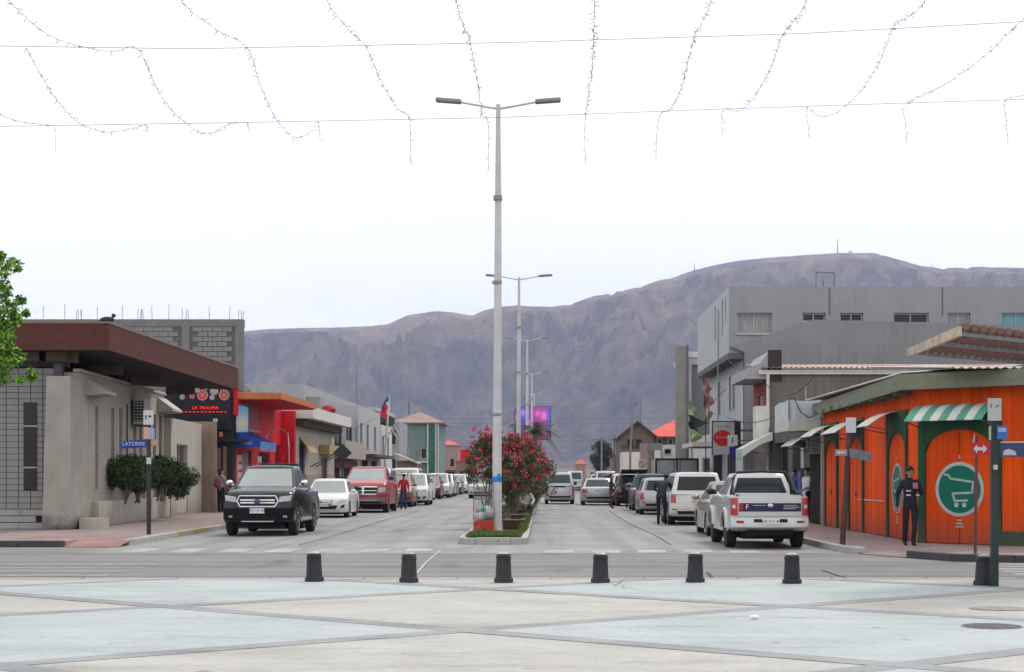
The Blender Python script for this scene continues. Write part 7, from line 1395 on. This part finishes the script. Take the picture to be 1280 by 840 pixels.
mb = MB(); mb.lathe([(.22,0),(.22,.006)],24,0,M); rg = mb.build('red_ring', M_SRED, o); mb = MB(); mb.lathe([(.165,0),(.165,.010)],24,0,M); mb.build('ring_field', M_SW, o); text('E', .26, o, (0,-.018,zc), (PI/2,0,0), M_INK, ext=.002); mb = MB(); M2 = Matrix.Translation((0,-.024,zc)) @ Matrix.Rotation(R(45),4,'Y'); mb.box(-.2,.2,-.002,.002,-.02,.02,0,M2); mb.build('slash', M_SRED, o); mb = MB(); mb.tube([(0,.05,0),(0,.05,zc+.3)],.035,8); mb.build('pole', M_DPOLE, t)
# ---- pergola of the plaza, upper right
M_PW = mat('weathered_red_slat', (0.20,0.105,0.085), 0.85, 0.35, 4, stretch=(4,1,4)); M_PE = mat('peeling_cream_board', (0.46,0.37,0.29), 0.85, 0.35, 5); M_PS = mat('grey_steel_beam', (0.30,0.31,0.33), 0.6, 0.15, 3)
t = thing('pergola', 'weathered slatted plaza pergola on grey beams above the orange store', 'pergola', (7.5, 22.8, PLZ)); zP = 3.29; D_ = Vector((.707,.707,0)); O_ = Vector((-7.5,-22.8,-PLZ)); nr, fr_ = Vector((5.05,20.4,0)), Vector((5.22,24.0,0)); LNG = 5.2
def bar(mb, a, b, w, h, z): 
    d = (b-a).normalized(); s_ = Vector((-d.y,d.x,0))*w/2; P_ = [a-s_,b-s_,b+s_,a+s_]; mb.add([(p.x+O_.x,p.y+O_.y,z+O_.z) for p in P_]+[(p.x+O_.x,p.y+O_.y,z+h+O_.z) for p in P_],[(3,2,1,0),(4,5,6,7),(0,1,5,4),(1,2,6,5),(2,3,7,6),(3,0,4,7)])
for f, zo in ((.06,0),(.48,0),(.97,0)): p = nr.lerp(fr_, f); mb = MB(); bar(mb, p + D_*.02, p + D_*LNG, .05, .045, zP+.03); mb.build('beam', M_PS, t)
for k in range(25): a = nr + D_*(.12 + k*.205); mb = MB(); bar(mb, a - (fr_-nr)*.02, a + (fr_-nr)*1.0, .07, .075, zP+.078); mb.build('slat', M_PW, t)
mb = MB(); bar(mb, nr - (fr_-nr)*.0, fr_ + (fr_-nr)*.02, .05, .12, zP+.0); mb.build('edge_board', M_PE, t); 
for k, f in enumerate((.06,.97)):
    for s_ in (3.4, 5.0): p = nr.lerp(fr_, f) + D_*s_; mb = MB(); mb.box(p.x+O_.x-.07,p.x+O_.x+.07,p.y+O_.y-.07,p.y+O_.y+.07,0,zP-PLZ-.002); mb.build('post', M_PS, t)
# ---- utility poles and wires far along the avenue
t = thing('utility_pole', 'leaning utility pole in front of the wooden chalet', 'utility pole', (XP(787,118), 118, ZS)); mb = MB(); mb.tube([(0,0,0),(.05,0,3),(XP(791,118)-XP(787,118)+.05,0,ZP(506,118)-ZS)],[.09,.08,.05],8); mb.build('pole', mat('grey_pole',(0.24,0.22,0.2),0.8), t); mb = MB(); mb.tube([(.22,0,ZP(507,118)-ZS),(.5,0,ZP(505,118)-ZS)],.04,6); mb.build('lamp_arm', M_STEEL, t)
for k, (px, Y, top) in enumerate(((752,190,533),(761,205,548),(718,300,556),(768,160,544))):
    t = thing('utility_pole', ['thin lamp pole in front of the dark pine','thin pale pole behind the dark pine','far dark pole near the avenue end','thin pole beside the grey brown house'][k], 'utility pole', (XP(px,Y), Y, 0)); mb = MB(); mb.tube([(0,0,0),(0,0,ZP(top,Y))],[.12,.07],7); mb.build('pole', MATS['grey_pole'], t); mb = MB(); mb.box(-.6,.6,-.06,.06,ZP(top,Y)-.5,ZP(top,Y)-.38); mb.build('crossarm', MATS['grey_pole'], t)
for k, (Y, z, sag) in enumerate(((150,6.2,.5),(162,7.0,.6),(176,5.2,.3),(190,6.0,.4),(205,4.2,.2))):
    mb = MB(); mb.tube([(x, Y, z + sag*(x/28)**2) for x in np.linspace(-11 if k > 2 else -14, 22, 24)], .014, 4); tag(mb.build('overhead_cable', M_CAB), ['overhead cable strung just before the chalet','highest overhead cable across the far avenue','low overhead cable across the far avenue behind the chalet','overhead cable by the lamp pole and pine','lowest overhead cable across the avenue end'][k], 'cable')
# ---- masts on the mountain
for k, (px, py, h_, lb) in enumerate(((1047,320,50,'lattice radio mast on the mountain top'),(868,342,28,'small mast on the mountain shoulder'),(1165,338,20,'white marker pole below the mountain top'))):
    Y = 4985.0; mb = MB(); mb.tube([(0,0,-10),(0,0,h_)],[3,1.0],5); tag(mb.build('radio_mast', MATS['grey_pole'] if k < 2 else M_WHT, loc=(XP(px,Y),Y,ZP(py,Y))), lb, 'mast')
mb = MB(); mb.blob((0,0,6),8,8,8,14,8); mb.lathe([(6,-12),(6,2)],12); tag(mb.build('radar_dome', M_WHT, loc=(XP(1063,4985),4985,ZP(319,4985)), smooth=40), 'small round radar dome on the mountain top', 'dome')
# ---- a dark bird on the canopy roof
b = MB(); b.blob((0,0,.13),.20,.09,.085,12,8); b.blob((.17,0,.24),.06,.05,.06,10,6); b.add([(-.12,-.05,.14),(-.12,.05,.14),(-.36,.03,.03),(-.36,-.03,.03)],[(0,1,2,3)]); b.tube([(.22,0,.24),(.27,0,.225)],[.015,.004],5)
for sg in (-.03,.03): b.tube([(.02,sg,.07),(.03,sg,0)],.008,4)
tag(b.build('bird', mat('dark_plumage',(0.035,0.04,0.05),0.7,0.3,14), loc=(XP(134,45.4),45.4,ZP(404,45)+.0), smooth=60), 'dark pigeon perched on the corner of the brown canopy roof', 'bird')
# ================================================================ plants
M_OL = [mat('oleander_leaf', (0.085,0.125,0.045), 0.55, 0.35, 3), mat('oleander_leaf_dark', (0.022,0.04,0.018), 0.6, 0.3, 3), mat('oleander_leaf_olive', (0.15,0.125,0.07), 0.6, 0.3, 3)]
M_FL = [mat('oleander_red', (0.58,0.025,0.055), 0.6, 0.3, 6), mat('oleander_pink', (0.68,0.10,0.17), 0.6, 0.3, 6)]
M_STEM = mat('pale_stem', (0.16,0.13,0.10), 0.85, 0.3, 6)
def ball(n, c, r): d = RNG.normal(size=(n,3)); d /= np.linalg.norm(d,axis=1)[:,None]; return np.array(c) + d*(RNG.uniform(.25,1,n)**.5)[:,None]*np.array(r)
def oleander(label, x, y, rx, ry, z0, z1, nclump, nleaf, nfl, stems=7, rgap=.42):
    t = thing('oleander_bush', label, 'bush', (x, y, .12), 0, 'oleanders on the median'); V = []; mi = []; FLW = []; fm = []
    tips = []
    for k in range(nclump):
        a = random.uniform(0, 2*PI); q = math.sqrt(random.random()); zz = z0 + (z1-z0)*random.random()**.75; sh = math.sin(PI*min(1,max(.12,(zz-z0)/(z1-z0)*.80+.17)))
        c = (rx*q*math.cos(a)*sh, ry*q*math.sin(a)*sh, zz-.12); tips.append(c); s_ = random.uniform(.65,1.2)
        C = ball(nleaf, c, (rgap*s_, rgap*s_, rgap*.7*s_)); V.append(leaf_quads(C, .17, .04, .45)); mi.append(RNG.choice([0,0,1,2,2], nleaf))
        if random.random() < .62:
            for f in range(nfl):
                cc = np.array(c) + np.array((random.uniform(-.36,.36), random.uniform(-.4,.15), random.uniform(-.12,.42)))
                m_ = int(random.randint(8,22)); sz_ = random.uniform(.05,.1); C2 = ball(m_, cc, (sz_,sz_,sz_)); FLW.append(leaf_quads(C2, .075, .065, .1)); fm.append(RNG.choice([0,0,1], m_))
    link('crown', quads_mesh('crown', np.concatenate(V), M_OL, np.concatenate(mi)), t)
    tag(link('blossom', quads_mesh('blossom', np.concatenate(FLW), M_FL, np.concatenate(fm)), t), kind='stuff')
    for k in range(stems):
        c = random.choice(tips); b0 = (random.uniform(-.2,.2)*rx, random.uniform(-.3,.3), 0); mb = MB(); mb.tube([b0, (b0[0]*.6+c[0]*.35+random.uniform(-.06,.06), c[1]*.4, c[2]*.5), c], [.028,.02,.008], 5); mb.build('stem', M_STEM, t)
oleander('oleander with crimson blossom leaning left behind the litter cage', -1.66, 50.0, .66, .8, 1.25, 2.65, 40, 105, 3, 8, .27)
oleander('full oleander bush with crimson blossom behind the lamp post', -1.05, 56.5, .92, 1.2, .85, 2.75, 70, 105, 3, 14, .30)
oleander('broad oleander with pinkish blossom beside the crouching gardener', -.85, 62.5, 1.02, 1.4, 1.0, 2.85, 66, 110, 3, 10, .33)
oleander('oleander in the middle of the median hedge', -.8, 69.0, 1.15, 1.6, .5, 2.9, 60, 110, 3, 8, .38)
oleander('oleander under the second street lamp', -.9, 77.0, 1.1, 1.8, .3, 2.8, 55, 120, 2, 6, .42)
oleander('oleander at the far end of the median hedge', -.9, 87.0, 1.0, 2.2, .3, 2.6, 50, 110, 1, 6, .45)
# low bushes and grass on the median
M_GR_ = [mat('grass_green', (0.085,0.16,0.03), 0.7, 0.3, 4), mat('grass_dry', (0.20,0.19,0.07), 0.75, 0.3, 4), mat('grass_dark', (0.04,0.085,0.02), 0.7)]
def blades(n, fx, hgt, w=.012):
    P = np.array([fx() for _ in range(n)]); a = RNG.uniform(0,2*PI,n); h = hgt*RNG.uniform(.5,1.3,n); s = np.stack([np.cos(a),np.sin(a),0*a],1)*w; le = np.stack([RNG.normal(0,.4,n)*h, RNG.normal(0,.4,n)*h, h],1)
    return np.stack([P-s, P+s, P+le+s*.2, P+le-s*.2],1)
V = blades(9000, lambda: (random.uniform(MX0+.2,MX1-.2), MY+.25+2.9*random.random()**1.2, .11), .11); tag(link('grass', quads_mesh('grass', V, M_GR_, RNG.choice([0,0,1,2],len(V)))), kind='stuff')
V = blades(6000, lambda: (random.choice([random.uniform(MX0+.2,MX0+.75), random.uniform(-.56,-.5)]), random.uniform(42,95), .11), .22, .016); tag(link('grass', quads_mesh('grass', V, M_GR_, RNG.choice([0,1,2],len(V)))), kind='stuff')
def bush(name, label, x, y, z, r, rz, n, mats, L=.07, W=.04, stems=(), group=None, cat='shrub', clumps=26, probs=None):
    t = thing(name, label, cat, (x, y, z), 0, group); V = []; mi = []
    for k in range(clumps):
        d = Vector((random.gauss(0,1), random.gauss(0,1), random.gauss(0,1))).normalized()*random.random()**.4
        c = (d.x*r*.78, d.y*r*.78, rz[0] + (rz[1]-rz[0])*(.5+.42*d.z)); C = ball(n//clumps, c, (r*.34,r*.34,r*.3)); V.append(leaf_quads(C, L, W, .2)); mi.append(RNG.choice(len(mats), n//clumps, p=probs))
    link('crown', quads_mesh('crown', np.concatenate(V), mats, np.concatenate(mi)), t)
    for a, b in stems: mb = MB(); mb.tube([a, ((a[0]+b[0])/2+.03, (a[1]+b[1])/2, (a[2]+b[2])/2), b], [.035,.03,.015], 6); mb.build('trunk', M_STEM, t)
    return t
M_HG = [mat('shrub_leaf', (0.045,0.085,0.025), 0.6, 0.3, 4), mat('shrub_leaf_deep', (0.018,0.042,0.014), 0.6, 0.3, 4), mat('shrub_leaf_light', (0.085,0.14,0.035), 0.6, 0.3, 4)]
for k, (px, s_, py0, py1, r, lb) in enumerate(((160,0,571,603,.60,'clipped round shrub on bare stems in the planter beside the cream wall'),(172,0,572,608,.62,'clipped shrub beside the signpost, in the middle of the planter'),(200,0,571,607,.58,'taller clipped shrub behind the signpost in the planter'),(219,0,578,616,.62,'dense dark shrub at the far end of the planter'))):
    d_ = (2.6, 4.6, 8.0, 10.5)[k]; P_ = Vector((pl0[0], pl0[1], 0)) + dirv*d_ - nrm*.62; Y = P_.y; r = r*1.36; py1 += 5; zb0 = ZS+.6
    px = (158,173,200,219)[k]; P_.x = XP(px, Y); z0_, z1_ = ZP(py1,Y)-zb0, ZP(py0,Y)-zb0
    bush('planter_shrub', lb, P_.x, Y, zb0, r, (z0_, z1_), 8200, M_HG, .085, .05, [((random.uniform(-.12,.12),0,0),(random.uniform(-.25,.25),0,z0_+.25)) for _ in range(3)], 'shrubs in the planter', clumps=44)
V = blades(900, lambda: tuple(Vector((pl0[0],pl0[1],0)) + dirv*random.uniform(9.0,14) - nrm*random.uniform(.3,.9) + Vector((0,0,ZS+.6))), .22, .02); tag(link('ground_cover', quads_mesh('ground_cover', V, M_GR_, RNG.choice([0,2],len(V)))), kind='stuff')
bush('pine_tree', 'dark dense pine tree beside the avenue before the far houses', XP(753,196), 196, 0, 1.55, (.9,6.2), 9000, [mat('pine_needles',(0.022,0.04,0.03),0.7,0.3,2), mat('pine_needles_light',(0.05,0.07,0.05),0.7,0.3,2)], .22, .08, [((0,0,0),(0,0,4.5))], cat='tree', clumps=44)
bush('yellow_bush', 'small yellow flowering bush at the far right kerb', XP(737,180), 180, .13, .6, (.2,1.4), 1200, [mat('yellow_leaf',(0.42,0.27,0.03),0.7)], .12, .09, [((0,0,0),(0,0,.6))], cat='bush', clumps=14)
# near leafy tree at the left edge of the plaza
M_LF = [mat('sunlit_leaf', (0.20,0.40,0.045), 0.55, 0.3, 5), mat('mid_leaf', (0.12,0.27,0.03), 0.55, 0.3, 5), mat('deep_leaf', (0.03,0.08,0.014), 0.6, 0.3, 5)]  # three leaf greens, mixed at random
t = thing('plaza_tree', 'bright green leafy plaza tree reaching in over the hall', 'tree', (-8.75, 22.0, PLZ)); V = []; mi = []; br = []
cl = [(px, py, r) for px, py, r in ((-12,345,.26),(4,333,.16),(14,330,.10),(-10,375,.26),(6,365,.14),(15,385,.13),(20,373,.07),(-6,405,.24),(12,402,.14),(22,398,.07),(27,390,.05),(-8,430,.22),(8,425,.17),(14,445,.13),(-6,455,.20),(18,452,.08),(32,466,.09),(38,472,.06),(30,476,.06),(6,470,.10),(-2,474,.09),(-25,350,.3),(-30,390,.35),(-28,430,.32),(-25,465,.25),(3,320,.06))]
for px, py, r in cl:
    c = (XP(px,22.0)+8.75, random.uniform(-.2,.25), ZP(py,22.0)-PLZ); n_ = int(70 + 3200*r*r); C = ball(n_, c, (r,r*1.1,r)); V.append(leaf_quads(C, .07, .042, -.1)); mi.append(RNG.choice([0,0,1,2], n_)); br.append(c)
for k in range(60):
    a = random.uniform(0,2*PI); q = random.random()**.5*1.15; c = (q*math.cos(a)-.15, q*math.sin(a)*1.3, random.uniform(2.7,4.6)); C = ball(170, c, (.32,.32,.28)); V.append(leaf_quads(C,.085,.055,-.1)); mi.append(RNG.choice([0,1,2],170)); br.append(c)
link('crown', quads_mesh('crown', np.concatenate(V), M_LF, np.concatenate(mi)), t)
mb = MB(); mb.tube([(0,0,0),(.03,.02,1.2),(0,0,2.3),(.05,0,3.2)],[.13,.11,.09,.05],10); mb.build('trunk', mat('grey_bark',(0.13,0.105,0.085),0.9,0.3,6,0.8,20,stretch=(3,3,.6)), t, 60)
for c in br[::3]: mb = MB(); mb.tube([(0,0,2.1),(c[0]*.4,c[1]*.5,2.1+(c[2]-2.1)*.6),c],[.045,.028,.007],5); mb.build('limb', MATS['grey_bark'], t)
# palm on the median
Yp = 97.0; t = thing('palm_tree', 'drooping palm tree rising behind the oleanders on the median', 'palm tree', (-.55, Yp, .12)); zc = ZP(541,Yp)-.12
mb = MB(); mb.tube([(0,0,0),(.04,0,1.5),(.0,0,zc)],[.22,.17,.15],10); mb.build('trunk', mat('palm_trunk',(0.13,0.10,0.07),0.9,0.3,8,0.8,14,stretch=(1,1,6)), t)
M_PF = mat('palm_frond',(0.06,0.085,0.035),0.6,0.3,4)
for k in range(22):
    a = 2*PI*k/22 + random.uniform(-.15,.15); el = random.uniform(.15,1.25); Lf = random.uniform(1.5,2.1); dr = Vector((math.cos(a),math.sin(a),0)); pts = []
    for q in range(9): u = q/8; pts.append(Vector((0,0,zc)) + dr*(Lf*u*math.cos(el*.6)) + Vector((0,0, Lf*(u*math.sin(el) - 1.05*u*u*(1.15-el*.45)))))
    rows = []
    for q in range(1,9):
        for e in range(5):
            f = e/5; p = pts[q-1].lerp(pts[q], f); tg = (pts[q]-pts[q-1]).normalized(); sd_ = tg.cross(Vector((0,0,1))).normalized(); ln = .42*math.sin(PI*min(.95,(q-1+f)/8*.85+.14))
            for sg in (-1,1): tip = p + sd_*sg*ln*.8 + tg*ln*.55 + Vector((0,0,-.18*ln-.04)); rows.append([p-tg*.018, p+tg*.018, tip+tg*.004, tip-tg*.004])
    o = link('frond', quads_mesh('frond', np.array([[tuple(v) for v in r_] for r_ in rows]), M_PF), t)
# ================================================================ people
M_SK = mat('skin_tan', (0.30,0.165,0.105), 0.55, 0.1, 8, sub=0.05); M_HAIR = mat('dark_hair', (0.012,0.009,0.008), 0.6, 0.3, 20); M_SHOE = mat('black_shoe', (0.012,0.012,0.013), 0.5); M_EYE = mat('eye_dark', (0.02,0.015,0.012), 0.2)
BASE = dict(pelvis=(0,0,.95), spine=(0,.01,1.12), chest=(0,0,1.31), neck=(0,.01,1.46), jaw=(0,-.015,1.535), head=(0,-.01,1.60), crown=(0,.0,1.665),
  sL=(.175,.005,1.405), eL=(.235,.03,1.13), wL=(.25,-.03,.90), sR=(-.175,.005,1.405), eR=(-.235,.03,1.13), wR=(-.25,-.03,.90),
  hL=(.09,0,.90), kL=(.10,-.015,.50), aL=(.10,.02,.085), tL=(.115,-.14,.035), hR=(-.09,0,.90), kR=(-.10,-.015,.50), aR=(-.10,.02,.085), tR=(-.115,-.14,.035))
RAD = dict(pelvis=(.15,.115), spine=(.135,.105), chest=(.165,.118), neck=(.056,.058), jaw=(.066,.078), head=(.078,.094), crown=(.060,.072), s=(.072,.07), e=(.05,.05), w=(.032,.03), h=(.092,.095), k=(.066,.068), a=(.046,.05), t=(.05,.036))
EDG = [('pelvis','spine','top'),('spine','chest','top'),('chest','neck','top'),('neck','jaw','skin'),('jaw','head','skin'),('head','crown','skin')]
for s_ in 'LR': EDG += [('chest','s'+s_,'top'),('s'+s_,'e'+s_,'top'),('e'+s_,'w'+s_,'sleeve'),('pelvis','h'+s_,'low'),('h'+s_,'k'+s_,'low'),('k'+s_,'a'+s_,'low'),('a'+s_,'t'+s_,'shoe')]
def person(label, loc, rz, pose, top, low, h=1.70, long_sleeve=False, hair=True, face=False, cap=None, hair_len=0):
    J = {k: Vector(v) for k, v in BASE.items()}; J.update({k: Vector(v) for k, v in pose.items()}); sc = h/1.74
    names = list(J); V = [J[k] for k in names]; E = []; lab = []; rad = [RAD.get(k) or RAD[k[0]] for k in names]
    for a, b, l_ in EDG: E.append((names.index(a), names.index(b))); lab.append(('top' if long_sleeve else 'skin') if l_ == 'sleeve' else l_)
    for s_, sg in (('L',1),('R',-1)):                    # hand: palm, four fingers, thumb
        w, e = J['w'+s_], J['e'+s_]; d = (w-e).normalized(); side = d.cross(Vector((0,1,0.2))).normalized(); nn = d.cross(side)
        wi = names.index('w'+s_); pi = len(V); V.append(w + d*.065); rad.append((.034,.02)); E.append((wi,pi)); lab.append('skin')
        for f in range(4):
            o_ = (f-1.5)*.019; ln = (.062,.074,.07,.054)[f]; k0 = len(V); V.append(w + d*.098 + side*o_); rad.append((.0105,.0105)); E.append((pi,k0)); lab.append('skin')
            V.append(w + d*(.098+ln*.55) + side*o_*1.1 + nn*.012); rad.append((.009,.009)); E.append((k0,k0+1)); lab.append('skin')
            V.append(w + d*(.098+ln*.9) + side*o_*1.1 + nn*.035); rad.append((.0075,.0075)); E.append((k0+1,k0+2)); lab.append('skin')
        k0 = len(V); V.append(w + d*.04 + side*.042*sg + nn*.012); rad.append((.012,.012)); E.append((pi,k0)); lab.append('skin')
        V.append(w + d*.08 + side*.055*sg + nn*.028); rad.append((.009,.009)); E.append((k0,k0+1)); lab.append('skin')
    me = bpy.data.meshes.new('person'); me.from_pydata([tuple(v) for v in V], E, []); ob = bpy.data.objects.new('person', me); COL.objects.link(ob)
    md = ob.modifiers.new('skin', 'SKIN'); md.use_smooth_shade = True
    for i, sv in enumerate(me.skin_vertices[0].data): sv.radius = rad[i]; sv.use_root = (i == 0)
    sb = ob.modifiers.new('sub', 'SUBSURF'); sb.levels = 1; sb.render_levels = 1
    dg = bpy.context.evaluated_depsgraph_get(); dg.update(); m2 = bpy.data.meshes.new_from_object(ob.evaluated_get(dg)); bpy.data.objects.remove(ob); bpy.data.meshes.remove(me)
    m2.materials.clear()
    for m_ in (M_SK, top, low, M_SHOE): m2.materials.append(m_)
    ix = {'skin':0,'top':1,'low':2,'shoe':3}; segs = [(V[a], V[b]-V[a], ix[l_], rad[a]) for (a, b), l_ in zip(E, lab)]
    for p in m2.polygons:
        c = Vector(p.center); bd, bi = 1e9, 0
        for a, d, k, r_ in segs:
            u = max(0, min(1, (c-a).dot(d)/max(1e-9, d.length_squared))); q = (c - a - d*u).length - (.018 if k == 1 else 0)
            if q < bd: bd, bi = q, k
        p.material_index = bi; p.use_smooth = True
    for v in m2.vertices: v.co *= sc
    o = link('person', m2, None, loc, rz); tag(o, label, 'person')
    hc = (J['head']+J['crown'])/2*sc; fwd = J['jaw']-J['neck']
    if hair:
        mb = MB(); mb.blob((hc.x, hc.y+.040, hc.z+.042), .082*sc, .090*sc, .074*sc, 12, 8, jit=.05); mb.build('hair', cap or M_HAIR, o, 60)
        if hair_len: mb = MB(); mb.blob((hc.x, hc.y+.05, hc.z-.08), .075*sc, .06*sc, hair_len, 10, 7, jit=.08); mb.build('hair', M_HAIR, o, 60)
    if face:
        y_ = hc.y-.098*sc
        for sg in (-1,1):
            mb = MB(); mb.blob((hc.x+sg*.033, y_+.02, hc.z-.02), .013,.012,.008,8,6); mb.build('eye', M_EYE, o); mb = MB(); mb.blob((hc.x+sg*.082, hc.y+.01, hc.z-.03),.014,.022,.032,8,6); mb.build('ear', M_SK, o)
            mb = MB(); mb.box(hc.x+sg*.034-.022, hc.x+sg*.034+.022, y_+.008, y_+.03, hc.z+.002, hc.z+.010); mb.build('eyebrow', M_HAIR, o)
        mb = MB(); mb.blob((hc.x, y_-.002, hc.z-.05), .015,.024,.026,8,6); mb.build('nose', M_SK, o, 60); mb = MB(); mb.blob((hc.x, y_+.018, hc.z-.088), .026,.012,.007,8,6); mb.build('mouth', mat('lip',(0.22,0.09,0.075),0.5), o)
    return o
C_NAVY = mat('navy_workwear',(0.014,0.016,0.03),0.8,0.3,5); C_GREYS = mat('grey_shirt',(0.22,0.22,0.24),0.85,0.2,5); C_BLACKT = mat('black_trousers',(0.012,0.012,0.016),0.85,0.2,5); C_DK = mat('dark_slate_cloth',(0.03,0.04,0.045),0.85,0.25,5); C_BRN = mat('brown_cloth',(0.085,0.045,0.035),0.85,0.2,5); C_WH = mat('white_cloth',(0.5,0.5,0.52),0.85,0.15,5); C_RED = mat('red_cloth_top',(0.42,0.015,0.02),0.85,0.15,5); C_JEAN = mat('blue_jeans',(0.03,0.05,0.13),0.85,0.2,6); C_GRY2 = mat('mid_grey_cloth',(0.12,0.12,0.125),0.85,0.2,5); C_BLUE = mat('blue_cloth',(0.05,0.08,0.22),0.85,0.2,5)
# man walking out past the orange store
ZM = .085; x, y = ground(1138, 684.5, ZM)
man = person('man in navy work clothes walking past the orange store, hand at his chest', (x, y, ZM), R(8), dict(eR=(-.27,.06,1.14), wR=(-.30,.0,.90), eL=(.25,-.03,1.13), wL=(.10,-.19,1.27), kL=(.08,-.05,.50), aL=(.06,.0,.085), tL=(.06,-.16,.035), kR=(-.09,.06,.50), aR=(-.07,.17,.12), tR=(-.075,.03,.04)), C_NAVY, C_NAVY, 1.70, True, face=True)
M_REFL = mat('reflective_tape',(0.55,0.56,0.58),0.4,0.2,20)
for (a, b, z) in ((-.13,-.03,1.19),(-.13,-.04,1.10),(.08,.15,1.10)): mb = MB(); mb.box(a, b, -.128, -.10, z-.014, z+.014); mb.build('reflective_tape', M_REFL, man)
mb = MB(); mb.box(.0,.09,-.27,-.245,1.24,1.36); tag(mb.build('phone', mat('pink_phone',(0.4,0.16,0.17),0.4), loc=(x, y, ZM)), 'small pinkish phone held by the man in navy work clothes', 'phone')
# woman on the left pavement shading her face, red bag on her back
x, y = ground(276, 641, ZS)
person('person in a grey shirt on the left pavement raising an arm to the face', (x, y, ZS), R(150), dict(eL=(.33,-.14,1.50), wL=(.12,-.17,1.60), eR=(-.24,-.06,1.15), wR=(-.16,-.22,1.02)), C_GREYS, C_BLACKT, 1.72, False, hair_len=.06)
bp = thing('backpack', 'red backpack worn by the person in the grey shirt', 'backpack', (x, y, ZS), R(150)); mb = MB(); mb.blob((.02,.19,1.18),.16,.09,.22,12,8); mb.build('bag', mat('backpack_red',(0.36,0.03,0.045),0.7,0.2,5), bp, 60); mb = MB(); mb.blob((.02,.26,1.1),.11,.04,.1,10,6); mb.build('pocket', mat('backpack_blue',(0.06,0.06,0.2),0.7), bp, 60)
for sg in (-.09,.11): mb = MB(); mb.tube([(sg,.14,1.36),(sg,.03,1.44),(sg,-.12,1.34)],.016,5); mb.build('strap', MATS['backpack_blue'], bp)
# man leaning into the white suv
x, y = ground(827, 656)
person('man in dark slate clothes leaning into the open white suv', (x, y, 0), R(168), dict(pelvis=(0,.06,.95), spine=(0,-.02,1.12), chest=(0,-.17,1.27), neck=(-.06,-.32,1.36), jaw=(-.08,-.39,1.40), head=(-.09,-.42,1.46), crown=(-.09,-.43,1.52), sL=(.2,-.18,1.35), sR=(-.2,-.2,1.33), eL=(.29,-.3,1.12), wL=(.2,-.5,1.06), eR=(-.27,-.3,1.1), wR=(-.2,-.5,1.02), hL=(.095,.06,.90), hR=(-.095,.06,.9)), C_DK, C_NAVY, 1.78, True)
# two people at the black suv
x, y = ground(764, 635.5)
person('man in brown standing in the road behind the silver sedan', (x, y, 0), R(80), dict(eL=(.25,-.06,1.14), wL=(.2,-.25,1.02)), C_BRN, C_BRN, 1.66, True)
mb = MB(); mb.tube([(0,0,0),(.35,.0,.42)],.02,5); tag(mb.build('white_stick', M_WHT, loc=(x+.02,y-.28,.62)), 'short white stick held by the man in brown', 'stick')
x, y = ground(786, 635.5)
person('person in grey stooping at the boot of the black suv', (x, y, 0), R(168), dict(pelvis=(0,.12,.90), spine=(0,.0,1.04), chest=(0,-.16,1.14), neck=(0,-.27,1.2), jaw=(0,-.34,1.22), head=(0,-.37,1.27), crown=(0,-.40,1.32), sL=(.17,-.18,1.19), sR=(-.17,-.18,1.19), eL=(.22,-.3,.95), wL=(.15,-.48,.86), eR=(-.22,-.3,.95), wR=(-.15,-.48,.86), hL=(.095,.12,.86), hR=(-.095,.12,.86)), C_GRY2, C_BLACKT, 1.72, True)
# gardener on the median
person('gardener in a white shirt crouching on the planted median', (-.62, 58.2, .12), R(15), dict(pelvis=(0,.1,.36), spine=(0,.08,.53), chest=(0,.02,.70), neck=(0,-.01,.85), jaw=(0,-.04,.925), head=(0,-.035,.99), crown=(0,-.02,1.055), sL=(.175,.02,.80), sR=(-.175,.02,.80), eL=(.25,-.12,.6), wL=(.12,-.32,.50), eR=(-.24,-.12,.6), wR=(-.1,-.32,.5), hL=(.1,.08,.34), hR=(-.1,.08,.34), kL=(.16,-.28,.50), kR=(-.16,-.28,.50), aL=(.13,-.06,.085), aR=(-.13,-.06,.085), tL=(.15,-.2,.035), tR=(-.15,-.2,.035)), C_WH, C_GRY2, 1.74, True, cap=mat('grey_cap',(0.10,0.10,0.11),0.8))
# by the white van
x, y = ground(504.5, 637)
person('person in a red top and blue jeans by the open van door', (x, y, 0), R(200), dict(eL=(.24,-.08,1.16), wL=(.18,-.26,1.1)), C_RED, C_JEAN, 1.66, False)
# shop door figures
person('person in a white shirt standing in the dark shop doorway', (XP(1008,50.3), 50.3, ZS), R(-70), dict(eL=(.24,-.06,1.15), wL=(.2,-.24,1.05)), C_WH, C_BLACKT, 1.70, False)
person('person in blue standing by the posters of the dark shop', (XP(992,54.5), 54.5, ZS), R(-60), {}, C_BLUE, C_BLACKT, 1.66, True)
person('distant person in black beside the parked cars', (XP(586,148), 148, 0), R(20), {}, C_BLACKT, C_BLACKT, 1.72, True)
